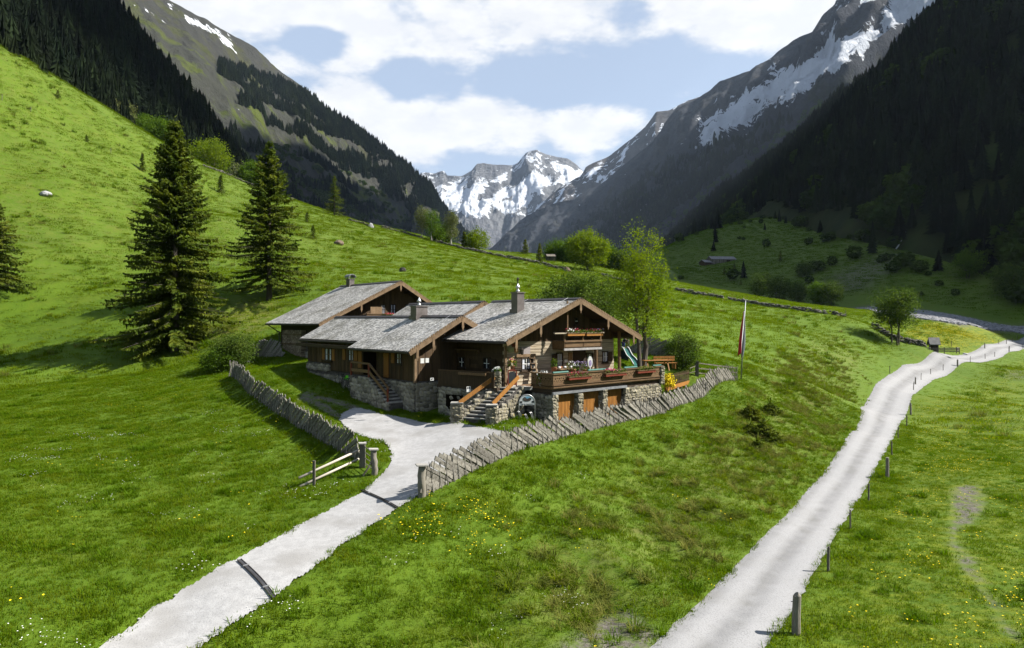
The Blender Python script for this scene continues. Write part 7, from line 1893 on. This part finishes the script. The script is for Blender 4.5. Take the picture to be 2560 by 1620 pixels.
for px, py, D, hp, rw, lab, mt, k in ((306,318,215,58,3.6,'pale grey green tree peeping over the left hill crest',MT_YOUNG,91),(368,362,220,72,4.2,'dull green tree behind the left hill crest',MT_MAPLE,92),(412,385,222,84,4.4,'rounded dull green tree hidden partly by the tallest spruce',MT_MAPLE,93),(524,446,225,98,7.0,'wide low green tree between the two tall spruces',MT_ALDER,94),(630,470,228,62,4.0,'green bush like tree left of the airy spruce',MT_MAPLE,95),(592,462,226,58,2.4,'bare whitish tree beside the wide green tree',MT_YOUNG,96)):
    x, y, z, h = gt(px, py, hp, D); broadleaf('crest_tree', x, y, h, k, lab, (rw, rw, h * .46), .55, 200 if k != 96 else 60, 44 if k != 96 else 8, .24, mt, MT_BARK_PALE if k in (91, 96) else MT_BARK, .22, 2, 1.4, 'trees behind the hill crest', base_open=.05, z=z)
for px, py, D, hp, rw, lab, mt, k in ((1905,762,262,72,4.6,'dark sparse tree standing in the shade by the stream',MT_BUSH,101),(1945,764,265,66,4.6,'second dark tree in the shade by the stream',MT_BUSH,102),(1995,765,258,50,3.4,'low grey tree in the shade between stream and field',MT_BUSH,103),(2047,772,240,62,3.6,'pale green tree at the edge of the shade',MT_MAPLE,104),(2078,770,236,68,3.4,'lighter tree close beside the pale green tree at the shade edge',MT_BUSH,105),(2010,700,300,34,3.0,'dark bush on the shaded slope above the stream',MT_BUSH,106),(2240,735,225,34,3.4,'dark bush behind the lone field tree',MT_BUSH,107),(2420,690,250,70,6,'big dark bush on the shaded slope at far right',MT_MAPLE,109),(2520,720,225,80,6,'big dark bush at the right edge in the shade',MT_BUSH,110)):
    x, y, z, h = gt(px, py, hp, D); zz = TZ(x, y); broadleaf('shade_tree', x, y, h, k, lab, (rw, rw * .9, h * .45), .55, 120, 40, .26, mt, MT_BARK, .18, 3, 1.5, 'trees in the valley shade', base_open=.06, z=min(zz, z + 1.5))
for px, py, hp, lab in ((1811,688,20,'small dark spruce below the long barn'),(1836,674,16,'dark spruce right below the end of the long barn'),(1852,712,10,'tiny spruce low on the shaded pasture'),(1951,655,26,'spruce at the lower edge of the black forest')):
    x, y, z, h = gt(px, py, hp); spruce('spruce', x, y, h, h * .28, px, lab, 'small spruces on the shaded pasture', whorl=h * .07, per=5, dens=.6, twig=.5)

# ------------------------------------------------------------------ dry stone walls
MT_WALLST = vtone(mk('wall_stone', (.075, .07, .06), (.17, .16, .14), 1.2, .95, .6, 6, coords='World', c3=(.10, .11, .05), s3=.5), (.5, 1.5))
ROCKV = []
for s in range(6):
    bm = bmesh.new(); bmesh.ops.create_icosphere(bm, subdivisions=1, radius=.5); g = np.random.default_rng(s)
    ROCKV.append((np.array([v.co[:] for v in bm.verts]) * (1 + g.normal(size=(len(bm.verts), 1)) * .13), np.array([[v.index for v in f.verts] for f in bm.faces]))); bm.free()
def stone_wall(pts, label, seed, h=.85, size=.5):
    g = np.random.default_rng(seed); P = [G(*p) for p in pts]; at, L = path_s(P); x0, y0, _ = at(0); o0 = np.array([x0, y0, TZ(x0, y0)])
    root = empty('dry_stone_wall', tuple(o0), 0, label, 'wall', 'dry stone walls on the meadow'); V = []; Fc = []; tn = []; n0 = 0
    n = min(4200, int(L / size * (h / size) * 5.0))
    ss = g.random(n) * L; X = np.array([at(s) for s in ss]); Z = T(X[:, 0], X[:, 1])
    gap = fbm(ss / 6, ss * 0 + seed, 2, seed) > -.42
    hh = h * (.75 + .35 * fbm(ss / 3, ss * 0, 2, seed + 3))
    for i in range(n):
        if not gap[i] and g.random() < .8: continue
        v, f = ROCKV[g.integers(6)]; zt = g.random() * hh[i]; sc = size * (.6 + .7 * g.random()); of = (g.random() - .5) * .7 * (1 - zt / h * .5)
        a = X[i, 2]; q = v * np.array([1.25, .9, .62]) * sc; c, s_ = math.cos(a + g.normal() * .4), math.sin(a + g.normal() * .4)
        q = np.c_[q[:, 0] * c - q[:, 1] * s_, q[:, 0] * s_ + q[:, 1] * c, q[:, 2]] + np.array([X[i, 0] - math.sin(a) * of, X[i, 1] + math.cos(a) * of, Z[i] + zt])
        V.append(q - o0); Fc.append(f + n0); n0 += len(v); tn += [g.random()] * len(v)
    me = mesh_np('stones', np.concatenate(V), np.concatenate(Fc), MT_WALLST); ca = me.color_attributes.new('tone', 'FLOAT_COLOR', 'POINT'); t = np.array(tn); ca.data.foreach_set('color', np.c_[t, t, t, np.ones_like(t)].astype(np.float32).ravel())
    o = link_mesh('stones', me, root); o['kind'] = 'stuff'
stone_wall([(505,414),(560,434),(622,461),(660,476)], 'pale dry stone wall on the crest between the tall spruces', 1, .7, .5)
stone_wall([(728,499),(780,514),(827,531),(848,540)], 'low dry stone wall by the round topped spruce', 2, .6, .5)
stone_wall([(872,551),(905,560),(936,569)], 'short piece of dry stone wall beside the small bright spruce', 3, .9, .55)
stone_wall([(952,570),(1005,583),(1056,598)], 'dark dry stone wall left of the birches', 4, 1.0, .55)
stone_wall([(1079,602),(1149,622),(1232,639),(1332,658),(1412,676)], 'long dark dry stone wall right of the birches', 5, 1.1, .55)
stone_wall([(1505,692),(1560,704),(1605,713)], 'dry stone wall partly behind the tall fresh tree', 6, 1.0, .55)
stone_wall([(1690,727),(1750,739),(1809,749)], 'dark dry stone wall left of the flagpole top', 7, 1.15, .55)
stone_wall([(1820,750),(1922,768),(2034,782),(2112,793)], 'long dry stone wall right of the flagpole top', 8, 1.0, .5)
stone_wall([(2181,819),(2205,833),(2232,848),(2270,858),(2312,867)], 'dark dry stone wall below the lone field tree', 9, 1.2, .5)

# single rocks
def rock(px, py, w, h, label, mat, seed):
    p = G(px, py); v, f = ROCKV[seed % 6]; bm = bmesh.new(); bmesh.ops.create_icosphere(bm, subdivisions=3, radius=.5); g = np.random.default_rng(seed)
    co = np.array([q.co[:] for q in bm.verts]); k = 1 + .3 * fbm(co[:, 0] * 2 + seed, co[:, 1] * 2 + co[:, 2] * 1.5, 3, seed)
    for q, c, s in zip(bm.verts, co, k): q.co = (c[0] * s * w, c[1] * s * w * .8, c[2] * s * h * 1.4)
    me = bpy.data.meshes.new('rock'); bm.to_mesh(me); bm.free(); me.materials.append(mat); o = link_mesh('rock', me); o.location = p + Vector((0, 0, h * .15)); tag(o, label, 'rock')
MT_ROCKP = mk('pale_rock', (.26, .26, .265), (.42, .42, .425), 2, .9, .5, 6); MT_ROCKD = mk('brown_rock', (.10, .075, .05), (.20, .155, .11), 2, .95, .7, 6)
rock(115, 488, 1.9, .8, 'white boulder lying on the left hillside', MT_ROCKP, 1); rock(1007, 680, 1.2, .8, 'grey boulder on the meadow above the rear chalet', MT_WALLST, 2); rock(847, 612, 2.0, 1.1, 'dark earth covered rock left of the meadow boulder', MT_ROCKD, 3); rock(927, 568, 1.6, 1.5, 'square pinkish boulder at the end of a short wall', MT_ROCKP, 4); rock(1418, 679, 2.0, 1.6, 'cut block at the right end of the long wall', MT_ROCKD, 5); rock(2413, 886, 1.1, .5, 'pale boulder beside the far road', MT_ROCKP, 6); rock(620, 905, .0001 + .9, .12, 'flat pale stone lying on the lawn near the bush', MT_ROCKP, 7)
# river stones
RB = plan([(2140,772),(2205,764),(2330,780),(2420,796),(2560,816),(2640,821),(2640,842),(2500,826),(2400,813),(2290,796),(2200,786)])
lo_, hi_ = RB.min(0), RB.max(0); n = 26000; x = lo_[0] + (hi_[0] - lo_[0]) * rng.random(n); y = lo_[1] + (hi_[1] - lo_[1]) * rng.random(n); k = inside(x, y, RB); x, y = x[k], y[k]
MT_RIVER = mk('river_stone', (.13, .13, .14), (.30, .30, .32), .9, .9, .3, 6, coords='World')
rp = []
for v, f in ROCKV[:4]: rp.append(mesh_np('river_stone', v * np.array([1.2, 1, .7]), f, MT_RIVER))
scatter('river_stones', x, y, .35 + 1.1 * rng.random(len(x)) ** 3, rp, 'grey boulders and gravel of the dry stream bed in the shade', 'stones')

# ------------------------------------------------------------------ buildings further off
def barn(p, L, wd, hw, hr, rz, label, name, cat, wall, roofm, door=True, over=.5):
    r = empty(name, p, rz, label, cat)
    MB().b2(-L / 2, L / 2, -wd / 2, wd / 2, -1.2, hw).prism([(-L / 2, -wd / 2, hw), (-L / 2, wd / 2, hw), (-L / 2, 0, hr - .15)], (L, 0, 0)).build('wall', wall, r)
    for s in (-1, 1):
        a = Vector((-L / 2 - over, s * (wd / 2 + over), hw - over * (hr - hw) / (wd / 2))); b = Vector((-L / 2 - over, 0, hr)); MB().prism([a, b, b + Vector((0, 0, .14)), a + Vector((0, 0, .14))], (L + 2 * over, 0, 0)).build('roof_slope', roofm, r)
    n = max(2, int(L / 1.2))
    for i in range(n): c = -L / 2 + L * (i + .5) / n; MB().b2(c - .06, c + .06, -wd / 2 - .05, -wd / 2, -1, hw).build('post', MT_DARKWOOD, r)
    if door: d = MB().b2(L * .12, L * .12 + min(2.2, L * .3), -wd / 2 - .07, -wd / 2 - .052, -.5, hw * .8).build('door', MT_DARKWOOD, r)
    return r
MT_GREYROOF = mk('old_roof', (.16, .15, .15), (.26, .25, .25), 1.5, .8, .3, 8)
bz = Vector(W(1803, 656, 372)); bz.z = TZ(bz.x, bz.y) - .3
barn(bz, 13.5, 6, 2.0, 3.6, R(8), 'long grey roofed barn on the shaded pasture', 'long_barn', 'barn', MT_POSTWOOD, MT_GREYROOF)
b2_ = Vector(W(1766, 656, 370)); b2_.z = TZ(b2_.x, b2_.y) - .3
barn(b2_, 5.5, 5, 1.7, 3.0, R(20), 'small brown barn joined to the left end of the long barn', 'small_barn', 'barn', MT_BOARD, MT_GREYROOF)
hz = Vector(W(1376, 654, 205)); barn(hz, 2.4, 2.2, 1.5, 2.1, R(10), 'small old stone hut behind the wall', 'stone_hut', 'hut', MT_WALLST, MT_DARKPOST, False, .2)
# well hut with its rail pen
wz = G(2341, 880); WH = barn(Vector((wz.x, wz.y + .8, wz.z)), 1.25, 1.0, 1.75, 2.55, R(-12), 'little roofed well hut beside the far road', 'well_hut', 'hut', MT_DARKWOOD, MT_GREYROOF, True, .28)
PEN = empty('rail_pen', wz + Vector((.5, -.8, 0)), R(-6), 'low pen of rough pale ended rails before the well hut', 'pen')
for k in range(3):
    z = .22 + .27 * k; MB().bar((-2.2, 0, z), (2.8, -.5, z), .09, .12).build('rail', MT_DARKPOST, PEN); MB().bar((2.5, -.75, z + .1), (3.0, .9, z + .1), .09, .13).build('rail', MT_PALEPOLE, PEN); MB().bar((-2.6, .5, z + .1), (-2.1, -.3, z + .1), .08, .11).build('rail', MT_PALEPOLE, PEN); MB().bar((-.5, 1.4, z), (2.9, .9, z), .08, .11).build('rail', MT_DARKPOST, PEN)
for q in ((-2.2, 0), (.3, -.25), (2.7, -.5), (2.9, .8)): MB().b2(q[0] - .05, q[0] + .05, q[1] - .05, q[1] + .05, -.2, .95).build('post', MT_DARKPOST, PEN)
# old fence posts on the hillside
for px, py, hp, lab in ((5,250,16,'thin grey post at the far left of the hillside'),(77,280,14,'grey post with a rail on the left hillside'),(277,384,13,'pale thin post low on the left hillside'),(2114,788,14,'thin post at the end of the long wall')):
    x, y, z, h = gt(px, py, hp); r = empty('hill_post', (x, y, z), 0, lab, 'post'); MB().tube([(0, 0, -.2), (.03, 0, h)], .06, 6).build('post_body', MT_DARKPOST, r)
    if px == 77: MB().bar((-1.2, 0, h * .75), (.1, 0, h * .6), .08, .08).build('rail', MT_DARKPOST, r)

# ------------------------------------------------------------------ falling water on the shaded slopes
from mathutils.bvhtree import BVHTree
def drape_tree(P):
    n, m_, _ = P.shape; V = P.reshape(-1, 3); i = np.arange(n * m_).reshape(n, m_); f = np.stack([i[:-1, :-1], i[1:, :-1], i[1:, 1:], i[:-1, 1:]], -1).reshape(-1, 4)
    return BVHTree.FromPolygons([tuple(v) for v in V], [tuple(q) for q in f.tolist()])
MT_WATER = mk('white_water', (.45, .50, .56), (.80, .84, .88), .5, .4, .4, 1.2, coords='World', spec=.4)
def cascade(P, pts, width, label, lift=1.2):
    bt = drape_tree(P) if P is not None else None; q = []
    for px, py in pts:
        d = Vector(((px - CX) / F, 1, (HY - py) / F)).normalized(); loc = bt.ray_cast(Vector((0, 0, H)), d)[0] if bt else None
        if loc is None or G0(px, py)[1] < loc.y: g_ = G(px, py); loc = Vector(g_)
        q.append(loc - d * lift)
    m = MB(); base = q[0]; g = np.random.default_rng(len(pts)); n = len(q)
    qs = [q[int(k)].lerp(q[min(int(k) + 1, n - 1)], k % 1) for k in np.linspace(0, n - 1.001, n * 4)]
    m.tube([p - base for p in qs], [width * (.35 + .5 * g.random() + .5 * i / len(qs)) for i in range(len(qs))], 5); o = m.build('waterfall', MT_WATER, None, True); o.location = base; tag(o, label, kind='structure')
cascade(R1P[0], [(2268,570),(2264,578),(2258,590),(2252,603),(2246,614),(2240,622)], .3, 'thin white waterfall on the dark right hand slope')
cascade(None, [(1951,719),(1947,725),(1943,730),(1938,734)], .3, 'short white cascade of the stream in the shade', .4)
cascade(L2P[0], [(500,200),(510,214),(524,228),(537,240),(550,252)], 1.1, 'thin stream running down the left mountain', 3)

# ------------------------------------------------------------------ the air of the valley
def haze(dens):
    m = bpy.data.materials.new('valley_air'); m.use_nodes = True; N = m.node_tree.nodes; N.remove(N['Principled BSDF'])
    v = N.new('ShaderNodeVolumePrincipled'); v.inputs['Density'].default_value = dens; v.inputs['Color'].default_value = (.62, .78, 1, 1); v.inputs['Anisotropy'].default_value = .2
    m.node_tree.links.new(v.outputs[0], N['Material Output'].inputs['Volume'])
    xs = []; 
    for o in bpy.data.objects:
        if o.type == 'MESH' and o.get('kind') == 'structure' and o.name != 'cloud' and not o.name.startswith('cloud') and o.name != 'haze': xs += [o.matrix_world @ Vector(c) for c in o.bound_box]
    lo = [min(p[k] for p in xs) for k in range(3)]; hi = [max(p[k] for p in xs) for k in range(3)]
    o = MB().b2(lo[0] - 50, hi[0] + 50, lo[1] - 50, hi[1] + 50, lo[2] - 1, hi[2] + 8).build('haze', m); o['kind'] = 'stuff'; tag(o, 'thin blue air filling the whole valley', 'haze')
    print('HAZE', lo, hi)
haze(.000022)
